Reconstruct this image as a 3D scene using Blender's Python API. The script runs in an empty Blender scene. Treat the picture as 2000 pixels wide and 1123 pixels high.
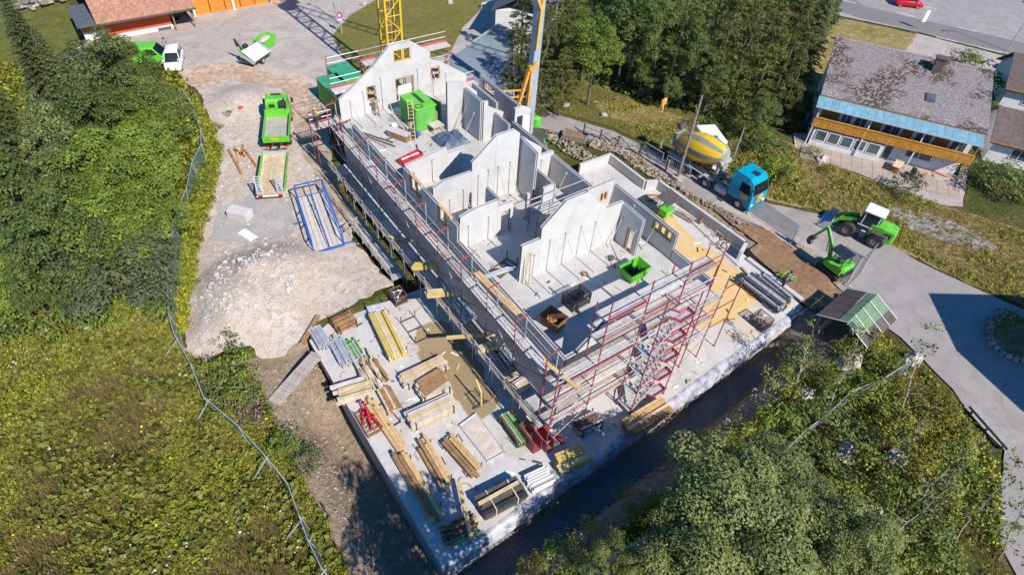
import bpy, bmesh, math, random
import numpy as np
from mathutils import Vector, Matrix, geometry, noise as mnoise

PI = math.pi
random.seed(7)
SC = bpy.context.scene
COL = SC.collection

# ------------------------------------------------------------------ camera
# world frame: X runs across the new building, Y along it, slab top is z = 0
FPX = 1243.44
PITCH, ROLL, YAW = math.radians(45.432), math.radians(-4.923), math.radians(-37.931)
CAM = np.array([0.0, 0.0, 36.0])


def _cam_axes():
    c, s = math.cos(PITCH), math.sin(PITCH)
    fwd = np.array([0, c, -s]); r0 = np.array([1.0, 0, 0]); d0 = np.array([0, -s, -c])
    cr, sr = math.cos(ROLL), math.sin(ROLL)
    rt = cr * r0 + sr * d0; dn = -sr * r0 + cr * d0
    bx = np.array([math.cos(YAW), -math.sin(YAW), 0]); by = np.array([math.sin(YAW), math.cos(YAW), 0])
    f = lambda v: np.array([v @ bx, v @ by, v[2]])
    return f(rt), f(dn), f(fwd)


RT, DN, FW = _cam_axes()
cam_data = bpy.data.cameras.new('camera')
cam_data.sensor_width = 36.0
cam_data.lens = FPX / 2000 * 36.0
cam_data.clip_end = 3000
cam = bpy.data.objects.new('camera', cam_data)
COL.objects.link(cam)
m = Matrix((tuple(RT), tuple(-DN), tuple(-FW))).transposed().to_4x4()
m.translation = Vector(CAM)
cam.matrix_world = m
SC.camera = cam

# ------------------------------------------------------------------ sky and sun
SUN_EL = math.radians(42)
SHADOW = Vector((-0.075, 1.0, 0)).normalized()          # direction in which shadows fall
world = bpy.data.worlds.new('World')
SC.world = world
world.use_nodes = True
wn = world.node_tree
bg = wn.nodes['Background']
sky = wn.nodes.new('ShaderNodeTexSky')
sky.sky_type = 'NISHITA'
sky.sun_disc = False
sky.sun_elevation = SUN_EL
sun_to = -SHADOW
sky.sun_rotation = math.atan2(sun_to.x, sun_to.y)
sky.air_density = 1.0
sky.dust_density = 0.1
sky.ozone_density = 8.0
bg.inputs['Strength'].default_value = 0.125
hsv = wn.nodes.new('ShaderNodeHueSaturation')
hsv.inputs['Saturation'].default_value = 1.2
wn.links.new(sky.outputs[0], hsv.inputs['Color'])
wn.links.new(hsv.outputs[0], bg.inputs[0])
sl = bpy.data.lights.new('sun', 'SUN')
sl.energy = 5.0
sl.angle = math.radians(0.5)
sl.color = (1.0, 0.94, 0.86)
sun = bpy.data.objects.new('sun', sl)
COL.objects.link(sun)
ray = Vector((SHADOW.x * math.cos(SUN_EL), SHADOW.y * math.cos(SUN_EL), -math.sin(SUN_EL)))
sun.rotation_euler = ray.to_track_quat('-Z', 'Y').to_euler()
vs = SC.view_settings
vs.view_transform = 'Standard'
vs.look = 'None'
vs.exposure = 0.4
vs.gamma = 1.0
try:
    SC.cycles.max_bounces = 6
    SC.cycles.transparent_max_bounces = 12
    SC.cycles.use_denoising = True
except Exception:
    pass


# ------------------------------------------------------------------ helpers
def at(u, v, z=0.0):
    """point of the place at height z seen at photograph pixel (u, v)"""
    d = (u - 1000) / FPX * RT + (v - 561.5) / FPX * DN + FW
    p = CAM + d * ((z - CAM[2]) / d[2])
    return Vector((float(p[0]), float(p[1]), float(z)))


def V(x, y, z=0.0):
    return Vector((x, y, z))


MATS = {}


def nd(nt, typ, **kw):
    n = nt.nodes.new(typ)
    for k, v in kw.items():
        setattr(n, k, v)
    return n


def mixc(nt, fac, a, b, blend='MIX'):
    n = nt.nodes.new('ShaderNodeMix'); n.data_type = 'RGBA'; n.blend_type = blend
    for sock, val in ((n.inputs[0], fac), (n.inputs[6], a), (n.inputs[7], b)):
        if isinstance(val, bpy.types.NodeSocket):
            nt.links.new(val, sock)
        elif isinstance(val, (int, float)):
            sock.default_value = val
        else:
            sock.default_value = (*val, 1.0)
    return n.outputs[2]


def ramp(nt, fac, lo, hi):
    n = nt.nodes.new('ShaderNodeMapRange'); n.interpolation_type = 'SMOOTHSTEP'
    nt.links.new(fac, n.inputs[0])
    n.inputs[1].default_value = lo; n.inputs[2].default_value = hi
    return n.outputs[0]


def noise_tex(nt, scale, detail=4.0, coord='Object', rough=0.55, stretch=None, dist=0.0):
    tc = nt.nodes.new('ShaderNodeTexCoord')
    src = tc.outputs[coord]
    if stretch:
        mp = nt.nodes.new('ShaderNodeMapping'); mp.inputs['Scale'].default_value = stretch
        nt.links.new(src, mp.inputs[0]); src = mp.outputs[0]
    n = nt.nodes.new('ShaderNodeTexNoise')
    n.inputs['Scale'].default_value = scale; n.inputs['Detail'].default_value = detail
    n.inputs['Roughness'].default_value = rough; n.inputs['Distortion'].default_value = dist
    nt.links.new(src, n.inputs['Vector'])
    return n.outputs['Fac']


def new_mat(name):
    mt = bpy.data.materials.new(name); mt.use_nodes = True
    nt = mt.node_tree
    b = nt.nodes['Principled BSDF']
    MATS[name] = mt
    return mt, nt, b


def bump(nt, b, h, strength=0.3, dist=0.02):
    n = nt.nodes.new('ShaderNodeBump'); n.inputs['Strength'].default_value = strength
    n.inputs['Distance'].default_value = dist
    nt.links.new(h, n.inputs['Height']); nt.links.new(n.outputs[0], b.inputs['Normal'])


def mat(name, col, col2=None, scale=3.0, rough=0.8, metal=0.0, lo=0.4, hi=0.65, col3=None, scale3=0.4,
        bmp=0.0, stretch=None, objvar=0.0, coord='Object'):
    """painted / weathered surface: base colour, wear colour through noise, large stains, relief"""
    if name in MATS:
        return MATS[name]
    mt, nt, b = new_mat(name)
    b.inputs['Roughness'].default_value = rough; b.inputs['Metallic'].default_value = metal
    if rough > 0.6:
        b.inputs['Specular IOR Level'].default_value = 0.25
    out = None
    if col2 is None:
        col2 = tuple(c * 0.82 for c in col)
    nz = noise_tex(nt, scale, 5, coord, stretch=stretch)
    out = mixc(nt, ramp(nt, nz, lo, hi), col, col2)
    if col3 is not None:
        n3 = noise_tex(nt, scale3, 6, coord, dist=0.6)
        out = mixc(nt, ramp(nt, n3, 0.5, 0.72), out, col3)
    if objvar:
        oi = nt.nodes.new('ShaderNodeObjectInfo')
        hs = nt.nodes.new('ShaderNodeHueSaturation')
        mr = nt.nodes.new('ShaderNodeMapRange'); mr.inputs[3].default_value = 1 - objvar; mr.inputs[4].default_value = 1 + objvar
        nt.links.new(oi.outputs['Random'], mr.inputs[0]); nt.links.new(mr.outputs[0], hs.inputs['Value'])
        nt.links.new(out, hs.inputs['Color']); out = hs.outputs[0]
    nt.links.new(out, b.inputs['Base Color'])
    if bmp:
        bump(nt, b, nz, bmp, 0.03)
    return mt


class MB:
    """collects boxes, bars and tubes; build() links them as ONE mesh object"""

    def __init__(self):
        self.v = []; self.f = []

    def add(self, vs, fs):
        k = len(self.v)
        self.v.extend([tuple(p) for p in vs]); self.f.extend([tuple(i + k for i in q) for q in fs])
        return self

    def hexa(self, p):
        return self.add(p, [(0, 3, 2, 1), (4, 5, 6, 7), (0, 1, 5, 4), (1, 2, 6, 5), (2, 3, 7, 6), (3, 0, 4, 7)])

    def box(self, x0, x1, y0, y1, z0, z1):
        return self.hexa([(x0, y0, z0), (x1, y0, z0), (x1, y1, z0), (x0, y1, z0), (x0, y0, z1), (x1, y0, z1), (x1, y1, z1), (x0, y1, z1)])

    def cbox(self, c, s, rz=0.0, M=None):
        x, y, z = s[0] / 2, s[1] / 2, s[2] / 2
        R = M if M is not None else Matrix.Rotation(rz, 3, 'Z')
        c = Vector(c)
        return self.hexa([c + R @ Vector(q) for q in ((-x, -y, -z), (x, -y, -z), (x, y, -z), (-x, y, -z), (-x, -y, z), (x, -y, z), (x, y, z), (-x, y, z))])

    def rbox(self, c, s, bev=0.05, rz=0.0):
        """box with chamfered vertical and top edges"""
        x, y, z = s[0] / 2, s[1] / 2, s[2] / 2
        b = min(bev, x * .9, y * .9, z * .9)
        R = Matrix.Rotation(rz, 3, 'Z'); c = Vector(c)
        def ring(ix, iy, zz):
            return [(-ix + b, -iy, zz), (ix - b, -iy, zz), (ix, -iy + b, zz), (ix, iy - b, zz), (ix - b, iy, zz), (-ix + b, iy, zz), (-ix, iy - b, zz), (-ix, -iy + b, zz)]
        rs = [ring(x, y, -z), ring(x, y, z - b), ring(x - b, y - b, z)]
        pts = [c + R @ Vector(p) for r in rs for p in r]
        fs = [tuple(reversed(range(8))), tuple(range(16, 24))]
        for k in (0, 8):
            for i in range(8):
                j = (i + 1) % 8
                fs.append((k + i, k + j, k + 8 + j, k + 8 + i))
        return self.add(pts, fs)

    def bar(self, p, q, w, h=None, roll=0.0):
        p, q = Vector(p), Vector(q)
        h = w if h is None else h
        d = (q - p)
        if d.length < 1e-6:
            return self
        d.normalize()
        up = Vector((0, 0, 1)) if abs(d.z) < 0.95 else Vector((0, 1, 0))
        s = d.cross(up).normalized(); u = s.cross(d)
        if roll:
            R = Matrix.Rotation(roll, 3, d); s = R @ s; u = R @ u
        a, c = s * w / 2, u * h / 2
        return self.hexa([p - a - c, p + a - c, q + a - c, q - a - c, p - a + c, p + a + c, q + a + c, q - a + c])

    def tube(self, p, q, r, r2=None, n=6, cap=True):
        p, q = Vector(p), Vector(q)
        r2 = r if r2 is None else r2
        d = (q - p)
        if d.length < 1e-6:
            return self
        d.normalize()
        up = Vector((0, 0, 1)) if abs(d.z) < 0.95 else Vector((0, 1, 0))
        s = d.cross(up).normalized(); u = s.cross(d)
        vs = []
        for c, rr in ((p, r), (q, r2)):
            for i in range(n):
                a = 2 * PI * i / n
                vs.append(c + (s * math.cos(a) + u * math.sin(a)) * rr)
        fs = [(i, (i + 1) % n, n + (i + 1) % n, n + i) for i in range(n)]
        if cap:
            fs += [tuple(reversed(range(n))), tuple(range(n, 2 * n))]
        return self.add(vs, fs)

    def path(self, pts, r, n=6):
        for a, b in zip(pts, pts[1:]):
            self.tube(a, b, r, n=n)
        return self

    def prism(self, poly, z0, z1):
        n = len(poly)
        vs = [(p[0], p[1], z0) for p in poly] + [(p[0], p[1], z1) for p in poly]
        a = sum(poly[i][0] * poly[(i + 1) % n][1] - poly[(i + 1) % n][0] * poly[i][1] for i in range(n))
        fs = [tuple(reversed(range(n))), tuple(range(n, 2 * n))] + [(i, (i + 1) % n, n + (i + 1) % n, n + i) for i in range(n)]
        if a < 0:
            fs = [tuple(reversed(f)) for f in fs]
        return self.add(vs, fs)

    def ext(self, poly, M, t):
        """polygon given in a local plane (x, z), extruded t along local y, moved by M"""
        n = len(poly)
        vs = [M @ Vector((p[0], 0, p[1])) for p in poly] + [M @ Vector((p[0], t, p[1])) for p in poly]
        a = sum(poly[i][0] * poly[(i + 1) % n][1] - poly[(i + 1) % n][0] * poly[i][1] for i in range(n))
        fs = [tuple(range(n)), tuple(reversed(range(n, 2 * n)))] + [(n + i, n + (i + 1) % n, (i + 1) % n, i) for i in range(n)]
        if a < 0:
            fs = [tuple(reversed(f)) for f in fs]
        return self.add(vs, fs)

    def lathe(self, prof, M, n=16, cap=True):
        """profile (r, h) turned round local z"""
        vs = []; fs = []
        for r, h in prof:
            for i in range(n):
                a = 2 * PI * i / n
                vs.append(M @ Vector((r * math.cos(a), r * math.sin(a), h)))
        for k in range(len(prof) - 1):
            for i in range(n):
                j = (i + 1) % n
                fs.append((k * n + i, k * n + j, (k + 1) * n + j, (k + 1) * n + i))
        if cap:
            fs += [tuple(reversed(range(n))), tuple(range((len(prof) - 1) * n, len(prof) * n))]
        return self.add(vs, fs)

    def blob(self, c, r, seed=0, amp=0.25, n1=6, n2=9):
        """uneven stone"""
        rnd = random.Random(seed); c = Vector(c); vs = []; fs = []
        r = Vector(r) if hasattr(r, '__len__') else Vector((r, r, r))
        rz = rnd.random() * 6
        for i in range(n1 + 1):
            th = PI * i / n1
            for j in range(n2):
                ph = 2 * PI * j / n2 + rz
                k = 1 + amp * (rnd.random() * 2 - 1)
                vs.append(c + Vector((math.sin(th) * math.cos(ph) * r.x, math.sin(th) * math.sin(ph) * r.y, math.cos(th) * r.z)) * k)
        for i in range(n1):
            for j in range(n2):
                a, b = i * n2 + j, i * n2 + (j + 1) % n2
                fs.append((a, a + n2, b + n2, b))
        return self.add(vs, fs)

    def build(self, name, material, parent=None, smooth=False, M=None):
        me = bpy.data.meshes.new(name)
        me.from_pydata(self.v, [], self.f)
        if M is not None:
            me.transform(M)
        me.update()
        if smooth:
            me.polygons.foreach_set('use_smooth', [True] * len(me.polygons))
        return link(name, me, material, parent)


def link(name, me, material, parent=None):
    if material is not None and not me.materials:
        me.materials.append(MATS[material] if isinstance(material, str) else material)
    o = bpy.data.objects.new(name, me)
    COL.objects.link(o)
    if parent is not None:
        o.parent = parent
    return o


def tag(o, label, cat, group=None, kind=None):
    if label:
        o['label'] = label
    if cat:
        o['category'] = cat
    if group:
        o['group'] = group
    if kind:
        o['kind'] = kind
    return o


def thing(name, label, cat, loc=(0, 0, 0), rz=0.0, group=None):
    o = bpy.data.objects.new(name, None)
    o.empty_display_size = 0.2
    COL.objects.link(o)
    o.location = loc; o.rotation_euler = (0, 0, rz)
    return tag(o, label, cat, group)


def struct(o):
    o['kind'] = 'structure'
    return o


def copy_tree(o, parent=None):
    c = o.copy(); COL.objects.link(c)
    c.parent = parent
    for ch in o.children:
        copy_tree(ch, c)
    return c


def ang(a, b):
    return math.atan2(b[1] - a[1], b[0] - a[0])


ORD = ['first', 'second', 'third', 'fourth', 'fifth', 'sixth', 'seventh', 'eighth', 'ninth', 'tenth', 'eleventh', 'twelfth',
       'thirteenth', 'fourteenth', 'fifteenth', 'sixteenth', 'seventeenth', 'eighteenth', 'nineteenth', 'twentieth']

# ------------------------------------------------------------------ materials of the setting
def ground_material(name, cols, scales, bmp=0.5, rough=0.95, bare=None, wave=None, bscale=None):
    mt, nt, b = new_mat(name)
    b.inputs['Roughness'].default_value = rough
    b.inputs['Specular IOR Level'].default_value = 0.15
    out = cols[0]
    h = None
    for k, (c, s) in enumerate(zip(cols[1:], scales)):
        nz = noise_tex(nt, s, 7, rough=0.62, dist=0.4 if s < 1 else 0.0)
        if h is None or s > 2:
            h = nz
        out = mixc(nt, ramp(nt, nz, 0.44, 0.62), out, c)
    if bare:
        a = nt.nodes.new('ShaderNodeAttribute'); a.attribute_name = 'bare'
        nz = noise_tex(nt, 0.9, 6)
        add = nt.nodes.new('ShaderNodeMath'); add.operation = 'ADD'
        sub = nt.nodes.new('ShaderNodeMath'); sub.operation = 'SUBTRACT'; sub.inputs[1].default_value = 0.5
        nt.links.new(nz, sub.inputs[0]); nt.links.new(a.outputs['Fac'], add.inputs[0]); nt.links.new(sub.outputs[0], add.inputs[1])
        n2 = noise_tex(nt, 2.3, 7); n3 = noise_tex(nt, 14, 3)
        e = mixc(nt, ramp(nt, n2, 0.4, 0.62), bare[0], bare[1])
        e = mixc(nt, ramp(nt, n3, 0.5, 0.66), e, bare[2])
        out = mixc(nt, ramp(nt, add.outputs[0], 0.35, 0.6), out, e)
    nt.links.new(out, b.inputs['Base Color'])
    if bscale:
        h = noise_tex(nt, bscale, 6, rough=0.7)
    bump(nt, b, h, bmp, 0.12)
    return mt


ground_material('meadow_soil', [(0.062, 0.072, 0.016), (0.10, 0.095, 0.022), (0.13, 0.10, 0.04), (0.035, 0.05, 0.012)], [0.16, 0.35, 3.5], 0.9,
                bare=[(0.27, 0.195, 0.13), (0.19, 0.135, 0.09), (0.36, 0.30, 0.23)])
ground_material('asphalt', [(0.30, 0.268, 0.252), (0.35, 0.312, 0.29), (0.255, 0.23, 0.218), (0.30, 0.27, 0.255)], [0.13, 0.7, 9.0], 0.25)
ground_material('asphalt_dark', [(0.20, 0.18, 0.175), (0.225, 0.205, 0.195), (0.175, 0.16, 0.155)], [0.25, 9.0], 0.2)
ground_material('trench_floor', [(0.20, 0.19, 0.185), (0.25, 0.235, 0.225), (0.15, 0.14, 0.135)], [0.5, 6.0], 0.5)
ground_material('asphalt_dusty', [(0.36, 0.315, 0.28), (0.43, 0.365, 0.31), (0.28, 0.255, 0.235), (0.47, 0.40, 0.345)], [0.16, 0.5, 8.0], 0.3)
ground_material('gravel', [(0.51, 0.415, 0.335), (0.43, 0.33, 0.25), (0.57, 0.50, 0.435), (0.39, 0.295, 0.22), (0.59, 0.515, 0.445)], [0.13, 0.45, 2.2, 13.0], 1.0, bscale=7.0)
ground_material('track_gravel', [(0.42, 0.325, 0.24), (0.36, 0.27, 0.19), (0.50, 0.42, 0.34), (0.30, 0.22, 0.15)], [0.25, 0.8, 6.0], 0.9, bscale=8.0)
ground_material('gravel_grey', [(0.40, 0.38, 0.37), (0.48, 0.45, 0.42), (0.33, 0.30, 0.28)], [0.5, 8.0], 0.8, bscale=9.0)
ground_material('brown_earth', [(0.25, 0.15, 0.085), (0.33, 0.21, 0.125), (0.20, 0.115, 0.065)], [0.35, 2.5], 0.8)
ground_material('red_earth', [(0.46, 0.325, 0.23), (0.53, 0.41, 0.315), (0.36, 0.235, 0.155)], [0.3, 2.0], 0.9)
ground_material('lawn', [(0.135, 0.125, 0.026), (0.17, 0.145, 0.036), (0.105, 0.105, 0.02), (0.19, 0.165, 0.05)], [0.25, 0.9, 6.0], 0.6)
ground_material('dry_grass', [(0.31, 0.225, 0.085), (0.20, 0.165, 0.04), (0.38, 0.29, 0.14), (0.16, 0.14, 0.035)], [0.22, 0.7, 5.0], 0.9)
ground_material('green_grass', [(0.105, 0.125, 0.022), (0.14, 0.14, 0.03), (0.19, 0.155, 0.05), (0.075, 0.095, 0.018)], [0.25, 0.8, 5.0], 0.8)
ground_material('rubble_rock', [(0.33, 0.27, 0.20), (0.24, 0.19, 0.13), (0.42, 0.36, 0.28), (0.16, 0.12, 0.08)], [0.6, 2.0, 5.0], 1.0)
mat('paint_white', (0.75, 0.75, 0.73), (0.55, 0.54, 0.52), 5, 0.7)


def sstep(a, b, x):
    t = min(1.0, max(0.0, (x - a) / (b - a)))
    return t * t * (3 - 2 * t)


def front_y(x):
    return 12.2 + (x - 6.3) * 0.0555


def height(x, y):
    """lie of the land: level, with the excavation dug round the garage deck"""
    z = 0.05 * mnoise.noise(Vector((x * 0.07, y * 0.07, 3.1))) - 0.03
    z = min(z, 0.0)
    if 6.3 < x < 41.5 and front_y(x) < y < 31.5:
        return -2.6
    if 14.0 < x < 31 and 31 <= y < 50:
        return -2.6 * sstep(13.9, 14.6, x)
    # front and left trench
    dx = max(6.3 - x, 0, x - 41.3); dy = max(front_y(x) - y, 0)
    if y < 31.5:
        d = math.hypot(dx, dy)
        if dy > 0 and dx <= 0:
            dep, w0, w1 = -3.4 * (1 - sstep(37.4, 39.4, x)), 1.9, 3.1
        elif x < 6.3:
            t = min(1, dy / 2.5) if dy > 0 else 0
            fade = 1 - 0.72 * sstep(24.5, 29.0, y)
            dep, w0, w1 = (-2.5 * fade) * (1 - t) - 3.2 * t, 1.3 + t, 4.0 + t
        else:
            k = sstep(22, 15.5, y)
            dep, w0, w1 = -0.5 * (1 - k), 0.3, 1.5
        jag = 0.3 * mnoise.noise(Vector((x * 0.5, y * 0.5, 0)))
        z += dep * (1 - sstep(w0, w1, d + jag))
    # overgrown bank in front of the trench on the right
    if dy > 2.8:
        z += 0.7 * sstep(2.9, 4.6, dy) * (0.45 + 0.55 * sstep(12, 22, x)) * sstep(6.5, 9, x) * sstep(-2.0, -5.0, x - 36 - (y + 5) * 0.47) * (0.6 + 0.4 * mnoise.noise(Vector((x * 0.2, y * 0.2, 8))))
    return z


def bareness(x, y):
    dx = max(6.3 - x, 0, x - 41.3); dy = max(front_y(x) - y, 0)
    if y > 31.5:
        return 0.0
    d = math.hypot(dx, dy)
    if x < 6.3 and dy == 0:
        return 1 - sstep(3.0, 6.0, d)
    return 1 - sstep(3.6, 5.2, d)


def make_ground():
    fine = 0.6
    xs = list(np.arange(-45, 62, fine)) ; ys = list(np.arange(-22, 62, fine))
    xs = [-900, -500, -250, -120, -70] + xs + list(np.arange(64, 150, 4)) + [180, 260, 500, 1000]
    ys = [-900, -500, -250, -120, -60, -35] + ys + list(np.arange(64, 150, 4)) + [180, 260, 500, 1000]
    vs = [(x, y, height(x, y)) for y in ys for x in xs]
    n = len(xs)
    fs = [(j * n + i, j * n + i + 1, (j + 1) * n + i + 1, (j + 1) * n + i) for j in range(len(ys) - 1) for i in range(n - 1)]
    me = bpy.data.meshes.new('ground')
    me.from_pydata(vs, [], fs); me.update()
    a = me.attributes.new('bare', 'FLOAT', 'POINT')
    a.data.foreach_set('value', [bareness(x, y) for x, y, z in vs])
    me.polygons.foreach_set('use_smooth', [True] * len(me.polygons))
    struct(link('ground', me, 'meadow_soil'))


make_ground()


def ragged(poly, step=0.7, amp=0.25, seed=0):
    out = []
    n = len(poly)
    for i in range(n):
        a, b = Vector(poly[i][:2]), Vector(poly[(i + 1) % n][:2])
        L = (b - a).length
        k = max(1, int(L / step))
        for j in range(k):
            p = a.lerp(b, j / k)
            q = Vector((p.x * 0.6, p.y * 0.6, seed * 7.3))
            w = Vector((mnoise.noise(q), mnoise.noise(q + Vector((50, 0, 0))))) + 0.5 * Vector((mnoise.noise(q * 3), mnoise.noise(q * 3 + Vector((50, 0, 0)))))
            out.append(p + w * amp)
    return out


def inside(p, poly):
    c = False; n = len(poly); j = n - 1
    for i in range(n):
        a, b = poly[i], poly[j]
        if (a[1] > p[1]) != (b[1] > p[1]) and p[0] < (b[0] - a[0]) * (p[1] - a[1]) / (b[1] - a[1]) + a[0]:
            c = not c
        j = i
    return c


def sheet(name, px, material, off, hfn=None, amp=0.25, cell=1.5, seed=0, world=False, step=0.7, z=0.0):
    """one ground sheet: outline in photo pixels on the ground, uneven edge, gridded inside"""
    poly = px if world else [at(u, v, z) for u, v in px]
    poly = ragged(poly, step, amp, seed)
    x0 = min(p[0] for p in poly); x1 = max(p[0] for p in poly); y0 = min(p[1] for p in poly); y1 = max(p[1] for p in poly)
    pts = [Vector((p[0], p[1])) for p in poly]
    nb = len(pts)
    y = y0 + cell / 2
    while y < y1:
        x = x0 + cell / 2
        while x < x1:
            q = Vector((x + random.uniform(-.2, .2) * cell, y + random.uniform(-.2, .2) * cell))
            if inside(q, poly):
                pts.append(q)
            x += cell
        y += cell
    res = geometry.delaunay_2d_cdt(pts, [], [list(range(nb))], 1, 1e-4)
    vs = [(p.x, p.y, off + (hfn(p.x, p.y) if hfn else 0.0)) for p in res[0]]
    fs = []
    for f in res[2]:
        a, b, c = (res[0][i] for i in f[:3])
        fs.append(tuple(f) if (b - a).cross(c - a) > 0 else tuple(reversed(f)))
    me = bpy.data.meshes.new(name); me.from_pydata(vs, [], fs); me.update()
    me.polygons.foreach_set('use_smooth', [True] * len(me.polygons))
    return struct(link(name, me, material))


def yard_h(x, y):
    z = 0.10 * mnoise.noise(Vector((x * 0.5, y * 0.5, 1))) + 0.05 * mnoise.noise(Vector((x * 2, y * 2, 1)))
    for (cx, cy, r, hh) in YARD_MOUNDS:
        d = math.hypot(x - cx, y - cy) / r
        if d < 1:
            z += hh * (1 - d * d) ** 2 * (1 + 0.35 * mnoise.noise(Vector((x * 0.9, y * 0.9, 5))))
    return z


YARD_MOUNDS = []
for (u, v, r, hh) in ((520, 560, 6.0, 1.3), (490, 640, 4.5, 0.9), (455, 570, 4.0, 0.8), (478, 200, 4.5, 0.9), (560, 530, 4, 0.6), (430, 640, 3.0, 0.5)):
    p = at(u, v, 0); YARD_MOUNDS.append((p.x, p.y, r, hh))

sheet('forecourt', [(120, 112), (160, 90), (205, 78), (330, 55), (385, 8), (470, -60), (1120, -60), (1095, 60), (1075, 190), (1056, 222), (1000, 250), (660, 250), (600, 170), (440, 150), (350, 140), (262, 112)], 'asphalt_dusty', 0.06, amp=0.2, cell=4)
sheet('gravel_yard', [(350, 132), (450, 136), (530, 128), (612, 158), (634, 235), (650, 330), (676, 420), (692, 470), (742, 535), (768, 556), (700, 588), (612, 630), (585, 668), (560, 700), (520, 705), (485, 690), (440, 695), (402, 706), (375, 690), (362, 640), (372, 560), (384, 480), (405, 400), (428, 300), (420, 255), (395, 205), (380, 165)], 'gravel', 0.09, yard_h, amp=0.45, cell=0.8, step=0.5)
sheet('site_track', [(555, 175), (612, 165), (636, 245), (654, 335), (684, 425), (650, 440), (612, 345), (585, 300), (575, 240)], 'track_gravel', 0.115, yard_h, amp=0.5, cell=0.8, seed=33)
sheet('grey_gravel_patch', [(430, 405), (520, 370), (560, 395), (585, 440), (560, 470), (480, 478), (405, 472), (415, 440)], 'gravel_grey', 0.13, yard_h, amp=0.5, cell=0.8, seed=3)
sheet('churned_earth', [(345, 145), (400, 128), (470, 128), (540, 150), (596, 150), (604, 230), (575, 250), (560, 180), (520, 168), (450, 160), (400, 178), (372, 172)], 'red_earth', 0.14, yard_h, amp=0.5, cell=0.7, seed=5)
sheet('lawn', [(650, 70), (682, 32), (735, 2), (770, -40), (985, -40), (942, 17), (905, 55), (880, 100), (840, 122), (700, 150), (662, 100)], 'lawn', 0.10, amp=0.15, cell=3, seed=2)
sheet('access_road', [(1052, 214), (1110, 232), (1200, 258), (1300, 310), (1420, 366), (1500, 398), (1600, 420), (1690, 455), (1740, 480), (1790, 510), (1850, 540), (2060, 632), (2060, 1130), (1990, 1130), (1950, 1060), (1960, 880), (1920, 840), (1860, 760), (1800, 700), (1760, 660), (1700, 620), (1640, 565), (1590, 520), (1500, 450), (1440, 425), (1370, 392), (1300, 345), (1240, 305), (1120, 268), (1048, 250)], 'asphalt', 0.06, amp=0.12, cell=4, seed=4)
sheet('main_road', [(1520, -60), (2100, -60), (2100, 160), (1985, 112), (1900, 92), (1795, 64), (1640, 33), (1560, 6)], 'asphalt', 0.06, amp=0.1, cell=5, seed=6)
sheet('driveway', [(1788, 66), (1905, 96), (1980, 116), (1960, 150), (1900, 165), (1790, 125), (1760, 95)], 'asphalt_dusty', 0.05, amp=0.1, cell=4, seed=7)
sheet('dry_meadow', [(1640, 36), (1790, 68), (1770, 98), (1640, 110), (1600, 190), (1550, 170), (1590, 90)], 'dry_grass', 0.07, amp=0.3, cell=3, seed=8)
sheet('roadside_verge', [(1380, 330), (1440, 300), (1520, 270), (1600, 310), (1700, 350), (1870, 410), (2060, 470), (2060, 625), (1850, 536), (1790, 506), (1690, 450), (1600, 414), (1500, 392)], 'dry_grass', 0.05, amp=0.35, cell=2, seed=9)
sheet('gravel_path', [(1730, 405), (1780, 412), (1850, 430), (1930, 470), (1955, 492), (1900, 490), (1820, 465), (1750, 440)], 'gravel_grey', 0.08, amp=0.4, cell=2, seed=10)
sheet('grass_clearing', [(1045, 160), (1120, 150), (1200, 180), (1280, 205), (1400, 230), (1480, 240), (1420, 300), (1400, 350), (1300, 304), (1200, 250), (1110, 226), (1050, 206)], 'green_grass', 0.04, amp=0.3, cell=2, seed=11)
sheet('dry_grass_patch', [(1160, 198), (1210, 190), (1290, 215), (1390, 250), (1400, 300), (1330, 290), (1250, 250), (1170, 222)], 'dry_grass', 0.07, amp=0.4, cell=2, seed=12)
sheet('paved_terrace', [(1548, 262), (1580, 262), (1740, 300), (1870, 345), (1886, 300), (1892, 318), (1878, 405), (1850, 404), (1790, 388), (1700, 350), (1620, 318), (1552, 290)], 'gravel_paving' if 'gravel_paving' in MATS else 'asphalt_dusty', 0.09, amp=0.08, cell=3, seed=13)
sheet('earth_bank', [(1392, 412), (1440, 432), (1500, 455), (1560, 498), (1600, 530), (1640, 572), (1625, 600), (1590, 606), (1575, 600), (1462, 490), (1480, 478)], 'brown_earth', 0.10, lambda x, y: 0.06 + 0.12 * mnoise.noise(Vector((x * .6, y * .6, 2))), amp=0.3, cell=0.8, seed=14)
sheet('field_lawn', [(-60, 20), (60, -60), (150, 20), (180, 55), (150, 80), (110, 112), (60, 140), (-60, 160)], 'green_grass', 0.04, amp=0.3, cell=4, seed=15)
sheet('garden_lawn', [(112, 112), (150, 98), (205, 80), (222, 78), (232, 96), (190, 120), (150, 135)], 'green_grass', 0.10, amp=0.15, cell=3, seed=16)


sheet('carriageway', [(1600, -40), (1690, 14), (1790, 38), (1880, 58), (2080, 104), (2080, 140), (1985, 108), (1890, 86), (1790, 62), (1690, 40), (1560, 0)], 'asphalt_dark', 0.068, amp=0.05, cell=5, seed=41)


# painted markings of the main road: each dash a sheet of its own
def dash(u0, v0, u1, v1, w=0.16):
    a, b = at(u0, v0, 0.075), at(u1, v1, 0.075)
    d = (b - a).normalized(); s = Vector((-d.y, d.x, 0)) * w / 2
    mb = MB(); mb.add([a - s, b - s, b + s, a + s], [(0, 1, 2, 3)])
    struct(mb.build('road_marking', 'paint_white'))


for q in ((1640, 0, 1672, 7), (1748, 24, 1788, 33.5), (1868, 53, 1908, 62), (1828, 73, 1872, 83), (1912, 93, 1956, 104), (1566, 9, 1600, 17), (1800, 12, 1830, 19)):
    dash(*q)
dash(1634, 27, 1790, 62, 0.10)

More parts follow.
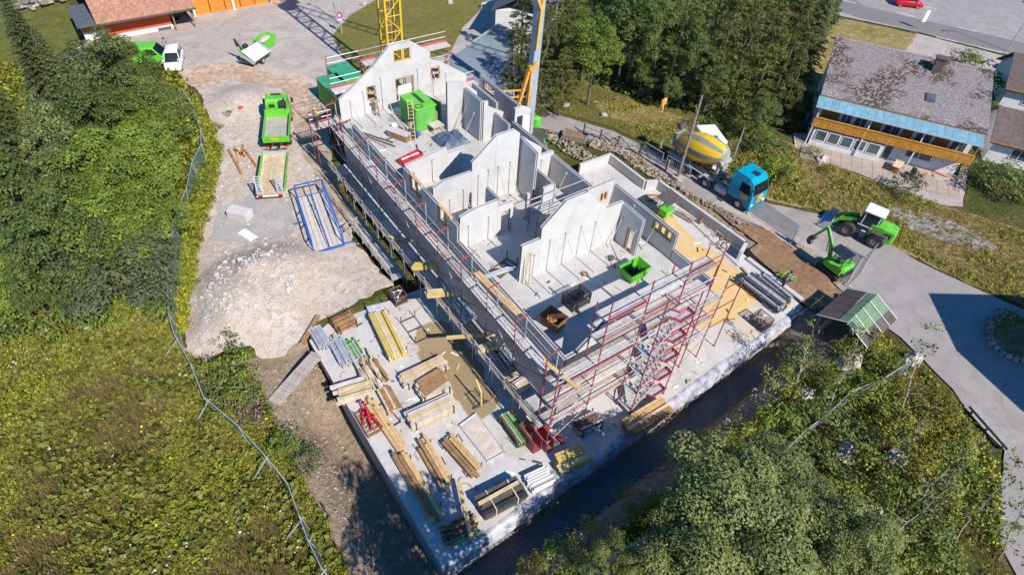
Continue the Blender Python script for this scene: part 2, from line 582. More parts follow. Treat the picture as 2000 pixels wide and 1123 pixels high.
sheet('mud_patch', [(1545, 470), (1590, 490), (1640, 540), (1660, 560), (1630, 560), (1580, 515), (1540, 490)], 'track_gravel', 0.075, amp=0.5, cell=1.0, seed=61, step=0.4)
sheet('mud_trail', [(1400, 385), (1470, 418), (1540, 455), (1620, 500), (1610, 512), (1530, 470), (1460, 432), (1395, 400)], 'asphalt_dusty', 0.067, amp=0.4, cell=1.5, seed=62, step=0.5)
# drainage floor at the foot of the deck wall
sheet('trench_floor', [(6.4, 10.1), (6.4, 12.25), (37.6, 13.95), (37.6, 12.0), (22, 11.0)], 'trench_floor', -3.36, amp=0.15, cell=2, seed=51, world=True)

# ------------------------------------------------------------------ materials of the site
mat('concrete_wall', (0.525, 0.51, 0.49), (0.485, 0.47, 0.45), 0.9, 0.75, col3=(0.44, 0.425, 0.405), scale3=0.5, bmp=0.04, objvar=0.05)
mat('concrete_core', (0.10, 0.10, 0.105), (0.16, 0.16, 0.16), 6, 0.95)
mat('concrete_floor', (0.475, 0.455, 0.43), (0.415, 0.40, 0.38), 0.8, 0.85, col3=(0.40, 0.385, 0.37), scale3=0.5, bmp=0.06)
mat('concrete_old', (0.42, 0.41, 0.40), (0.33, 0.325, 0.32), 1.2, 0.9, bmp=0.1)
mat('wood_new', (0.56, 0.385, 0.19), (0.46, 0.295, 0.135), 2.5, 0.75, stretch=(1, 1, 6), objvar=0.10)
mat('wood_pale', (0.60, 0.47, 0.30), (0.48, 0.36, 0.22), 3, 0.8, objvar=0.12)
mat('wood_plank', (0.55, 0.49, 0.445), (0.44, 0.385, 0.34), 3, 0.85, objvar=0.14)
mat('wood_grey', (0.40, 0.35, 0.30), (0.28, 0.24, 0.20), 4, 0.9, objvar=0.12)
mat('wood_brown', (0.33, 0.195, 0.095), (0.24, 0.14, 0.07), 4, 0.85, objvar=0.12)
mat('wood_yellow', (0.56, 0.43, 0.095), (0.46, 0.37, 0.13), 5, 0.7, objvar=0.10)
mat('steel_galv', (0.50, 0.52, 0.54), (0.38, 0.40, 0.42), 6, 0.45, metal=0.2, objvar=0.10)
mat('steel_dark', (0.10, 0.095, 0.09), (0.16, 0.13, 0.11), 6, 0.6, metal=0.4)
mat('red_paint', (0.34, 0.055, 0.065), (0.27, 0.07, 0.07), 5, 0.55, objvar=0.10)
mat('red_bright', (0.56, 0.03, 0.04), (0.45, 0.04, 0.045), 4, 0.45)
mat('toe_red', (0.47, 0.07, 0.085), (0.38, 0.07, 0.08), 4, 0.6)
mat('rust', (0.24, 0.11, 0.055), (0.15, 0.07, 0.04), 5, 0.9, col3=(0.32, 0.17, 0.08), scale3=2)
mat('rust_bright', (0.42, 0.21, 0.06), (0.25, 0.11, 0.045), 3, 0.8)
mat('dark_void', (0.03, 0.03, 0.032), (0.02, 0.02, 0.022), 1, 0.9)
mat('green_lime', (0.125, 0.50, 0.035), (0.10, 0.42, 0.03), 2, 0.38)
mat('green_container', (0.11, 0.42, 0.06), (0.09, 0.34, 0.05), 1.2, 0.5, col3=(0.16, 0.40, 0.12), scale3=0.8)
mat('green_dark', (0.035, 0.30, 0.15), (0.03, 0.24, 0.13), 1.2, 0.55, col3=(0.08, 0.33, 0.19), scale3=0.8)
mat('black_plastic', (0.025, 0.025, 0.028), (0.04, 0.04, 0.042), 5, 0.5)
mat('rubber', (0.035, 0.033, 0.032), (0.07, 0.06, 0.052), 6, 0.9)
mat('white_sheet', (0.74, 0.74, 0.74), (0.66, 0.66, 0.66), 2, 0.6)
mat('blue_paint', (0.02, 0.115, 0.42), (0.03, 0.10, 0.32), 5, 0.45, objvar=0.06)
mat('tarp_blue', (0.05, 0.075, 0.13), (0.09, 0.115, 0.17), 3, 0.5)


def deck_material():
    mt, nt, b = new_mat('deck_concrete')
    b.inputs['Roughness'].default_value = 0.88
    b.inputs['Specular IOR Level'].default_value = 0.2
    n1 = noise_tex(nt, 0.35, 7, dist=0.5); n2 = noise_tex(nt, 2.2, 6); n3 = noise_tex(nt, 18, 3)
    c = mixc(nt, ramp(nt, n1, 0.42, 0.62), (0.505, 0.48, 0.455), (0.44, 0.41, 0.38))
    c = mixc(nt, ramp(nt, n2, 0.5, 0.68), c, (0.545, 0.52, 0.495))
    c = mixc(nt, ramp(nt, n3, 0.58, 0.75), c, (0.40, 0.375, 0.35))
    # drying puddle left of the scaffold and damp marks, each with its own outline
    tc = nt.nodes.new('ShaderNodeTexCoord')
    wob = nt.nodes.new('ShaderNodeTexNoise'); wob.inputs['Scale'].default_value = 0.7; wob.inputs['Detail'].default_value = 5
    nt.links.new(tc.outputs['Object'], wob.inputs['Vector'])
    vm = nt.nodes.new('ShaderNodeVectorMath'); vm.operation = 'MULTIPLY_ADD'
    vm.inputs[1].default_value = (1.6, 1.6, 0); vm.inputs[2].default_value = (-0.8, -0.8, 0)
    nt.links.new(wob.outputs['Color'], vm.inputs[0])
    vadd = nt.nodes.new('ShaderNodeVectorMath'); vadd.operation = 'ADD'
    nt.links.new(tc.outputs['Object'], vadd.inputs[0]); nt.links.new(vm.outputs[0], vadd.inputs[1])
    for (u, v, rx, ry, col, soft, fac) in WET:
        p = at(u, v, 0)
        s = nt.nodes.new('ShaderNodeVectorMath'); s.operation = 'SUBTRACT'; s.inputs[1].default_value = (p.x, p.y, 0)
        nt.links.new(vadd.outputs[0], s.inputs[0])
        d = nt.nodes.new('ShaderNodeVectorMath'); d.operation = 'MULTIPLY'; d.inputs[1].default_value = (1 / rx, 1 / ry, 0)
        nt.links.new(s.outputs[0], d.inputs[0])
        L = nt.nodes.new('ShaderNodeVectorMath'); L.operation = 'LENGTH'; nt.links.new(d.outputs[0], L.inputs[0])
        r = ramp(nt, L.outputs['Value'], 1.0, 1.0 - soft)
        ml = nt.nodes.new('ShaderNodeMath'); ml.operation = 'MULTIPLY'; ml.inputs[1].default_value = fac
        nt.links.new(r, ml.inputs[0])
        c = mixc(nt, ml.outputs[0], c, col)
    nt.links.new(c, b.inputs['Base Color'])
    bump(nt, b, n3, 0.08, 0.02)


WET = [(870, 690, 2.0, 2.6, (0.29, 0.215, 0.12), 0.10, 1), (895, 720, 1.7, 2.4, (0.29, 0.215, 0.12), 0.10, 1), (925, 770, 1.4, 2.0, (0.28, 0.21, 0.12), 0.12, 1),
       (850, 655, 1.5, 1.6, (0.31, 0.23, 0.13), 0.12, 1),
       (1335, 660, 3.0, 2.0, (0.54, 0.40, 0.25), 0.8, 0.7), (1450, 640, 4.0, 1.6, (0.54, 0.42, 0.28), 0.9, 0.6), (1400, 730, 3.0, 1.0, (0.50, 0.39, 0.26), 0.8, 0.6)]
deck_material()
mat('curing_coat', (0.65, 0.41, 0.14), (0.63, 0.46, 0.24), 0.8, 0.6, col3=(0.60, 0.45, 0.26), scale3=0.5)
mat('foil', (0.40, 0.40, 0.43), (0.20, 0.20, 0.23), 1.6, 0.4, col3=(0.50, 0.50, 0.52), scale3=1.1, bmp=0.8)

# ------------------------------------------------------------------ garage deck with parapet
deck = thing('garage_deck', 'wide pale concrete garage deck with stacked building materials in the foreground', 'concrete deck', (0, 0, 0))
DECK = [(6.3, 12.2), (40.6, 14.1), (41.3, 20.8), (41.3, 31.8), (40.1, 32.3), (40.1, 37.4), (18.4, 37.4), (18.4, 31.4), (14.6, 31.6), (8.0, 31.9), (6.3, 31.1)]
MB().prism(DECK, -0.32, 0.0).build('deck_slab', 'deck_concrete', deck)
inner = [(p[0] + (0.06 if p[0] < 20 else -0.06), p[1] + (0.06 if p[1] < 20 else -0.06)) for p in DECK]
MB().prism(inner, -3.4, -0.321).build('outer_wall', 'concrete_old', deck)
# parapet of the terrace, white upstand
PAR = [(40.15, 37.3), (40.15, 32.35), (41.35, 31.85), (41.75, 21.2), (41.0, 20.6), (39.6, 20.4)]


def par_seg(a, b, t=0.25, h=1.0):
    mb = MB(); d = (Vector(b) - Vector(a)); L = d.length; d.normalize(); s = Vector((-d.y, d.x)) * t
    mb.prism([a, b, (b[0] + s.x, b[1] + s.y), (a[0] + s.x, a[1] + s.y)], 0.002, h)
    mb.build('parapet', 'concrete_wall', deck)


for a, b in ((PAR[0], PAR[1]), (PAR[1], PAR[2]), (PAR[2], PAR[3]), (PAR[3], (40.3, 20.6)), ((36.2, 37.4), PAR[0])):
    par_seg(a, b, -0.25 if a != (36.2, 37.4) else 0.25)
# low upstand along the front right edge of the deck
MB().box(40.85, 41.25, 14.6, 20.3, 0.002, 0.22).build('kerb_upstand', 'concrete_wall', deck)
# curing coat on the terrace
sheet('curing_coat', [(31.2, 33.0), (36.3, 33.0), (38.0, 31.9), (39.6, 31.4), (39.3, 27.5), (38.9, 24), (39.5, 20), (38.6, 17), (36.4, 15.9), (31.2, 16.6)], 'curing_coat', 0.004, amp=0.5, cell=2, seed=21, world=True)['label'] = 'orange brown curing coat on the terrace floor'

# foil hanging over the front edge of the deck
mb = MB(); N = 150; rows = []
for k in range(6):
    row = []
    for i in range(N + 1):
        x = 6.6 + (40.5 - 6.6) * i / N
        w = mnoise.noise(Vector((x * 1.1, k * 0.7, 4))); w2 = mnoise.noise(Vector((x * 0.45, 0, 9)))
        if k == 0:
            row.append((x, front_y(x) + 0.22 + 0.15 * w2, 0.012))
        elif k == 1:
            row.append((x, front_y(x) + 0.02, 0.03 + 0.03 * w))
        else:
            row.append((x, front_y(x) - 0.10 - 0.14 * abs(w) - 0.06 * k, -(k - 1) * (0.20 + 0.06 * w2) + 0.02 * w))
    rows.append(row)
for r in rows:
    mb.v.extend(r)
for k in range(5):
    for i in range(N):
        a = k * (N + 1) + i
        mb.f.append((a, a + N + 1, a + N + 2, a + 1))
tag(mb.build('foil_sheet', 'foil', smooth=True), 'long silvery foil hanging over the front edge of the concrete deck', 'foil sheet')

# ------------------------------------------------------------------ new building
FL = 4.8
bld = thing('building_shell', 'new concrete building shell without roof, white gable walls standing on its upper floor', 'building', (17.55, 16.8, 0))
BO = Vector((17.55, 16.8, 0))
bld_parts = []


def under(o, parent):
    """parent o while keeping world coordinates of its mesh"""
    o.parent = parent
    o.matrix_parent_inverse = Matrix.Translation(-Vector(parent.location)) if parent.rotation_euler.z == 0 else parent.matrix_basis.inverted()
    return o


def panel(p0, p1, prof, base, thick, openings=(), double=True, parent=None, name='wall_panel', material='concrete_wall'):
    """concrete wall from p0 to p1; prof = top line [(s, z)], openings = (s0, s1, z0, z1); two shells and a darker core"""
    p0 = Vector((*p0, 0)); p1 = Vector((*p1, 0)); d = (p1 - p0); L = d.length; d.normalize()
    n = Vector((-d.y, d.x, 0))                      # wall body lies on the left of p0 -> p1

    def top(s):
        for (s0, z0), (s1, z1) in zip(prof, prof[1:]):
            if s0 <= s <= s1 and s1 > s0:
                return z0 + (z1 - z0) * (s - s0) / (s1 - s0)
        return prof[-1][1]
    cuts = sorted(set([s for s, z in prof] + [o for q in openings for o in q[:2]]))
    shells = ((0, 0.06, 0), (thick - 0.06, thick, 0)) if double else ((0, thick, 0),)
    mb, core = MB(), MB()
    for a, b in zip(cuts, cuts[1:]):
        if b - a < 1e-4:
            continue
        m_ = (a + b) / 2
        za, zb = top(a + 1e-5), top(b - 1e-5)
        spans = []; cur = base
        for (s0, s1, z0, z1) in sorted(openings, key=lambda q: q[2]):
            if s0 - 1e-6 <= m_ <= s1 + 1e-6:
                spans.append((cur, cur, z0, z0)); cur = z1
        if min(za, zb) > cur + 0.02:
            spans.append((cur, cur, za, zb))
        for (b0, b1, t0, t1) in spans:
            if max(t0, t1) - min(b0, b1) < 0.01:
                continue

            def slab_(mbx, o0, o1, drop):
                q = []
                for z_ in ((b0, b1), (t0 - drop, t1 - drop)):
                    q += [p0 + d * a + n * o0 + V(0, 0, z_[0]), p0 + d * b + n * o0 + V(0, 0, z_[1]), p0 + d * b + n * o1 + V(0, 0, z_[1]), p0 + d * a + n * o1 + V(0, 0, z_[0])]
                mbx.hexa([q[0], q[1], q[2], q[3], q[4], q[5], q[6], q[7]])
            for o0, o1, dr in shells:
                slab_(mb, o0, o1, dr)
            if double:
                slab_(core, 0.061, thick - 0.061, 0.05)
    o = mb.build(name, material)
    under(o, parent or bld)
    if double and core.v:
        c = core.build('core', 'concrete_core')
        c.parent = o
    return o


def split_panels(p0, p1, prof, base, thick, joints, openings=(), **kw):
    """the same wall cut at its joints into panels with 12 mm gaps"""
    P0 = Vector(p0); P1 = Vector(p1); L = (P1 - P0).length; d = (P1 - P0) / L
    js = [prof[0][0]] + sorted(joints) + [prof[-1][0]]
    for a, b in zip(js, js[1:]):
        a2, b2 = a + 0.006, b - 0.006
        pr = []
        for (s0, z0), (s1, z1) in zip(prof, prof[1:]):
            if s1 <= a2 or s0 >= b2:
                continue
            f = lambda s: z0 + (z1 - z0) * (s - s0) / max(1e-9, s1 - s0)
            sa, sb = max(s0, a2), min(s1, b2)
            pr.append((sa, f(sa))); pr.append((sb, f(sb)))
        if len(pr) < 2:
            continue
        op = [(max(q[0], a2), min(q[1], b2), q[2], q[3]) for q in openings if q[1] > a2 and q[0] < b2]
        panel(p0, p1, pr, base, thick, op, **kw)


# lower storey and floor
def lower_storey():
    t = 0.3
    wins_l = [(2.5, 4.3, 2.9, 4.2), (6.5, 8.6, 2.9, 4.2), (11.0, 13.2, 2.9, 4.2), (15.0, 17.0, 2.9, 4.2), (19.0, 21.2, 2.9, 4.2), (24, 26.5, 2.9, 4.2)]
    panel((17.55, 49.6), (17.55, 16.8), [(0, FL - 0.25), (32.8, FL - 0.25)], -2.6, t, [(32.8 - b, 32.8 - a, c, d) for a, b, c, d in wins_l], double=False, name='lower_wall')
    panel((17.86, 16.8), (30.4, 16.8), [(0, FL - 0.25), (12.54, FL - 0.25)], 0.002, t, [(1.5, 3.2, 0.9, 2.4), (5, 7, 0.0, 2.4), (9, 11, 0.9, 2.4)], double=False, name='lower_wall')
    panel((30.71, 16.8), (30.71, 49.3), [(0, FL - 0.25), (32.5, FL - 0.25)], 0.002, t, double=False, name='lower_wall')
    panel((30.7, 49.6), (17.86, 49.6), [(0, FL - 0.25), (12.84, FL - 0.25)], -0.2, t, double=False, name='lower_wall')
    under(MB().box(17.45, 30.9, 16.7, 49.7, FL - 0.248, FL).build('floor_slab', 'concrete_floor'), bld)


lower_storey()
XL, XR = 17.55, 30.75
KN, HI = FL + 0.95, FL + 2.35
T = 0.26
# left long wall (body to the right of its outer face: run from back to front)
split_panels((XL, 47.0), (XL, 37.5), [(0, KN), (9.5, KN)], FL, T, [3.1, 6.3])
split_panels((XL, 37.4), (XL, 29.3), [(0, HI), (8.1, HI)], FL, T, [4.1], [(1.0, 2.9, FL + 1.05, HI), (5.3, 7.1, FL + 1.05, HI)])
split_panels((XL, 29.2), (XL, 16.8), [(0, KN), (12.4, KN)], FL, T, [3.2, 6.2, 9.3])
# right long walls
split_panels((XR, 16.8), (XR, 20.6), [(0, KN), (3.8, KN)], FL, T, [])
split_panels((XR, 20.65), (XR, 27.5), [(0, HI), (6.85, HI)], FL, T, [3.4], [(0.35, 2.35, FL + 1.3, FL + 2.2)])
split_panels((28.95, 27.6), (28.95, 38.8), [(0, HI), (11.2, HI)], FL, T, [3.5, 7.4])
split_panels((30.95, 38.9), (30.95, 47.1), [(0, HI), (8.2, HI)], FL, T, [4.0], [(5.7, 7.6, FL + 1.2, FL + 2.05)])
split_panels((29.4, 42.0), (29.4, 46.1), [(0, HI), (4.1, HI)], FL, 0.2, [])
# cross walls; front faces look towards -Y (run from left to right, body behind)
G = lambda pts, x0: [(x - x0, FL + z) for x, z in pts]
# front gable: only its left corner piece and knee stand so far
split_panels((17.82, 16.82), (30.48, 16.82), G([(17.82, 0.95), (18.6, 0.95), (20.4, 2.5), (21.3, 2.5), (21.3, 0.55), (30.48, 0.55)], 17.82), FL, T, [3.48, 6.4, 9.6])
split_panels((19.58, 24.4), (28.5, 24.4), G([(19.58, 3.3), (21.1, 3.3), (21.1, 4.2), (22.95, 5.78), (24.7, 5.78), (26.85, 3.62), (28.5, 3.55)], 19.58), FL, 0.24, [1.52, 6.6])
panel((28.62, 22.25), (28.62, 24.38), [(0, FL + 3.4), (2.13, FL + 3.45)], FL, 0.24, [(0.35, 1.2, FL, FL + 2.02)])
split_panels((17.82, 29.34), (22.35, 29.34), G([(17.82, 2.95), (19.1, 3.26), (21.0, 3.26), (21.0, 2.67), (22.35, 2.67)], 17.82), FL, 0.24, [3.18], [(3.5, 4.3, FL, FL + 2.1)])
panel((21.3, 29.6), (21.3, 31.2), [(0, FL + 3.2), (1.6, FL + 3.2)], FL, 0.2)
split_panels((17.82, 33.14), (25.35, 33.14), G([(17.82, 2.95), (18.7, 3.3), (21.14, 3.3), (21.14, 4.08), (23.2, 5.72), (24.85, 5.76), (25.35, 5.3)], 17.82), FL, 0.24, [3.32, 5.4])
panel((25.75, 31.2), (25.75, 33.38), [(0, FL + 4.6), (2.18, FL + 4.85)], FL, 0.24)
panel((25.76, 33.14), (28.9, 33.14), G([(25.76, 4.85), (26.3, 4.35), (27.6, 3.34), (27.6, 2.6), (28.9, 2.6)], 25.76), FL, 0.24)
panel((26.5, 29.7), (26.5, 32.3), [(0, FL + 2.45), (2.6, FL + 2.45)], FL, 0.2)
panel((23.85, 29.68), (26.3, 29.68), [(0, FL + 2.45), (2.45, FL + 2.45)], FL, 0.2, [(0.25, 1.5, FL + 0.9, FL + 2.45)])
split_panels((17.9, 37.6), (22.95, 37.6), G([(17.9, 2.23), (21.57, 2.71), (21.57, 2.11), (22.95, 2.11)], 17.9), FL, 0.24, [3.67])
split_panels((27.8, 27.5), (30.45, 27.5), G([(27.8, 2.75), (30.45, 2.85)], 27.8), FL, 0.24, [], [(1.35, 2.2, FL + 1.05, FL + 1.95)])
split_panels((29.0, 38.85), (30.65, 38.85), G([(29.0, 3.4), (29.7, 3.5), (30.65, 3.0)], 29.0), FL, 0.24, [], [(0.25, 0.85, FL + 1.4, FL + 2.6)])
split_panels((24.97, 43.3), (28.0, 43.3), G([(24.97, 4.75), (26.5, 4.4), (28.0, 3.1)], 24.97), FL, 0.24, [1.5])
panel((26.85, 40.6), (26.85, 43.28), [(0, FL + 3.92), (2.68, FL + 3.88)], FL, 0.24)
split_panels((26.86, 40.45), (28.95, 40.45), G([(26.86, 3.8), (27.3, 3.8), (27.3, 3.35), (27.95, 2.9), (28.95, 2.3)], 26.86), FL, 0.22, [])
panel((28.1, 38.2), (28.1, 40.4), [(0, FL + 2.6), (2.2, FL + 2.6)], FL, 0.2)
# back gable
split_panels((17.6, 49.45), (30.7, 49.45), G([(17.6, 2.0), (21.05, 4.28), (22.77, 5.78), (24.78, 5.88), (26.78, 4.41), (26.78, 3.64), (27.93, 3.17), (30.7, 1.25)], 17.6), FL, 0.26, [3.45, 9.18],
             [(2.62, 3.55, FL + 1.2, FL + 2.6), (5.48, 7.2, FL + 4.15, FL + 5.32), (5.46, 7.4, FL + 0.2, FL + 2.68), (9.12, 10.15, FL + 1.5, FL + 2.88)])


def wood_frame(p0, p1, z0, z1, depth, mull=1, transom=0, name='window_frame', w=0.09):
    """raw timber frame filling an opening"""
    p0 = Vector((*p0, 0)); p1 = Vector((*p1, 0)); d = (p1 - p0); L = d.length; d.normalize()
    mb = MB()
    for s in [w / 2 + 0.003, L - w / 2 - 0.003] + [L * (k + 1) / (mull + 1) for k in range(mull)]:
        mb.bar(p0 + d * s + V(0, 0, z0 + w), p0 + d * s + V(0, 0, z1 - w), w, depth)
    for z_ in [z0 + w / 2, z1 - w / 2] + [z0 + (z1 - z0) * (k + 1) / (transom + 1) for k in range(transom)]:
        mb.bar(p0 + d * 0.003 + V(0, 0, z_), p0 + d * (L - 0.003) + V(0, 0, z_), depth, w)
    return under(mb.build(name, 'wood_new'), bld)


for y0, y1 in ((34.5, 36.4), (30.3, 32.1)):
    wood_frame((XL + 0.13, y0), (XL + 0.13, y1), FL + 1.05, HI + 0.06, 0.24, 1)
wood_frame((XR - 0.13, 21.0), (XR - 0.13, 23.0), FL + 1.3, FL + 2.2, 0.3, 2)
wood_frame((20.23, 49.58), (21.14, 49.58), FL + 1.2, FL + 2.6, 0.2, 0, 1)
wood_frame((23.09, 49.58), (24.79, 49.58), FL + 4.15, FL + 5.32, 0.2, 1, 0)
wood_frame((23.07, 49.58), (24.99, 49.58), FL + 0.2, FL + 2.68, 0.2, 1, 1)
wood_frame((26.73, 49.58), (27.74, 49.58), FL + 1.5, FL + 2.88, 0.2, 0, 1)
wood_frame((28.5, 22.62), (28.5, 23.44), FL, FL + 2.02, 0.26, 0, 0, 'door_frame')
wood_frame((29.16, 27.62), (29.99, 27.62), FL + 1.05, FL + 1.95, 0.2, 1)
# white board standing in the middle opening of the back gable
under(MB().cbox((23.95, 49.35, FL + 1.0), (1.35, 0.05, 1.9)).build('cover_board', 'white_sheet'), bld)

# ------------------------------------------------------------------ scaffolds
def wpart(mb, name, material, parent):
    return under(mb.build(name, material), parent)


LV = [2.25, 4.2, 6.15, 8.1, 10.05]
# --- scaffold in front of the building
fs_ = thing('front_scaffold', 'tall red steel scaffold with plank decks and stair tower before the open front gable', 'scaffold', (15.62, 15.14, 0))
YO, YI = 15.14, 16.2
XS = [15.62, 18.65, 21.65, 24.65, 27.6]
tops = {15.62: 8.2, 18.65: 11.75, 21.65: 11.85, 24.65: 11.85, 27.6: 11.7, 29.4: 8.3, 31.3: 6.7}
rs = random.Random(3)


def standard(x, y, z0, z1, parent, material='red_paint'):
    mb = MB(); mb.tube((x, y, z0), (x, y, z1), 0.041)
    z = z0 + 0.5
    while z < z1:
        mb.tube((x, y, z), (x, y, z + 0.03), 0.06, n=6); z += 0.98
    mb.cbox((x, y, z0 + 0.01), (0.15, 0.15, 0.02))
    wpart(mb, 'standard', material, parent)


for x in XS + [29.4, 31.3]:
    for y in ((YO, YI) if x < 31 else (YO,)):
        standard(x, y, 0.005, tops[x] - (0.9 if y == YI and x < 29 else 0), fs_)
bays = list(zip(XS, XS[1:])) + [(27.6, 29.4)]
plank_n = 0
for k, z in enumerate(LV):
    for i, (a, b) in enumerate(bays):
        if k == 4 and not (1 <= i <= 3):
            continue
        if k == 3 and not (1 <= i <= 3):
            continue
        for j in range(3):
            mb = MB(); w = 0.32; y0 = YO + 0.06 + j * 0.335
            mb.box(a + 0.02, b - 0.02, y0, y0 + w, z, z + 0.05)
            wpart(mb, 'deck_plank', ['wood_plank', 'wood_plank', 'wood_grey'][rs.randrange(3)], fs_)
    for x in XS + [29.4]:
        if (k >= 3 and not 18 < x < 28):
            continue
        wpart(MB().tube((x, YO, z - 0.03), (x, YI, z - 0.03), 0.038), 'transom', 'steel_galv', fs_)
    for i, (a, b) in enumerate(bays):
        if k >= 3 and not 1 <= i <= 3:
            continue
        for dz in (0.5, 1.0):
            wpart(MB().tube((a, YO, z + dz), (b, YO, z + dz), 0.037, n=5), 'guard_rail', 'red_paint' if rs.random() < .5 else 'steel_galv', fs_)
        if k < 4 and i % 2 == 0:
            wpart(MB().tube((a, YO - 0.04, z - 1.9), (b, YO - 0.04, z + 0.05), 0.037, n=5), 'brace', 'steel_galv', fs_)
        if k == 2 and i < 2 or (k == 4 and i == 1):
            wpart(MB().box(a + 0.03, b - 0.03, YO - 0.01, YO + 0.02, z + 0.06, z + 0.2), 'toe_board', 'toe_red', fs_)
for (x, z) in ((29.4, 4.2), (29.4, 6.15), (31.3, 2.25), (31.3, 4.2), (31.3, 6.15)):
    wpart(MB().tube((29.4, YO, z + 0.9), (31.3, YO, z + 0.9), 0.037, n=5), 'guard_rail', 'red_paint', fs_)
# stair tower
for x in (21.9, 25.0):
    for y in (14.05,):
        standard(x, y, 0.005, 11.2 if x < 25 else 10.2, fs_)
prev = 0.05
for k, z in enumerate([0.35] + LV[:4]):
    mb = MB()
    mb.prism([(23.5, 15.1), (24.0, 15.1), (24.3, 14.62), (25.05, 14.62), (25.05, 14.02), (23.9, 14.02), (23.5, 14.7)], z, z + 0.05)
    wpart(mb, 'stair_landing', 'steel_galv', fs_)
    mb = MB()
    for a, b in (((24.0, 15.12), (24.32, 14.6)), ((24.32, 14.6), (25.06, 14.6)), ((25.06, 14.6), (25.06, 14.0)), ((25.06, 14.0), (23.88, 14.0)), ((23.88, 14.0), (23.48, 14.7))):
        mb.bar((*a, z + 0.14), (*b, z + 0.14), 0.03, 0.17)
    wpart(mb, 'toe_board', 'toe_red', fs_)
    if k:
        a, b = V(21.95, 14.35, prev + 0.05), V(23.6, 14.35, z)
        mb = MB()
        for s in (-0.28, 0.28):
            mb.bar(a + V(0, s, 0), b + V(0, s, 0), 0.04, 0.16)
        wpart(mb, 'stair_stringer', 'steel_galv', fs_)
        for t in range(8):
            c = a.lerp(b, (t + 0.5) / 8)
            wpart(MB().cbox(c, (0.2, 0.52, 0.03)), 'stair_tread', 'steel_galv', fs_)
        wpart(MB().tube(a + V(0, -0.32, 0.95), b + V(0, -0.32, 0.95), 0.02, n=5), 'hand_rail', 'red_paint', fs_)
        wpart(MB().box(21.7, 22.2, 14.1, 15.05, prev + 0.0, prev + 0.04), 'stair_landing', 'steel_galv', fs_)
        for dz in (0.5, 1.0):
            wpart(MB().path([(25.05, 15.1, z + dz), (25.05, 14.02, z + dz), (21.9, 14.05, z + dz)], 0.02, 5), 'guard_rail', 'red_paint', fs_)
    prev = z

# --- bracket scaffold along the left long wall
ls_ = thing('side_scaffold', 'long bracket scaffold with red posts and pale planks along the left long wall', 'scaffold', (15.8, 16.4, 0))
YS = [16.4 + 3.12 * k for k in range(11)]
ZT = 5.75
for k, y in enumerate(YS):
    mb = MB(); mb.tube((15.74, y, 2.0), (15.74, y, 7.75), 0.03); z = 2.4
    while z < 7.6:
        mb.tube((15.74, y, z), (15.74, y, z + 0.03), 0.062); z += 0.5
    wpart(mb, 'standard', 'red_paint', ls_)
    wpart(MB().bar((15.74, y, 7.72), (16.55, y, 7.84), 0.09, 0.06).tube((16.5, y - 0.06, 7.8), (16.58, y + 0.06, 7.8), 0.07), 'head_arm', 'red_paint', ls_)
    wpart(MB().tube((16.56, y, 7.8), (16.56, y, 5.8), 0.038), 'inner_post', 'steel_galv', ls_)
    wpart(MB().bar((15.7, y, ZT - 0.05), (17.5, y, ZT - 0.05), 0.09, 0.09), 'bracket_beam', 'steel_dark', ls_)
    wpart(MB().tube((15.8, y, ZT - 0.1), (17.5, y, 3.9), 0.03), 'bracket_strut', 'steel_galv', ls_)
for k, (a, b) in enumerate(zip(YS, YS[1:])):
    for j in range(3):
        x0 = 15.80 + j * 0.29
        wpart(MB().box(x0, x0 + 0.275, a + 0.04, b - 0.04, ZT, ZT + 0.05), 'deck_plank', ['wood_plank', 'wood_plank', 'wood_plank', 'wood_grey'][rs.randrange(4)], ls_)
    for dz in (0.5, 1.0):
        wpart(MB().tube((15.74, a, ZT + dz), (15.74, b, ZT + dz), 0.037, n=5), 'guard_rail', 'steel_galv' if rs.random() < .6 else 'red_paint', ls_)
    wpart(MB().box(15.70, 15.73, a, b, ZT + 0.06, ZT + 0.2), 'toe_board', 'wood_grey', ls_)
    wpart(MB().tube((15.74, a, 3.9), (15.74, b, 3.9), 0.03, n=5), 'ledger', 'steel_galv', ls_)
    wpart(MB().tube((15.74, b, 3.9), (15.74, a, ZT), 0.03, n=5), 'brace', 'red_paint', ls_)
    wpart(MB().tube((16.56, a, ZT + 1.0), (16.56, b, ZT + 1.0), 0.026, n=5), 'guard_rail', 'steel_galv', ls_)
    if k % 2:
        wpart(MB().tube((15.7, a, ZT - 1.8), (15.7, b, ZT + 1.0), 0.02, n=5), 'brace', 'steel_galv', ls_)

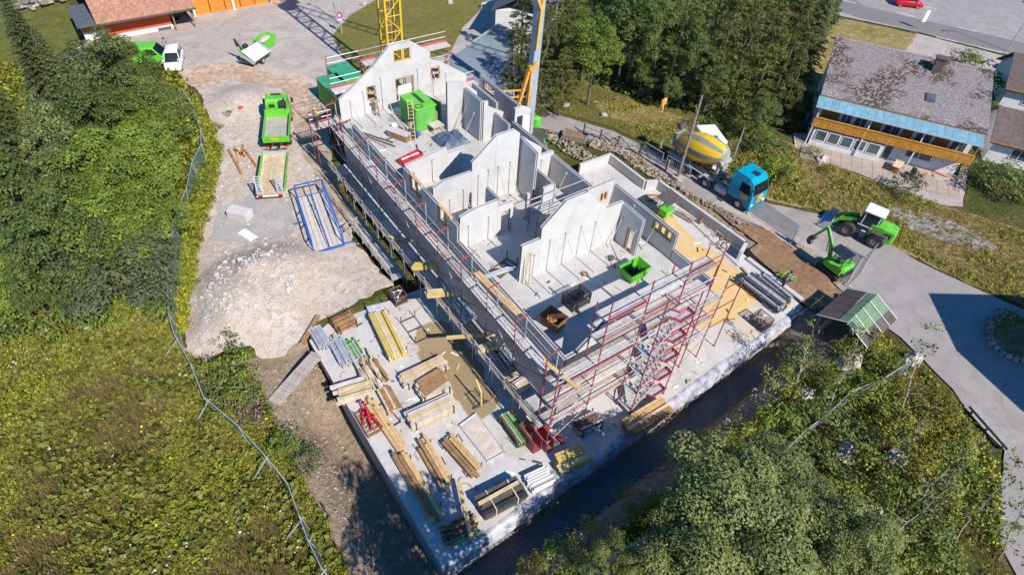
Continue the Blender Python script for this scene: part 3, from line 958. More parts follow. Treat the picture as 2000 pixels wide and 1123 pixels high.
# --- middle and low working platforms left of it
for name, label, z, x0, x1, y0, y1, base in (
        ('working_platform', 'middle working platform of grey formwork sheets with plank railing below the red posts', 1.9, 15.15, 16.5, 15.6, 47.2, 0.0),
        ('low_platform', 'lowest plank walkway with wooden railing in the trench beside the gravel yard', -0.15, 14.2, 15.35, 33.6, 46.0, -2.6)):
    t = thing(name, label, 'platform', (x0, y0, base))
    y = y0
    while y < y1 - 0.1:
        L = min(2.5, y1 - y)
        wpart(MB().box(x0, x1, y + 0.01, y + L - 0.01, z - 0.06, z), 'deck_panel', ['concrete_old', 'wood_grey', 'concrete_old', 'steel_galv'][rs.randrange(4)], t)
        for xx in (x0 + 0.1, x1 - 0.15):
            g = 0.004 if (y < 31.5 and base == 0) else -2.62
            wpart(MB().tube((xx, y + 0.3, g), (xx, y + 0.3, z - 0.06), 0.035), 'support_prop', 'steel_galv', t)
        y += L
    y = y0 + 0.2
    while y < y1:
        wpart(MB().bar((x0 - 0.03, y, z - 0.3), (x0 - 0.1, y, z + 1.1), 0.06, 0.06), 'railing_post', 'steel_galv', t)
        y += 1.75
    y = y0
    while y < y1 - 0.2:
        L = min(rs.uniform(3.2, 4.2), y1 - y)
        for dz, dx in ((0.25, -0.08), (0.62, -0.11), (1.02, -0.14)):
            wpart(MB().bar((x0 + dx, y - 0.12, z + dz + rs.uniform(-.04, .04)), (x0 + dx - rs.uniform(0, .05), y + L + 0.15, z + dz + rs.uniform(-.05, .05)), 0.035, 0.15), 'railing_board', ['wood_grey', 'wood_plank', 'wood_pale'][rs.randrange(3)], t)
        y += L

# --- scaffold behind the back gable
bs_ = thing('back_scaffold', 'scaffold with white decks and red edges behind the back gable near the crane', 'scaffold', (18.0, 50.4, 0))
for (x0, x1, z) in ((15.2, 17.3, 4.1), (17.6, 20.7, 7.0), (20.7, 23.4, 8.9), (26.4, 29.4, 8.9), (27.6, 29.6, 6.6), (31.2, 32.6, 4.2)):
    for j in range(3):
        wpart(MB().box(x0, x1, 50.15 + j * 0.34, 50.47 + j * 0.34, z, z + 0.05), 'deck_plank', 'wood_plank', bs_)
    wpart(MB().box(x0, x1, 51.2, 51.23, z + 0.06, z + 0.22), 'toe_board', 'toe_red', bs_)
    for x in (x0, x1):
        for y in (50.12, 51.2):
            wpart(MB().tube((x, y, -0.1), (x, y, z + (1.1 if y > 51 else 0)), 0.041), 'standard', 'red_paint', bs_)
    for dz in (0.5, 1.0):
        wpart(MB().tube((x0, 51.2, z + dz), (x1, 51.2, z + dz), 0.037, n=5), 'guard_rail', 'steel_galv', bs_)
for dz in (9.4, 9.9):
    wpart(MB().tube((17.6, 51.2, dz), (26.4, 51.2, dz), 0.037, n=5), 'guard_rail', 'steel_galv', bs_)
wpart(MB().tube((17.6, 51.2, 8), (17.6, 51.2, 10.1), 0.041), 'standard', 'red_paint', bs_)

# --- scaffold tower between the middle gables
ti = thing('stairwell_scaffold', 'small rolling scaffold tower with long guard tubes in the stairwell opening', 'scaffold', (23.5, 27.6, FL))
for x in (23.3, 24.3):
    for y in (27.6, 28.6):
        wpart(MB().tube((x, y, FL), (x, y, FL + 3.0), 0.03), 'standard', 'red_paint' if x < 24 else 'steel_galv', ti)
for dz in (0.6, 1.2, 1.8, 2.4, 2.9):
    for y in (27.6, 28.6):
        wpart(MB().tube((23.3, y, FL + dz), (24.3, y, FL + dz), 0.037, n=5), 'rung', 'steel_galv', ti)
for dz, y in ((2.9, 27.6), (2.4, 27.6), (2.95, 28.5), (1.8, 27.6), (1.2, 27.6)):
    wpart(MB().tube((24.3, y, FL + dz), (28.7, y, FL + dz), 0.03, n=6), 'guard_tube', 'steel_galv', ti)
wpart(MB().box(23.35, 24.25, 27.65, 28.55, FL + 1.25, FL + 1.3), 'deck_plank', 'wood_pale', ti)

# ------------------------------------------------------------------ push-pull props bracing the walls
def prop(base, topp, label, lime=False):
    t = thing('wall_prop', label, 'prop', base, 0, 'push-pull props bracing the walls')
    b = Vector(base); p = Vector(topp) - b
    MB().tube((0, 0, 0.05), p * 0.58, 0.035).build('outer_tube', 'steel_galv', t)
    MB().tube(p * 0.5, p, 0.026).build('inner_tube', 'green_lime' if lime else 'steel_galv', t)
    MB().cbox((0, 0, 0.012), (0.22, 0.22, 0.038)).tube((-0.06, 0, 0.06), (0.06, 0, 0.06), 0.03).build('foot_plate', 'steel_galv', t)
    n = p.normalized()
    MB().cbox(p, (0.14, 0.14, 0.14)).build('head_plate', 'steel_galv', t)


ROWS = [('front face of the foremost gable wall', 24.4, [19.9, 20.7, 21.95, 23.3, 24.65, 26.0], 2.0, [1.75, 2.1, 2.9, 2.9, 2.9, 2.8], FL),
        ('low wall behind the rust brown frame', 29.34, [18.5, 20.2], 1.6, [2.0, 2.1], FL),
        ('tall middle gable wall', 33.14, [19.2, 20.4, 21.7, 22.6, 23.5, 24.6, 26.9, 27.7], 1.5, [1.5, 2.0, 2.8, 3.0, 3.0, 3.0, 2.2, 2.2], FL),
        ('short white wall behind the red toolbox', 37.6, [18.6, 20.2], 1.4, [1.5, 2.0], FL),
        ('back gable wall', 49.45, [18.6, 19.9, 21.7, 25.4, 27.0, 28.4], 2.2, [1.7, 2.3, 3.2, 3.1, 2.4, 2.0], FL)]
for what, y, xs, reach, hs, f in ROWS:
    for i, (x, h) in enumerate(zip(xs, hs)):
        prop((x + 0.12, y - reach, f), (x, y - 0.03, f + h), '%s steel prop from the left bracing the %s' % (ORD[i], what), lime=False)
for i, (x, y, h, dx) in enumerate(((26.55, 42.6, 2.6, -1.3), (26.55, 41.4, 2.4, -1.4), (28.4, 22.6, 2.2, -1.3), (28.4, 24.1, 2.4, -1.0), (26.2, 31.9, 1.9, -0.9), (30.45, 22.6, 2.0, -1.0), (30.45, 25.0, 2.0, -1.1), (28.65, 31.0, 1.9, -0.9), (28.65, 36.4, 1.9, -0.9))):
    where = ['upper side of the tall rear cross wall', 'lower side of the tall rear cross wall', 'near end of the short wall with the door', 'far end of the short wall with the door', 'low cross wall in the middle room', 'right long wall beside its timber window', 'right long wall behind the door wall', 'narrow right wall near the working man', 'narrow right wall beside the middle gable'][i]
    prop((x + dx, y - 0.1, FL), (x - 0.03, y, FL + h), 'slanting steel prop holding the %s' % where, lime=(i == 5))

# ------------------------------------------------------------------ building materials lying about
rk = random.Random(11)


def laid(name, label, cat, a, b, w, h, nx, nz, mats, part='board', z=0.0, jit=0.04, round_=False, bearers=True, straps=None, fill=0.94, lenjit=0.05, skew=0.0, posts=None, group='stacks on the concrete deck'):
    """stack of boards, beams or tubes along the line a-b (photo pixels at height z); every piece an object"""
    A, B = at(*a, z), at(*b, z)
    L = (B - A).length; mid = (A + B) / 2
    t = thing(name, label, cat, mid, ang(A, B), group)
    pw, ph = w / nx, h / nz
    mats = mats if isinstance(mats, (list, tuple)) else [mats]
    mes = []
    for k in range(3):
        mb = MB(); Lk = L * (1 - lenjit * k * 0.5)
        if round_:
            r = min(pw, ph) / 2 * 0.92
            mb.tube((-Lk / 2, 0, 0), (Lk / 2, 0, 0), r, n=7)
            mb.cbox((-Lk / 2 + 0.02, 0, 0), (0.03, r * 3, r * 3))
            mb.tube((Lk * 0.05, 0, 0), (Lk * 0.11, 0, 0), r * 1.35, n=7)
        else:
            mb.cbox((0, 0, 0), (Lk, pw * fill, ph * 0.95))
        me = bpy.data.meshes.new(part); me.from_pydata(mb.v, [], mb.f); me.update(); mes.append(me)
    zb = 0.1 if bearers else 0.004
    for iz in range(nz):
        for ix in range(nx):
            if iz == nz - 1 and nz > 1 and rk.random() < 0.12:
                continue
            me = mes[rk.randrange(3)]
            mk = mats[rk.randrange(len(mats))]
            o = bpy.data.objects.new(part, me)
            COL.objects.link(o); o.parent = t
            if not me.materials:
                me.materials.append(MATS[mk])
            o.material_slots[0].link = 'OBJECT'; o.material_slots[0].material = MATS[mk]
            o.location = (rk.uniform(-jit, jit) * 2.5, (ix + 0.5) * pw - w / 2 + rk.uniform(-jit, jit) * 0.3, zb + (iz + 0.5) * ph)
            o.rotation_euler = (0, 0, rk.uniform(-skew, skew))
    if bearers:
        for s in (-0.32, 0.32):
            MB().cbox((s * L, 0, 0.053), (0.1, w * 1.04, 0.09)).build('bearer', 'wood_grey', t)
    if straps:
        for s in (-0.25, 0.25):
            mb = MB(); x = s * L; y = w / 2 + 0.012; zt = zb + h + 0.012
            mb.bar((x, -y, zb), (x, -y, zt), 0.07, 0.012).bar((x, -y, zt), (x, y, zt), 0.07, 0.012).bar((x, y, zt), (x, y, zb), 0.07, 0.012)
            mb.build('strap', straps, t)
    if posts:
        for s in (-0.42, 0.42):
            mb = MB()
            for y in (-w / 2 - 0.06, w / 2 + 0.06):
                mb.bar((s * L, y, 0.02), (s * L, y, posts), 0.06)
            mb.bar((s * L, -w / 2 - 0.09, 0.045), (s * L, w / 2 + 0.09, 0.045), 0.06)
            mb.build('rack_frame', 'steel_dark', t)
    return t


laid('formwork_beam_stack', 'long stack of yellow formwork beams beside the dark bent frames', 'beam stack', (738, 618), (779, 703), 1.35, 0.55, 7, 3, ['wood_yellow', 'wood_yellow', 'wood_pale'], 'beam', posts=0.75)
laid('prop_rack', 'rack of rusty brown steel props nearest the back left deck corner', 'prop rack', (653, 642), (691, 624), 1.5, 0.5, 9, 3, ['rust', 'wood_brown', 'rust'], 'prop', round_=True, posts=0.7)
laid('prop_bundle', 'bluish galvanised props lying at the deck edge left of the brown prop rack', 'prop bundle', (616, 648), (637, 683), 0.95, 0.4, 8, 3, 'steel_galv', 'prop', round_=True, jit=0.1)
laid('prop_bundle', 'galvanised props with grey heads between the brown rack and the loose planks', 'prop bundle', (656, 667), (681, 714), 1.15, 0.4, 9, 3, 'steel_galv', 'prop', round_=True, jit=0.12)
laid('prop_bundle', 'short props with lime green sleeves above the loose planks', 'prop bundle', (684, 672), (702, 702), 0.85, 0.35, 7, 2, ['steel_galv', 'green_lime', 'steel_galv'], 'prop', round_=True, jit=0.12)
laid('tube_rack', 'flat rack of silver tubes next to the wire mesh crate', 'tube rack', (717, 610), (755, 601), 0.95, 0.25, 8, 2, 'steel_galv', 'tube', round_=True, posts=0.5)
laid('plank_heap', 'untidy heap of loose brown planks in the middle of the left deck edge', 'plank heap', (709, 705), (738, 758), 1.5, 0.45, 8, 4, ['wood_pale', 'wood_brown', 'wood_plank', 'wood_new'], 'plank', jit=0.3, fill=0.7, lenjit=0.35, skew=0.16)
laid('board_stack', 'pale formwork boards sticking out over the left edge of the deck', 'board stack', (655, 778), (722, 758), 1.5, 0.5, 4, 3, ['wood_plank', 'wood_pale', 'wood_plank'], 'board', jit=0.12, fill=0.6, skew=0.03)
laid('board_pair', 'two long boards above the pale formwork boards at the left deck edge', 'boards', (662, 756), (712, 745), 0.5, 0.22, 2, 2, ['wood_new', 'wood_plank'], 'board', jit=0.08)
laid('brown_beam_stack', 'small stack of perforated brown beams below the loose plank heap', 'beam stack', (749, 763), (771, 804), 0.95, 0.35, 6, 2, ['wood_brown', 'wood_pale', 'wood_brown'], 'beam')
laid('plank_stack', 'pale plank stack at the upper edge of the drying puddle', 'plank stack', (784, 752), (869, 711), 1.15, 0.4, 4, 3, ['wood_plank', 'wood_pale'], 'plank', posts=0.7)
laid('beam_stack', 'stack of pale beams half covered by brown sheets', 'beam stack', (818, 775), (875, 752), 1.3, 0.6, 6, 4, ['wood_pale', 'wood_plank'], 'beam', posts=0.8)
laid('formwork_beam_stack', 'neat stack of notched pale beams under the brown covered stack', 'beam stack', (798, 828), (884, 788), 1.3, 0.6, 5, 4, ['wood_pale', 'wood_plank', 'wood_pale'], 'beam', posts=0.85)
laid('orange_boards', 'long orange brown boards lying beside the red clamps', 'boards', (722, 787), (786, 880), 0.75, 0.25, 3, 2, ['wood_new', 'wood_new', 'wood_pale'], 'board', jit=0.06)
laid('timber_stack', 'long weathered timber stack reaching into the shade at the left deck edge', 'timber stack', (778, 890), (855, 1018), 0.8, 0.4, 3, 3, ['wood_brown', 'wood_plank', 'wood_new'], 'timber', jit=0.1)
laid('single_timbers', 'two thin timbers beside the long weathered timber stack', 'timbers', (792, 890), (862, 1000), 0.25, 0.14, 2, 1, 'wood_new', 'timber', posts=0.5)
laid('board_stack', 'tan boards in the centre of three board stacks near the front', 'board stack', (824, 866), (872, 948), 0.85, 0.35, 4, 2, ['wood_new', 'wood_pale', 'wood_brown'], 'board', jit=0.15, posts=0.5)
laid('board_stack', 'olive brown boards right of the tan boards with a pale frame on top', 'board stack', (874, 862), (931, 926), 1.0, 0.35, 4, 2, ['wood_new', 'wood_brown'], 'board', jit=0.15, posts=0.5)
laid('single_plank', 'single plank laid across the rusty tubes at the front', 'plank', (895, 940), (921, 1053), 0.28, 0.12, 1, 1, 'wood_new', 'plank', z=0.55, bearers=False, group=None)
laid('rusty_tube_stack', 'rusty tubes in blue shade at the very front corner of the deck', 'tube stack', (872, 1052), (925, 1026), 1.25, 0.5, 9, 4, ['rust', 'wood_brown', 'green_dark', 'rust'], 'tube', round_=True, jit=0.15)
laid('black_beam_stack', 'black wrapped beams with pale straps and a light batten near the front edge', 'beam stack', (937, 1000), (1020, 957), 1.35, 0.75, 5, 4, ['black_plastic', 'steel_dark', 'black_plastic'], 'beam', straps='wood_pale')
laid('light_batten', 'long light batten resting on the black wrapped beams', 'batten', (934, 985), (1016, 940), 0.2, 0.14, 1, 1, 'wood_pale', 'batten', z=0.9, bearers=False, group=None)
laid('slat_stack', 'white slats in blue shade between black beams and yellow timber pile', 'slat stack', (1032, 950), (1074, 930), 1.2, 0.4, 7, 3, 'white_sheet', 'slat', fill=0.6)
laid('timber_pile', 'sunlit yellowish timber pile near the red and white board', 'timber pile', (1090, 914), (1138, 893), 1.2, 0.65, 6, 4, ['wood_pale', 'wood_new', 'wood_yellow'], 'timber', jit=0.12)
laid('timber_stack', 'sunlit and dappled timber stack by the front foil', 'timber stack', (1222, 845), (1300, 797), 1.3, 0.6, 6, 4, ['wood_pale', 'wood_brown', 'wood_new'], 'timber')
laid('tube_rack', 'rack of mixed red green and silver tubes left of the red steel boxes', 'tube rack', (987, 817), (1026, 872), 0.95, 0.6, 7, 4, ['wood_brown', 'rust', 'steel_galv', 'rust', 'steel_dark', 'green_lime', 'steel_galv'], 'tube', round_=True, posts=0.9)
laid('tube_stack', 'stack of dark tubes in tree shade in front of the red scaffold', 'tube stack', (1125, 842), (1168, 822), 1.1, 0.55, 7, 4, ['steel_dark', 'rust', 'steel_galv'], 'tube', round_=True, posts=0.8)
laid('scaffold_frame_stack', 'large stack of silver scaffold frames at the right end of the deck', 'frame stack', (1452, 550), (1528, 608), 1.5, 0.7, 8, 4, ['steel_galv', 'steel_galv', 'steel_dark'], 'frame_tube', round_=True, posts=0.95)
laid('silver_rail_stack', 'thin silver rails between the scaffold frames and the deck kerb', 'rail stack', (1485, 545), (1540, 590), 0.7, 0.4, 5, 3, ['steel_galv', 'steel_dark'], 'rail', round_=True)
laid('short_boards', 'short pale boards at the end of the silver rails', 'boards', (1524, 590), (1540, 600), 0.6, 0.3, 3, 2, 'wood_new', 'board')
# timber laid across the left scaffold
for a, b, z, lab in (((806, 524), (852, 522), 3.0, 'yellow formwork beams lying across the working platform, upper pair'), ((832, 578), (893, 572), 3.0, 'yellow formwork beams lying across the working platform, lower pair'), ((932, 688), (972, 675), 2.4, 'short yellow beams on the working platform beside the lime green props')):
    laid('cross_beams', lab, 'beams', a, b, 0.55, 0.35, 3, 2, ['wood_yellow', 'wood_pale', 'wood_yellow'], 'beam', z=z, bearers=False, group='beams laid across the left scaffold')
for i, (a, b, z, lab) in enumerate((((768, 462), (808, 472), 2.4, 'upper skewed orange plank on the working platform'), ((756, 462), (798, 470), 2.5, 'upper skewed plank beside it on the working platform'), ((755, 419), (832, 428), 2.3, None), ((755, 465), (802, 472), 2.4, None))):
    if lab:
        laid('loose_plank', lab, 'plank', a, b, 0.25, 0.07, 1, 1, 'wood_new', 'plank', z=z, bearers=False, group='loose planks on the left scaffold')
laid('long_plank', 'long brown planks leaning along the left wall top near the silver tubes', 'planks', (930, 533), (1012, 614), 0.5, 0.1, 2, 1, ['wood_new', 'wood_brown'], 'plank', z=5.95, bearers=False, group=None)
laid('cross_plank', 'thin beam sticking out from the left scaffold over the puddle', 'beam', (868, 662), (966, 655), 0.22, 0.2, 1, 1, 'wood_new', 'beam', z=2.2, bearers=False, group=None)
laid('corner_plank', 'diagonal plank on the scaffold at the front left building corner', 'plank', (1058, 702), (1130, 760), 0.26, 0.07, 1, 1, 'wood_new', 'plank', z=6.8, bearers=False, group=None)
laid('prop_bundle', 'silver props piled on the working platform near the lower yellow beams', 'prop bundle', (893, 590), (918, 628), 0.95, 0.5, 8, 4, 'steel_galv', 'prop', z=1.91, round_=True, jit=0.12, bearers=False)
laid('prop_bundle', 'lime green and silver props piled on the working platform near the building corner', 'prop bundle', (978, 690), (1000, 722), 0.9, 0.5, 7, 4, ['green_lime', 'steel_galv', 'steel_galv', 'steel_dark'], 'prop', z=1.91, round_=True, jit=0.12, bearers=False)
laid('plank_pile', 'short plank pile on the working platform beside the lime green props', 'plank pile', (1003, 762), (1030, 745), 0.9, 0.3, 4, 3, ['wood_pale', 'wood_plank'], 'plank', z=1.91, bearers=False)
# planks from the yard to the deck
laid('access_plank', 'long grey gangway plank leading from the bank up to the left deck corner', 'gangway', (532, 790), (620, 692), 0.95, 0.1, 3, 1, ['wood_grey', 'wood_plank'], 'plank', z=0.05, bearers=False, fill=0.99, jit=0.0, group=None)
laid('leaning_plank', 'brown plank lying over the deck corner towards the gravel yard', 'plank', (590, 672), (622, 618), 0.35, 0.12, 1, 1, 'wood_brown', 'plank', z=0.3, bearers=False, group=None)
# yard
laid('rusty_planks', 'rusty orange formwork scraps scattered on the yard near the trailer', 'scrap', (462, 282), (482, 330), 1.6, 0.2, 5, 1, ['rust_bright', 'wood_new'], 'scrap', z=0.1, jit=0.35, fill=0.55, lenjit=0.6, skew=0.5, bearers=False, group=None)


def wire_crate(u, v, sx, sy, h, rz, label, name='mesh_crate', z=0.0, content=('steel_galv', 'white_sheet', 'steel_dark'), material='rust', wall='steel_dark', group=None):
    p = at(u, v, z)
    t = thing(name, label, 'crate', p, rz, group)
    mb = MB()
    for x in (-sx / 2, sx / 2):
        for y in (-sy / 2, sy / 2):
            mb.bar((x, y, 0), (x, y, h), 0.07)
    for zz in (0.12, h - 0.03):
        mb.bar((-sx / 2, -sy / 2, zz), (sx / 2, -sy / 2, zz), 0.05).bar((-sx / 2, sy / 2, zz), (sx / 2, sy / 2, zz), 0.05)
        mb.bar((-sx / 2, -sy / 2, zz), (-sx / 2, sy / 2, zz), 0.05).bar((sx / 2, -sy / 2, zz), (sx / 2, sy / 2, zz), 0.05)
    mb.build('crate_frame', material, t)
    for (a, b) in (((-sx / 2, -sy / 2), (sx / 2, -sy / 2)), ((sx / 2, -sy / 2), (sx / 2, sy / 2)), ((sx / 2, sy / 2), (-sx / 2, sy / 2)), ((-sx / 2, sy / 2), (-sx / 2, -sy / 2))):
        mb = MB(); a, b = V(*a), V(*b); n = int((b - a).length / 0.1)
        for i in range(1, n):
            q = a.lerp(b, i / n); mb.bar(q + V(0, 0, 0.12), q + V(0, 0, h - 0.05), 0.018)
        for k in range(1, int(h / 0.12)):
            mb.bar(a + V(0, 0, 0.12 * k), b + V(0, 0, 0.12 * k), 0.018)
        mb.build('mesh_side', wall, t)
    MB().box(-sx / 2, sx / 2, -sy / 2, sy / 2, 0.1, 0.13).build('crate_floor', 'steel_dark', t)
    r = random.Random(u)
    mb = {}
    for i in range(26):
        k = content[r.randrange(len(content))]
        mb.setdefault(k, MB())
        c = V(r.uniform(-.4, .4) * sx, r.uniform(-.4, .4) * sy, r.uniform(0.25, 0.95) * h * 0.92)
        d = V(r.uniform(-1, 1), r.uniform(-1, 1), r.uniform(-.3, .3)).normalized() * 0.18
        mb[k].tube(c - d, c + d, 0.045)
    for k, b in mb.items():
        b.build('scaffold_couplers', k, t)
    return t


wire_crate(778, 586, 0.95, 1.2, 0.85, 0, 'rusty wire mesh crate full of couplings at the back edge of the deck')
wire_crate(1483, 634, 1.0, 1.3, 0.95, 0, 'dark wire mesh crate beside the silver scaffold frames on the right')
wire_crate(1124, 592, 1.5, 1.1, 1.0, 0.05, 'empty black mesh cage on the open front floor', 'mesh_cage', z=FL, content=('steel_dark',), material='steel_dark')


def bent_frames(u, v, rz, label, n=3, L=2.3, w=1.15, h=0.75):
    p = at(u, v, 0)
    t = thing('storage_rack', label, 'rack', p, rz)
    mb = MB()
    for y in (-w / 2, w / 2):
        mb.bar((-L / 2, y, 0.05), (L / 2, y, 0.05), 0.06)
    mb.build('long_rail', 'steel_dark', t)
    for i in range(n):
        x = -L / 2 + L * i / (n - 1)
        MB().bar((x, -w / 2 - .03, 0.112), (x, w / 2 + .03, 0.112), 0.06).build('cross_rail', 'steel_dark', t)
    for x in (-L / 2 + .04, L / 2 - .04):
        for y in (-w / 2, w / 2):
            MB().bar((x, y, 0.08), (x, y, h), 0.055).build('corner_post', 'steel_dark', t)


bent_frames(811, 645, PI / 2, 'dark empty steel rack with four posts beside the yellow beams')
bent_frames(757, 812, PI / 2 + 0.1, 'dark empty rack half hidden behind the orange boards', L=1.9, w=0.8, h=0.6)

# flat forming plate with sand
t = thing('form_plate', 'large flat whitish form plate with sandy stains on the deck', 'form plate', at(941, 866), 0)
A, B_, C_, D_ = (at(*q) - at(941, 866) for q in ((897, 832), (930, 808), (985, 884), (952, 902)))
MB().prism([A, B_, C_, D_], 0.004, 0.1).build('plate', 'concrete_wall', t)
mat('sand_stain', (0.50, 0.42, 0.34), (0.58, 0.52, 0.47), 1.2, 0.9, col3=(0.36, 0.27, 0.20), scale3=1.4)
c4 = (A + B_ + C_ + D_) / 4
MB().prism([c4 + (q - c4) * 0.88 for q in (A, B_, C_, D_)], 0.102, 0.125).build('sand_layer', 'sand_stain', t)
mb = MB()
for a, b in ((A, B_), (B_, C_), (C_, D_), (D_, A)):
    mb.bar(a + V(0, 0, 0.08), b + V(0, 0, 0.08), 0.05, 0.16)
mb.build('edge_rim', 'steel_galv', t)

# red clamps on a pallet
t = thing('clamp_pallet', 'wooden pallet box holding bright red steel clamps at the left deck edge', 'pallet box', at(722, 824), 0.0)
for i in range(7):
    MB().cbox((0, -1.0 + i * 0.33, 0.12), (1.1, 0.14, 0.03)).build('pallet_board', 'wood_brown', t)
for x in (-0.5, 0, 0.5):
    MB().cbox((x, 0, 0.054), (0.1, 2.2, 0.1)).build('pallet_bearer', 'wood_grey', t)
for x in (-0.6, 0.6):
    MB().cbox((x, 0, 0.25), (0.03, 2.2, 0.28)).build('side_board', 'wood_brown', t)
for i, (x, y, r) in enumerate(((-0.25, 0.4, 1.2), (0.2, 0.2, 1.9), (-0.05, -0.3, 1.4), (0.3, -0.5, 1.75), (0.1, 0.7, 1.5))):
    d = V(math.cos(r), math.sin(r), 0) * 0.62
    c = V(x, y, 0.26 + 0.09 * i)
    MB().bar(c - d, c + d, 0.13, 0.1).bar(c + d * .8 + V(-.2, 0, 0), c + d * .8 + V(.2, 0, 0), 0.1).tube(c - d * .5, c - d * .5 + V(0, 0, .2), 0.05).build('clamp', 'red_bright', t)

# lifting fork in the puddle
t = thing('lifting_fork', 'yellow crane lifting fork standing in the drying puddle', 'lifting fork', at(938, 790), 0.0)
for x in (-0.4, 0.4):
    MB().bar((x, -0.1, 0.04), (x, 1.3, 0.04), 0.1, 0.06).build('fork_tine', 'steel_dark', t)
MB().bar((-0.6, -0.1, 0.11), (0.6, -0.1, 0.11), 0.09).build('cross_bar', 'steel_dark', t)
MB().bar((0, -0.1, 0.1), (0, -0.02, 1.5), 0.13, 0.1).build('mast', 'wood_yellow', t)
MB().bar((0, -0.02, 1.5), (0, 0.6, 2.05), 0.1, 0.1).tube((0, 0.55, 1.9), (0, 0.65, 2.15), 0.06).build('upper_arm', 'wood_yellow', t)
MB().path([(-0.35, 0.2, 0.1), (-0.3, 0.15, 0.9), (0, 0.0, 1.2), (0.3, 0.15, 0.9), (0.35, 0.2, 0.1)], 0.025).build('side_brace', 'steel_dark', t)

# brown cover sheets on the pale beams
t = thing('cover_sheets', 'overlapping brown plywood sheets covering the pale beams', 'plywood sheets', at(845, 757), 0.12)
for i, (x, y, z, r) in enumerate(((0.1, 0.25, 0.78, 0.0), (-0.1, -0.3, 0.80, 0.05))):
    MB().cbox((x, y, z), (1.9, 0.8, 0.025), r).build('sheet', 'wood_brown', t)

# red steel boxes by the front scaffold, barrier board
t = thing('steel_boxes', 'open red brown steel formwork boxes under the scaffold corner', 'formwork box', at(1046, 862), 0.0)
for i, (x, y, w, L, h) in enumerate(((0.35, -0.1, 0.55, 1.9, 1.0), (-0.35, 0.2, 0.6, 1.7, 1.15))):
    MB().box(x - w / 2, x + w / 2, y - L / 2, y + L / 2, 0.004, 0.05).build('box_floor', 'red_paint', t)
    for s in (-1, 1):
        MB().cbox((x + s * w / 2, y, h / 2 + 0.05), (0.05, L, h)).build('box_side', 'red_paint', t)
    MB().cbox((x, y + L / 2, h / 2 + 0.05), (w - 0.06, 0.05, h)).build('box_end', 'steel_dark', t)
t = thing('barrier_board', 'red and white striped barrier board lying beside the scaffold foot', 'barrier board', at(1083, 848), 0.0)
A, B_ = at(1066, 832) - at(1083, 848), at(1101, 866) - at(1083, 848)
for i in range(4):
    MB().bar(A.lerp(B_, i / 4) + V(0, 0, .12), A.lerp(B_, (i + 1) / 4) + V(0, 0, .12), 0.28, 0.04).build('stripe_panel', 'white_sheet' if i == 1 else 'red_bright', t)
for s in (0.1, 0.9):
    MB().cbox(A.lerp(B_, s) + V(0, 0, 0.05), (0.3, 0.3, 0.09)).build('board_foot', 'rubber', t)


def skip(u, v, z, sx, sy, h, rz, label, material, name='skip', group=None, fillm=None, rim=None):
    """open tipping skip with sloping ends"""
    t = thing(name, label, 'skip', at(u, v, z), rz, group)
    k = 0.72
    b = [(-sx / 2 * k, -sy / 2 * .9), (sx / 2 * k, -sy / 2 * .9), (sx / 2 * k, sy / 2 * .9), (-sx / 2 * k, sy / 2 * .9)]
    tp = [(-sx / 2, -sy / 2), (sx / 2, -sy / 2), (sx / 2, sy / 2), (-sx / 2, sy / 2)]
    MB().prism(b, 0.1, 0.14).build('skip_floor', material, t)
    for i in range(4):
        j = (i + 1) % 4
        mb = MB(); w = 0.03
        p = [V(*b[i], 0.14), V(*b[j], 0.14), V(*tp[j], h), V(*tp[i], h)]
        n = (p[1] - p[0]).cross(p[2] - p[0]).normalized() * w
        mb.hexa([p[0], p[1], p[1] - n, p[0] - n, p[3], p[2], p[2] - n, p[3] - n])
        mb.build('skip_side', material, t)
    mb = MB()
    for i in range(4):
        mb.bar(V(*tp[i], h), V(*tp[(i + 1) % 4], h), 0.07)
    mb.build('rim', rim or material, t)
    mb = MB()
    for x in (-sx * .25, sx * .25):
        mb.bar((x, -sy / 2 * .8, 0.05), (x, sy / 2 * .8, 0.05), 0.1, 0.1)
    mb.build('skid', material, t)
    if fillm:
        mb = MB(); r = random.Random(u)
        for i in range(14):
            mb.blob((r.uniform(-.3, .3) * sx, r.uniform(-.35, .35) * sy, r.uniform(.15, .5) * h), r.uniform(.1, .2), i)
        mb.build('contents', fillm, t)
    return t


skip(1079, 636, FL, 1.15, 1.45, 0.95, 0.25, 'rusty brown tipping skip on the shaded front floor', 'rust', fillm='rust_bright')
t = skip(1236, 540, FL, 1.9, 1.25, 0.95, 0.02, 'lime green waste skip with black contents in the front room', 'green_lime', fillm='black_plastic')
for i, x in enumerate((-0.7, -0.42, -0.14, 0.14, 0.42, 0.7)):
    MB().cbox((x * 0.93, -0.62, 0.55), (0.14, 0.05, 0.35)).build('side_rib', 'green_lime', t)

# things on the upper floor ---------------------------------------------------
t = thing('tool_container', 'green site container with a black symbol on its roof standing inside the shell', 'container', (23.4, 45.85, FL), 0.02)
MB().rbox((0, 0, 1.15), (2.0, 2.9, 2.1), 0.04).build('container_body', 'green_container', t)
MB().rbox((0.05, 0, 2.26), (2.1, 3.0, 0.1), 0.03).build('container_roof', 'green_lime', t)
for i in range(11):
    MB().cbox((-1.01, -1.3 + i * 0.26, 1.1), (0.04, 0.1, 1.9)).build('wall_rib', 'green_container', t)
MB().cbox((0.2, 0.25, 2.32), (0.35, 1.9, 0.012)).build('roof_stripe', 'black_plastic', t)
mb = MB()
for i in range(14):
    a = 2 * PI * i / 14; b = 2 * PI * (i + 1) / 14
    mb.bar((-0.45 + .32 * math.cos(a), -1.05 + .32 * math.sin(a), 2.32), (-0.45 + .32 * math.cos(b), -1.05 + .32 * math.sin(b), 2.32), 0.1, 0.012)
mb.build('roof_ring', 'black_plastic', t)
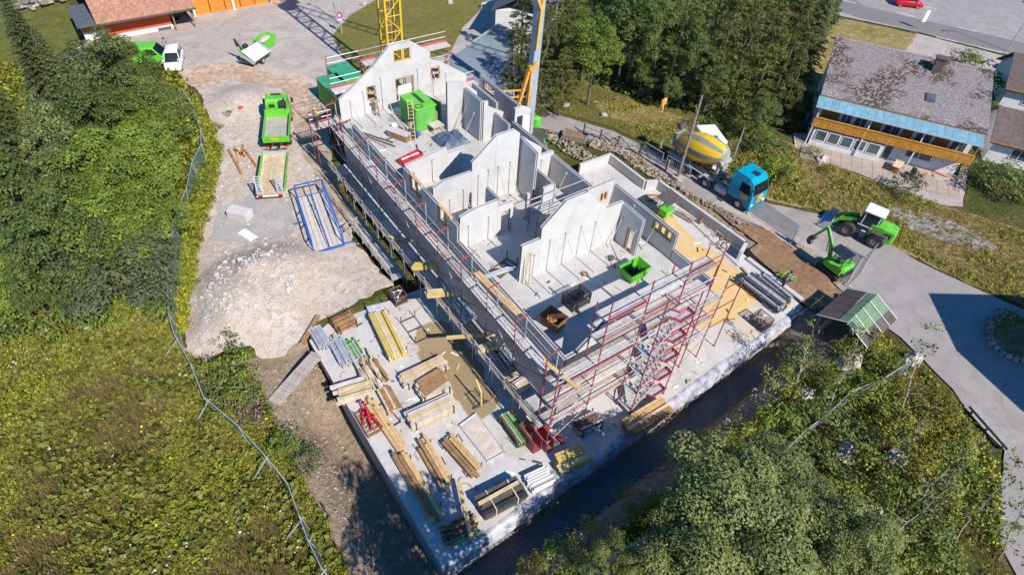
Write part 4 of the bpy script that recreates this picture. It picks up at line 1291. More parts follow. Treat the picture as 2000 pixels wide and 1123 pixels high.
MB().cbox((1.45, -0.3, 1.2), (0.06, 1.9, 1.9), 0.25).build('open_door', 'green_dark', t)
for i in range(4):
    MB().cbox((1.2, -1.0 + i * 0.5, 0.9 + .1 * i), (0.3, 0.28, 0.9)).build('stored_part', 'rust_bright' if i % 2 else 'wood_brown', t)


def ladder(base, top, label, w=0.42, n=12, name='ladder'):
    base, top = Vector(base), Vector(top)
    t = thing(name, label, 'ladder', base)
    d = top - base; s = d.cross(V(0, 0, 1)).normalized() * w / 2
    for k in (-1, 1):
        MB().bar(s * k, d + s * k, 0.05, 0.07).build('rail', 'wood_pale', t)
    for i in range(n):
        c = d * ((i + 0.7) / n)
        MB().tube(c - s, c + s, 0.022).build('rung', 'wood_pale', t)


ladder((21.55, 43.4, FL), (22.35, 45.2, FL + 2.9), 'long wooden ladder leaning on the green container')
ladder((19.9, 24.0, FL + .05), (20.1, 24.35, FL + 2.6), 'thin wire ladder hanging on the left end of the foremost gable', 0.4, 14)
t = thing('timber_crate', 'long low brown timber crate on the floor left of the ladder', 'crate', (20.8, 44.5, FL), -1.1)
for i, (c, s) in enumerate((((0, 0, .05), (2.0, .8, .08)), ((0, -.38, .35), (2.0, .05, .5)), ((0, .38, .35), (2.0, .05, .5)), ((-1, 0, .35), (.05, .7, .5)), ((1, 0, .35), (.05, .7, .5)), ((0, 0, .62), (2.05, .84, .04)))):
    MB().cbox(c, s).build(['crate_floor', 'crate_side', 'crate_side', 'crate_end', 'crate_end', 'crate_lid'][i], 'wood_brown' if i < 5 else 'concrete_floor', t)
t = thing('red_toolbox', 'bright red open tool trough on the floor near the left wall', 'tool trough', (20.0, 40.9, FL), 0.22)
MB().box(-1.05, 1.05, -0.35, 0.35, 0.05, 0.1).build('trough_floor', 'red_bright', t)
for y in (-0.36, 0.36):
    MB().cbox((0, y, 0.3), (2.1, 0.05, 0.5)).build('trough_side', 'red_bright', t)
for x in (-1.05, 0, 1.05):
    MB().cbox((x, 0, 0.3), (0.05, 0.68, 0.5)).build('trough_end', 'red_bright', t)
MB().bar((-0.9, 0.1, 0.5), (0.8, -0.1, 0.52), 0.18, 0.04).build('white_batten', 'white_sheet', t)
t = thing('blue_tarp', 'crumpled dark blue tarpaulin beside the tall rear wall', 'tarpaulin', (24.5, 42.0, FL))
mb = MB(); N = 14
for j in range(N + 1):
    for i in range(N + 1):
        x, y = -1.35 + 2.7 * i / N, -1.2 + 2.4 * j / N
        e = max(abs(i / N - .5), abs(j / N - .5)) * 2
        mb.v.append((x + .15 * mnoise.noise(V(x, y, 1)), y + .15 * mnoise.noise(V(x, y, 5)), 0.03 + (1 - e ** 3) * (0.55 + 0.35 * mnoise.noise(V(x * 1.6, y * 1.6, 2)))))
for j in range(N):
    for i in range(N):
        a = j * (N + 1) + i; mb.f.append((a, a + 1, a + N + 2, a + N + 1))
mb.build('tarp_sheet', 'tarp_blue', t, smooth=False)
t = thing('work_table', 'low table covered with sandy boards at the corner of the green container', 'table', (24.15, 43.95, FL), 0.1)
MB().cbox((0, 0, 0.62), (1.15, 1.0, 0.05)).build('table_top', 'sand_stain', t)
for x in (-.5, .5):
    for y in (-.42, .42):
        MB().bar((x, y, 0), (x, y, .6), 0.07).build('leg', 'wood_yellow', t)
t = thing('rust_frame', 'rust brown steel frame lying on the floor of the open left room', 'steel frame', (19.45, 26.1, FL), 0.25)
for a, b in (((-.9, -.5), (.9, -.5)), ((-.9, .5), (.9, .5)), ((-.9, -.5), (-.9, .5)), ((.9, -.5), (.9, .5)), ((0, -.5), (0, .5)), ((.45, -.5), (.45, .5))):
    MB().bar((*a, .05), (*b, .05), 0.08, 0.08).build('bar', 'rust', t)
for x, y in ((-.9, -.5), (.9, -.5), (.9, .5)):
    MB().bar((x, y, .09), (x, y, .8), 0.06).build('post', 'steel_dark', t)
t = thing('cable_heap', 'heap of green cable on the floor next to the rust brown frame', 'cable heap', (19.0, 25.7, FL))
mb = MB(); r = random.Random(4)
for i in range(16):
    a = r.uniform(0, 6.3); mb.tube((.1 * math.cos(a), .1 * math.sin(a), .03), (.35 * math.cos(a), .35 * math.sin(a), r.uniform(.1, .35)), 0.03)
mb.build('cables', 'green_container', t)
laid('silver_tubes', 'silver tubes laid over the left knee wall onto the floor', 'tubes', (936, 545), (1000, 523), 0.4, 0.12, 5, 2, 'steel_galv', 'tube', z=FL + 1.05, round_=True, bearers=False, jit=0.2, skew=0.05, group=None)
laid('floor_beams', 'dark and pale beams lying loose on the back floor near the left wall', 'beams', (713, 265), (775, 290), 0.9, 0.12, 3, 1, ['wood_grey', 'steel_dark', 'wood_plank'], 'beam', z=FL, jit=0.3, skew=0.1, bearers=False, fill=0.3, group=None)
laid('ladder_on_floor', 'pale ladder lying on the back floor beside the timber crate', 'ladder', (760, 232), (785, 257), 0.45, 0.06, 2, 1, 'wood_pale', 'rail', z=FL, bearers=True, fill=0.15, group=None)
for i, (x, y, s) in enumerate(((21.9, 43.9, .5), (22.4, 44.1, .35), (21.2, 46.3, .4), (24.0, 22.6, .3), (26.7, 22.9, .35))):
    t = tag(MB().rbox((0, 0, s * .4), (s * 1.3, s, s * .8), 0.04).build('bucket_box', ['black_plastic', 'blue_paint', 'white_sheet', 'wood_brown', 'steel_dark'][i]), ['black plastic box at the foot of the ladder', 'blue box behind the ladder foot', 'white material sack on the back floor', 'brown brick pack on the front room floor', 'dark tool case near the door wall'][i], 'box')
    t.location = (x, y, FL + .003)

# terrace things -----------------------------------------------------------
mat('bitumen_roof', (0.075, 0.06, 0.06), (0.12, 0.095, 0.09), 6, 0.95)
t = thing('saw_table', 'lime green table saw under a dark sloping roof on the orange terrace', 'table saw', (38.9, 28.3, 0), 0.1)
MB().rbox((0, 0, 0.62), (0.9, 0.9, 0.7), 0.05).build('saw_body', 'green_lime', t)
MB().cbox((0, 0, 1.0), (1.25, 1.1, 0.05)).build('saw_bench', 'green_lime', t)
for x in (-.42, .42):
    for y in (-.42, .42):
        MB().bar((x * 1.3, y * 1.3, 0), (x, y, .4), 0.07).build('leg', 'green_lime', t)
for x in (-.6, .6):
    MB().bar((x, .55, .9), (x, .3, 2.15), 0.06).build('roof_post', 'wood_yellow', t)
MB().hexa([(-.95, -.7, 2.0), (.95, -.7, 2.0), (.95, .75, 2.2), (-.95, .75, 2.2), (-.95, -.7, 2.06), (.95, -.7, 2.06), (.95, .75, 2.26), (-.95, .75, 2.26)]).build('roof', 'bitumen_roof', t)
MB().lathe([(0.18, -.02), (0.18, .02)], Matrix.Translation((0, 0, 1.08)) @ Matrix.Rotation(PI / 2, 4, 'Y'), 16).build('saw_blade', 'steel_galv', t)
mat('rebar', (0.30, 0.19, 0.09), (0.20, 0.12, 0.06), 8, 0.9)


def rebar_mat(a, b, w, label, n=16):
    A, B_ = at(*a), at(*b); L = (B_ - A).length
    t = thing('rebar_cage', label, 'rebar cage', (A + B_) / 2, ang(A, B_))
    for y in (-w / 2, w / 2):
        for z in (0.06, 0.34):
            MB().tube((-L / 2, y, z), (L / 2, y, z), 0.015, n=5).build('long_bar', 'rebar', t)
    me = None
    for i in range(n):
        x = -L / 2 + L * (i + .5) / n
        if me is None:
            o = MB().path([(0, -w / 2 - .03, .03), (0, w / 2 + .03, .03), (0, w / 2 + .03, .37), (0, -w / 2 - .03, .37), (0, -w / 2 - .03, .03)], 0.014, 5).build('stirrup', 'rebar', t); me = o.data
        else:
            o = link('stirrup', me, None, t)
        o.location = (x, 0, 0)


rebar_mat((1331, 401), (1371, 427), 0.55, 'upper rebar cage on the terrace beside the parapet')
rebar_mat((1318, 415), (1352, 435), 0.5, 'lower rebar cage on the terrace in front of the table saw')
mb = MB(); r = random.Random(9)
for i in range(22):
    a = r.uniform(2.2, 3.9); mb.tube((0, 0, .02), (-1.9 * abs(math.cos(a)) - .2, 1.2 * math.sin(a), .02 + .03 * (i % 3)), 0.016, n=5)
o = tag(mb.build('rebar_bundle', 'rebar'), 'fan of loose rebar behind the dark saw roof', 'rebar'); o.location = at(1296, 382)
for i, (u, v) in enumerate(((1369, 437), (1388, 447))):
    t = thing('tie_bundle', ['small bundle of brown ties standing on the terrace', 'larger bundle of brown strips left of the rubble heap'][i], 'bundle', at(u, v))
    for k in range(9):
        MB().bar((-.2 + .05 * k * (1 + i), 0, .01), (-.24 + .06 * k * (1 + i), .03 * (k % 3), .55 + .05 * (k % 2)), 0.045).build('strip', 'wood_brown', t)
t = thing('debris_heap', 'heap of brown timber scraps in the terrace corner by the white parapet end', 'scrap heap', at(1418, 466))
r = random.Random(8)
for i in range(34):
    c = V(r.gauss(0, .9), r.gauss(0, .5), .1 + .25 * r.random()); d = V(r.uniform(-1, 1), r.uniform(-1, 1), r.uniform(-.3, .3)).normalized() * r.uniform(.2, .6)
    MB().bar(c - d, c + d, .09, .04).build('scrap', ['wood_brown', 'rust', 'wood_grey'][i % 3], t)
laid('terrace_timber', 'thin timber lying on the terrace near the right scaffold', 'timber', (1448, 525), (1476, 555), 0.2, 0.1, 2, 1, 'wood_new', 'timber', group=None)
laid('edge_timber', 'dark straight board laid on the terrace from saw to scaffold', 'board', (1330, 415), (1440, 520), 0.1, 0.05, 1, 1, 'wood_brown', 'board', bearers=False, group=None)

# left yard ----------------------------------------------------------------
t = thing('stone_block', 'pale grey stone slab block on the gravel yard', 'stone block', at(470, 424, .1), -0.9)
for i in range(3):
    MB().rbox((0.02 * i, 0, 0.15 + .26 * i), (1.9, 1.0, 0.25), 0.03).build('slab', 'concrete_wall', t)
t = tag(MB().rbox((0, 0, .06), (.75, 1.6, .1), .02).build('white_board', 'white_sheet'), 'pale board lying on the gravel below the stone block', 'board'); t.location = at(484, 460, .12); t.rotation_euler.z = 0.35
t = tag(MB().rbox((0, 0, .06), (1.8, .8, .1), .02).build('white_board', 'white_sheet'), 'white panel on the gravel left of the green tipper', 'panel'); t.location = at(492, 217, .1); t.rotation_euler.z = 0.75
t = tag(MB().rbox((0, 0, .3), (.5, .4, .6), .06).build('red_canister', 'red_bright'), 'small red canister beside the white panel', 'canister'); t.location = at(472, 219, .1)

mat('plank_pale', (0.56, 0.51, 0.46), (0.48, 0.43, 0.38), 3, 0.85, objvar=0.08)
# blue transport rack -------------------------------------------------------
P = [at(580, 390, 0.1), at(633, 378, 0.1), at(672, 480, 0.1), at(614, 497, 0.1)]
c = (P[0] + P[1] + P[2] + P[3]) / 4
t = thing('transport_rack', 'blue steel wall transport rack with plank floor on the gravel yard', 'transport rack', (c.x, c.y, 0.1))
Q = [p - c for p in P]
for i in range(6):
    k0, k1 = (i + (.3 if i == 3 else .03)) / 6, (i + (.7 if i == 2 else .97)) / 6
    MB().prism([Q[0].lerp(Q[1], k0) * .97, Q[0].lerp(Q[1], k1) * .97, Q[3].lerp(Q[2], k1) * .97, Q[3].lerp(Q[2], k0) * .97], .2, .25).build('floor_plank', 'plank_pale', t)
for a, b in ((0, 1), (1, 2), (2, 3), (3, 0)):
    MB().bar(Q[a] + V(0, 0, .12), Q[b] + V(0, 0, .12), .14, .16).build('base_beam', 'blue_paint', t)
up = V(0, 0, 1.5)
for i in range(4):
    MB().bar(Q[i], Q[i] + up, .1).build('post', 'blue_paint', t)
for a, b in ((0, 1), (1, 2), (2, 3), (3, 0)):
    if (a, b) != (2, 3):
        MB().bar(Q[a] + up, Q[b] + up, .1).build('top_rail', 'blue_paint', t)
for a, b in ((1, 2), (3, 0)):
    for s in (0.25, .5, .75):
        p = Q[a].lerp(Q[b], s); q = Q[a].lerp(Q[b], s - .25)
        MB().bar(p + V(0, 0, .2), q + up, .07).build('brace', 'blue_paint', t)
m1, m2 = (Q[0] + Q[1]) / 2, (Q[2] + Q[3]) / 2
MB().bar(m1 + up, m2 + V(0, 0, .5), .1).build('ridge_beam', 'blue_paint', t)
for s in (.3, .6, 1.0):
    p = m1.lerp(m2, s); MB().bar(p + V(0, 0, .25), p + V(0, 0, 1.5 - s), .08).build('ridge_post', 'blue_paint', t)
for i, (q, s) in enumerate(((Q[3], -1), (Q[2], 1), (Q[0].lerp(Q[3], .45), -1))):
    e = q + V(s * .8, -s * .1, 0)
    MB().bar(q + V(0, 0, .2), e + V(0, 0, .2), .09).bar(e + V(0, 0, .2), e + V(0, 0, -.1), .09).build('outrigger', 'blue_paint', t)
# trestle by the trench
t = thing('trestle', 'small rusty trestle at the edge of the gravel yard by the low walkway', 'trestle', at(688, 452, .1), 0.3)
for x in (-.5, .5):
    MB().bar((x, -.4, 0), (x * .8, -.1, 1.1), .06).build('leg', 'wood_grey', t); MB().bar((x, .4, 0), (x * .8, .1, 1.1), .06).build('leg', 'wood_grey', t)
for z in (.5, 1.1):
    MB().bar((-.7, 0, z), (.7, 0, z), .08).build('beam', 'wood_grey', t)

# ------------------------------------------------------------------ vehicles and machines
mat('glass_dark', (0.02, 0.025, 0.03), (0.03, 0.035, 0.04), 1, 0.08)
mat('car_white', (0.78, 0.78, 0.77), (0.72, 0.72, 0.71), 1, 0.25)
mat('car_red', (0.55, 0.008, 0.025), (0.48, 0.008, 0.02), 1, 0.22)
mat('truck_blue', (0.0, 0.31, 0.44), (0.0, 0.27, 0.40), 1, 0.28)
mat('drum_yellow', (0.80, 0.50, 0.01), (0.72, 0.44, 0.015), 1.5, 0.5)
mat('drum_grey', (0.27, 0.27, 0.235), (0.21, 0.21, 0.19), 1.5, 0.6)
mat('olive_grey', (0.30, 0.31, 0.265), (0.24, 0.25, 0.22), 2, 0.6)
mat('crane_yellow', (0.74, 0.43, 0.02), (0.65, 0.36, 0.02), 2, 0.45)
mat('crane_orange', (0.72, 0.36, 0.06), (0.62, 0.30, 0.05), 2, 0.5)
mat('mast_grey', (0.32, 0.38, 0.43), (0.27, 0.32, 0.37), 2, 0.45)
mat('lamp_red', (0.5, 0.01, 0.01), (0.4, 0.01, 0.01), 2, 0.3)
mat('lamp_clear', (0.75, 0.75, 0.7), (0.6, 0.6, 0.6), 2, 0.15)
mat('orange_sign', (0.80, 0.38, 0.02), (0.75, 0.36, 0.02), 2, 0.5)
mat('dirty_bed', (0.46, 0.42, 0.38), (0.38, 0.33, 0.28), 1.5, 0.7, metal=0.2)


def wheel(parent, x, y, r, w, material='rubber', rimm='steel_galv', n=20):
    t = bpy.data.objects.new('wheel', None); COL.objects.link(t); t.parent = parent; t.location = (x, y, r); t.empty_display_size = .1
    M = Matrix.Rotation(PI / 2, 4, 'X')
    MB().lathe([(r * .55, -w / 2), (r * .93, -w / 2), (r, -w * .38), (r, w * .38), (r * .93, w / 2), (r * .55, w / 2)], M, n, False).build('tyre', material, t, smooth=False)
    MB().lathe([(r * .56, -w * .4), (r * .5, -w * .48), (r * .2, -w * .3), (r * .2, w * .3), (r * .5, w * .48), (r * .56, w * .4)], M, 14).build('rim', rimm, t)
    return t


def hull(parent, name, material, secs, smooth=False):
    """body from cross sections: list of (x, [(y, z)...]) with equal point counts"""
    mb = MB(); n = len(secs[0][1])
    for x, ring in secs:
        mb.v.extend([(x, y, z) for y, z in ring])
    for k in range(len(secs) - 1):
        for i in range(n):
            j = (i + 1) % n
            mb.f.append((k * n + i, k * n + j, (k + 1) * n + j, (k + 1) * n + i))
    mb.f.append(tuple(reversed(range(n)))); mb.f.append(tuple(range((len(secs) - 1) * n, len(secs) * n)))
    return mb.build(name, material, parent, smooth)


def ring(w, z0, z1, top=None, b=0.06):
    t = w if top is None else top
    return [(-w + b, z0), (-w, z0 + b), (-w, (z0 + z1) / 2), (-t, z1 - b), (-t + b, z1), (t - b, z1), (t, z1 - b), (w, (z0 + z1) / 2), (w, z0 + b), (w - b, z0)]


# --- concrete mixer (tractor and drum trailer), heading -Y
mx = thing('mixer_truck', 'concrete mixer truck with blue cab and yellow grey striped drum on the lane', 'mixer truck', (46.75, 25.7, 0.06), -PI / 2 + 0.06)
hull(mx, 'cab', 'truck_blue', [(-1.35, ring(1.2, 0.95, 3.05)), (-1.2, ring(1.22, 0.95, 3.55, 1.1)), (0.3, ring(1.22, 0.75, 3.5, 1.1)), (0.75, ring(1.22, 0.6, 3.15, 1.05)), (1.1, ring(1.2, 0.5, 2.0)), (1.15, ring(1.16, 0.45, 1.2))])
MB().add([(0.82, -1.0, 3.0), (0.82, 1.0, 3.0), (1.13, 1.1, 2.0), (1.13, -1.1, 2.0)], [(0, 1, 2, 3), (3, 2, 1, 0)]).build('windscreen', 'glass_dark', mx)
for s in (-1, 1):
    MB().add([(-.35, s * 1.19, 2.85), (.55, s * 1.19, 2.85), (.85, s * 1.235, 1.95), (-.35, s * 1.235, 1.95)], [(0, 1, 2, 3), (3, 2, 1, 0)]).build('side_window', 'glass_dark', mx)
    MB().cbox((.3, s * 1.237, 1.55), (.75, .012, .4)).build('yellow_sign', 'orange_sign', mx)
    MB().cbox((1.0, s * 1.4, 2.5), (.12, .25, .5)).build('mirror', 'black_plastic', mx)
    MB().cbox((1.16, s * .85, .95), (.06, .4, .22)).build('headlight', 'lamp_clear', mx)
    MB().rbox((-2.2, s * .95, .75), (1.3, .5, .6), .08).build('fuel_tank', 'steel_galv', mx)
    MB().cbox((-1.42, s * .9, 2.4), (.16, .35, 1.9)).build('wind_deflector', 'truck_blue', mx)
MB().cbox((.05, 0, 3.53), (.7, .6, .06)).build('roof_hatch', 'glass_dark', mx)
MB().lathe([(.5, 0), (.5, .012)], Matrix.Translation((1.165, .1, 1.4)) @ Matrix.Rotation(PI / 2, 4, 'Y'), 20).build('front_emblem', 'orange_sign', mx)
MB().cbox((1.12, 0, .55), (.2, 2.3, .3)).build('bumper', 'truck_blue', mx)
for i, x in enumerate((0, -3.85, -6.6, -8.15)):
    for s in (-1, 1):
        wheel(mx, x, s * 1.08, .54, .36 if i == 0 else .5)
        MB().lathe([(.56, -.3), (.6, -.3), (.6, .3), (.56, .3)], Matrix.Translation((x, s * 1.02, .52)) @ Matrix.Rotation(PI / 2, 4, 'X'), 18).build('mudguard', 'steel_dark', mx) if i == 9 else MB().prism([(x - .6, s * 1.22), (x + .6, s * 1.22), (x + .6, s * .74), (x - .6, s * .74)], 1.12, 1.16).build('mudguard', 'steel_galv', mx)
for s in (-1, 1):
    MB().bar((-9.0, s * .45, 1.05), (-.9, s * .45, .95), .12, .28).build('chassis_rail', 'olive_grey', mx)
    MB().bar((-9.0, s * 1.15, 1.2), (-3.2, s * 1.15, 1.12), .12, .1).build('side_rail', 'steel_galv', mx)
drum_M = Matrix.Translation((-6.2, 0, 2.8)) @ Matrix.Rotation(-(PI / 2 - math.radians(-13)), 4, 'Y') @ Matrix.Rotation(0.2, 4, 'Z')
prof = [(-2.85, .68), (-2.4, .98), (-1.2, 1.30), (0.1, 1.40), (1.2, 1.24), (2.4, .78)]
for k in range(12):
    mb = MB(); a0, a1 = 2 * PI * (k + (0 if k % 2 else .2)) / 12, 2 * PI * (k + (1.2 if k % 2 else 1)) / 12
    for h, r in prof:
        tw = 0.10 * h
        for j in range(4):
            a = a0 + (a1 - a0) * j / 3 + tw
            mb.v.append(tuple(drum_M @ Vector((r * math.cos(a), r * math.sin(a), h))))
    for i in range(len(prof) - 1):
        for j in range(3):
            q = i * 4 + j
            mb.f.append((q, q + 1, q + 5, q + 4))
    mb.build('drum_stripe', 'drum_yellow' if k % 2 else 'drum_grey', mx, smooth=True)
MB().lathe([(.68, -2.85), (.5, -2.98), (.3, -3.0)], drum_M, 16).build('drum_end', 'olive_grey', mx)
MB().lathe([(.78, 2.4), (.8, 2.45), (.7, 2.95), (.58, 2.97)], drum_M, 20).build('drum_mouth', 'drum_grey', mx, smooth=True)
MB().tube((-3.7, .0, 2.35), (-3.1, .0, 2.5), .38, n=12).tube((-3.35, -.8, 2.75), (-3.35, .8, 2.75), .3, n=12).build('water_tank', 'olive_grey', mx)
MB().bar((-3.5, -.5, 1.1), (-3.6, -.3, 2.2), .25).bar((-3.5, .5, 1.1), (-3.6, .3, 2.2), .25).build('front_pedestal', 'olive_grey', mx)
MB().bar((-8.6, -.6, 1.1), (-8.5, -.4, 2.7), .2).bar((-8.6, .6, 1.1), (-8.5, .4, 2.7), .2).bar((-8.9, -.7, 3.1), (-8.9, .7, 3.1), .12).build('rear_pedestal', 'olive_grey', mx)
MB().hexa([(-9.0, -.35, 3.5), (-8.7, -.35, 3.5), (-8.7, .35, 3.5), (-9.0, .35, 3.5), (-9.3, -.5, 4.0), (-8.8, -.5, 4.1), (-8.8, .5, 4.1), (-9.3, .5, 4.0)]).build('hopper', 'steel_dark', mx)
MB().bar((-9.0, 0, 2.9), (-10.1, -.3, 1.5), .5, .12).build('chute', 'steel_galv', mx)
for s in (-1, 1):
    MB().path([(-8.7, s * 1.15, 1.2), (-8.7, s * 1.15, 1.9), (-7.6, s * 1.15, 1.9), (-7.6, s * 1.15, 1.2)], .03).path([(-7.2, s * 1.15, 1.2), (-7.2, s * 1.15, 1.75), (-6.2, s * 1.15, 1.75), (-6.2, s * 1.15, 1.2)], .03).build('guard_rail', 'steel_galv', mx)

# --- wheel loader
a, b = at(1653, 449, .65), at(1708, 472.5, .65)
d = (a - b); d.z = 0; d.normalize(); side = V(-d.y, d.x)
ctr = (a + b) / 2 + side * -0.85 if (side.dot(V(1, 0.5)) < 0) else (a + b) / 2 + side * 0.85
ld = thing('wheel_loader', 'lime green wheel loader with white cab roof parked on the lane', 'wheel loader', (ctr.x, ctr.y, 0.06), math.atan2(d.y, d.x))
wb = (a - b).length
for x in (-wb / 2, wb / 2):
    for s in (-1, 1):
        wheel(ld, x, s * .87, .7, .5, n=24)
mat('tyre_dusty', (0.17, 0.135, 0.105), (0.11, 0.09, 0.07), 5, 0.95)
for o in ld.children:
    o.children[0].data.materials[0] = MATS['tyre_dusty']
hull(ld, 'engine_hood', 'green_lime', [(-wb / 2 - 1.25, ring(.62, .8, 1.7)), (-wb / 2 - 1.1, ring(.75, .7, 1.95)), (-wb / 2 - .2, ring(.75, .8, 2.05)), (-.35, ring(.7, .9, 2.0))])
for s in (-1, 1):
    MB().cbox((-wb / 2 - .65, s * .765, 1.5), (.55, .012, .45)).build('hood_grille', 'black_plastic', ld)
    MB().cbox((-wb / 2 - 1.25, s * .5, .95), (.08, .3, .15)).build('tail_light', 'lamp_red', ld)
    MB().hexa([(-wb / 2 - .75, s * .62, 1.45), (-wb / 2 + .75, s * .62, 1.45), (-wb / 2 + .75, s * 1.13, 1.45), (-wb / 2 - .75, s * 1.13, 1.45), (-wb / 2 - .6, s * .62, 1.52), (-wb / 2 + .6, s * .62, 1.52), (-wb / 2 + .6, s * 1.13, 1.52), (-wb / 2 - .6, s * 1.13, 1.52)]).build('mudguard', 'steel_dark', ld)
    for i in range(3):
        MB().cbox((-.05, s * (.75 + .05 * i), .55 + .3 * i), (.45, .22, .04)).build('step', 'steel_galv', ld)
    MB().bar((wb / 2 - .35, s * .4, 1.75), (wb / 2 + 1.0, s * .45, 1.15), .14, .3).bar((wb / 2 + 1.0, s * .45, 1.15), (wb / 2 + 1.35, s * .45, .55), .14, .3).build('lift_arm', 'green_lime', ld)
    MB().tube((wb / 2 - .4, s * .2, 1.2), (wb / 2 + .7, s * .25, 1.1), .06).build('cylinder', 'steel_galv', ld)
MB().rbox((.2, 0, 1.0), (1.5, 1.1, .9), .1).build('centre_frame', 'steel_dark', ld)
MB().rbox((wb / 2 - .1, 0, 1.05), (1.1, .8, .9), .1).build('front_frame', 'steel_dark', ld)
hull(ld, 'cab_body', 'glass_dark', [(-.75, ring(.66, 1.55, 2.95, .58)), (.45, ring(.66, 1.5, 2.95, .58)), (.75, ring(.6, 1.5, 2.3))])
mb = MB()
for x in (-.76, .46):
    for s in (-1, 1):
        mb.bar((x, s * .67, 1.5), (x, s * .6, 2.98), .07)
mb.bar((-.75, -.68, 1.55), (.7, -.68, 1.55), .06).bar((-.75, .68, 1.55), (.7, .68, 1.55), .06)
mb.build('cab_pillars', 'white_sheet', ld)
MB().rbox((-.15, 0, 3.03), (1.75, 1.5, .16), .12).build('cab_roof', 'car_white', ld)
MB().tube((-.9, .45, 1.9), (-.9, .45, 2.7), .06, n=8).build('exhaust', 'steel_dark', ld)
bx = wb / 2 + 1.35
mb = MB(); sec = [(0, .95), (0, .25), (.35, .06), (1.05, .04), (1.05, .08), (.38, .12), (.06, .3), (.06, .95)]
mb.ext([(bx + x, z) for x, z in sec], Matrix.Translation((0, -1.2, 0)), 2.4)
mb.build('bucket', 'steel_galv', ld)
for s in (-1, 1):
    MB().ext([(bx, .95), (bx, .25), (bx + .35, .06), (bx + 1.05, .04), (bx + .6, .75)], Matrix.Translation((0, s * 1.2 - .02, 0)), .04).build('bucket_side', 'steel_galv', ld)

# --- mini excavator
ex = thing('mini_excavator', 'lime green mini excavator with raised boom and rubber tracks by the earth bank', 'excavator', (46.1, 15.4, 0.08), PI / 2 - 0.05)
for s in (-1, 1):
    MB().ext([(-.85, .0), (.85, .0), (1.05, .16), (1.05, .34), (.85, .5), (-.85, .5), (-1.05, .34), (-1.05, .16)], Matrix.Translation((0, s * .72 - .17, 0)), .34).build('track', 'rubber', ex)
    for i in range(10):
        MB().cbox((-.86 + i * .19, s * .72, .51), (.09, .36, .025)).build('track_pad', 'steel_dark', ex)
MB().rbox((0, 0, .45), (1.1, 1.1, .35), .05).build('undercarriage', 'steel_dark', ex)
MB().bar((1.2, -.85, .25), (1.2, .85, .25), .08, .4).bar((.5, -.4, .3), (1.2, -.4, .25), .1).bar((.5, .4, .3), (1.2, .4, .25), .1).build('dozer_blade', 'green_lime', ex)
hull(ex, 'house', 'green_lime', [(-1.15, ring(.55, .75, 1.35)), (-.95, ring(.85, .7, 1.5)), (.3, ring(.88, .7, 1.3)), (.8, ring(.7, .72, 1.0))])
MB().rbox((-1.0, 0, .9), (.5, 1.5, .55), .15).build('counterweight', 'black_plastic', ex)
MB().rbox((-.2, .2, 1.55), (.5, .5, .5), .08).build('seat', 'black_plastic', ex)
for x in (-.75, .55):
    for y in (-.3, .8):
        MB().bar((x, y, 1.2), (x, y, 2.45), .06).build('canopy_post', 'black_plastic', ex)
MB().rbox((-.1, .25, 2.5), (1.55, 1.3, .08), .04).build('canopy_roof', 'glass_dark', ex)
MB().bar((.8, -.1, 1.0), (1.25, -.1, 2.3), .2, .28).bar((1.25, -.1, 2.25), (2.1, -.1, 3.3), .18, .26).build('boom', 'green_lime', ex)
MB().bar((2.1, -.1, 3.35), (2.9, -.1, 1.7), .15, .22).build('stick', 'green_lime', ex)
MB().tube((1.3, -.1, 1.3), (1.6, -.1, 2.5), .05).tube((1.3, -.1, 2.55), (2.2, -.1, 3.45), .05).tube((2.2, -.1, 3.3), (2.75, -.1, 2.1), .045).build('cylinder', 'steel_galv', ex)
MB().ext([(2.6, 1.75), (3.15, 1.65), (3.2, 1.2), (2.95, .95), (2.7, 1.05), (2.95, 1.3), (2.7, 1.5)], Matrix.Translation((0, -.35, 0)), .5).build('bucket', 'steel_dark', ex)

# --- green tipper truck and trailer
A, B_ = at(545, 200, 1.5), at(538, 285, 1.5)
dr = (A - B_); dr.z = 0; L = dr.length; dr.normalize()
m0 = (A + B_) / 2
tp = thing('tipper_truck', 'lime green tipper truck with empty grey bed on the gravel yard', 'tipper truck', (m0.x, m0.y, 0.12), math.atan2(dr.y, dr.x))
hull(tp, 'cab', 'green_lime', [(1.85, ring(1.12, .75, 2.65, 1.0)), (2.0, ring(1.15, .6, 2.85, 1.0)), (3.2, ring(1.15, .5, 2.8, 1.0)), (3.55, ring(1.12, .45, 2.2, 1.0)), (3.75, ring(1.1, .45, 1.4))])
MB().add([(3.3, -.95, 2.72), (3.3, .95, 2.72), (3.7, 1.0, 1.6), (3.7, -1.0, 1.6)], [(0, 1, 2, 3), (3, 2, 1, 0)]).build('windscreen', 'glass_dark', tp)
for y in (-.45, .45):
    MB().cbox((1.98, y, 2.2), (.3, .55, .35)).build('rear_window', 'glass_dark', tp)
MB().cbox((2.9, 0, 2.87), (.25, .9, .05)).build('roof_hatch', 'black_plastic', tp)
for y in (-.75, .75):
    MB().tube((2.9, y, 2.8), (2.9, y, 2.98), .08, n=8).build('beacon', 'orange_sign', tp)
    MB().cbox((3.4, y * 1.8, 1.9), (.15, .22, .5)).build('mirror', 'black_plastic', tp)
MB().tube((1.72, -.8, .8), (1.72, -.8, 3.0), .09, n=8).rbox((1.7, -.6, 2.5), (.3, .7, .6), .05).build('exhaust', 'black_plastic', tp)
MB().box(-2.9, 1.5, -1.15, 1.15, 1.1, 1.16).build('bed_floor', 'dirty_bed', tp)
for s in (-1, 1):
    MB().cbox((-.7, s * 1.17, 1.42), (4.4, .06, .62)).build('bed_side', 'green_lime', tp)
MB().cbox((1.52, 0, 1.55), (.07, 2.4, .9)).build('bed_front', 'green_lime', tp)
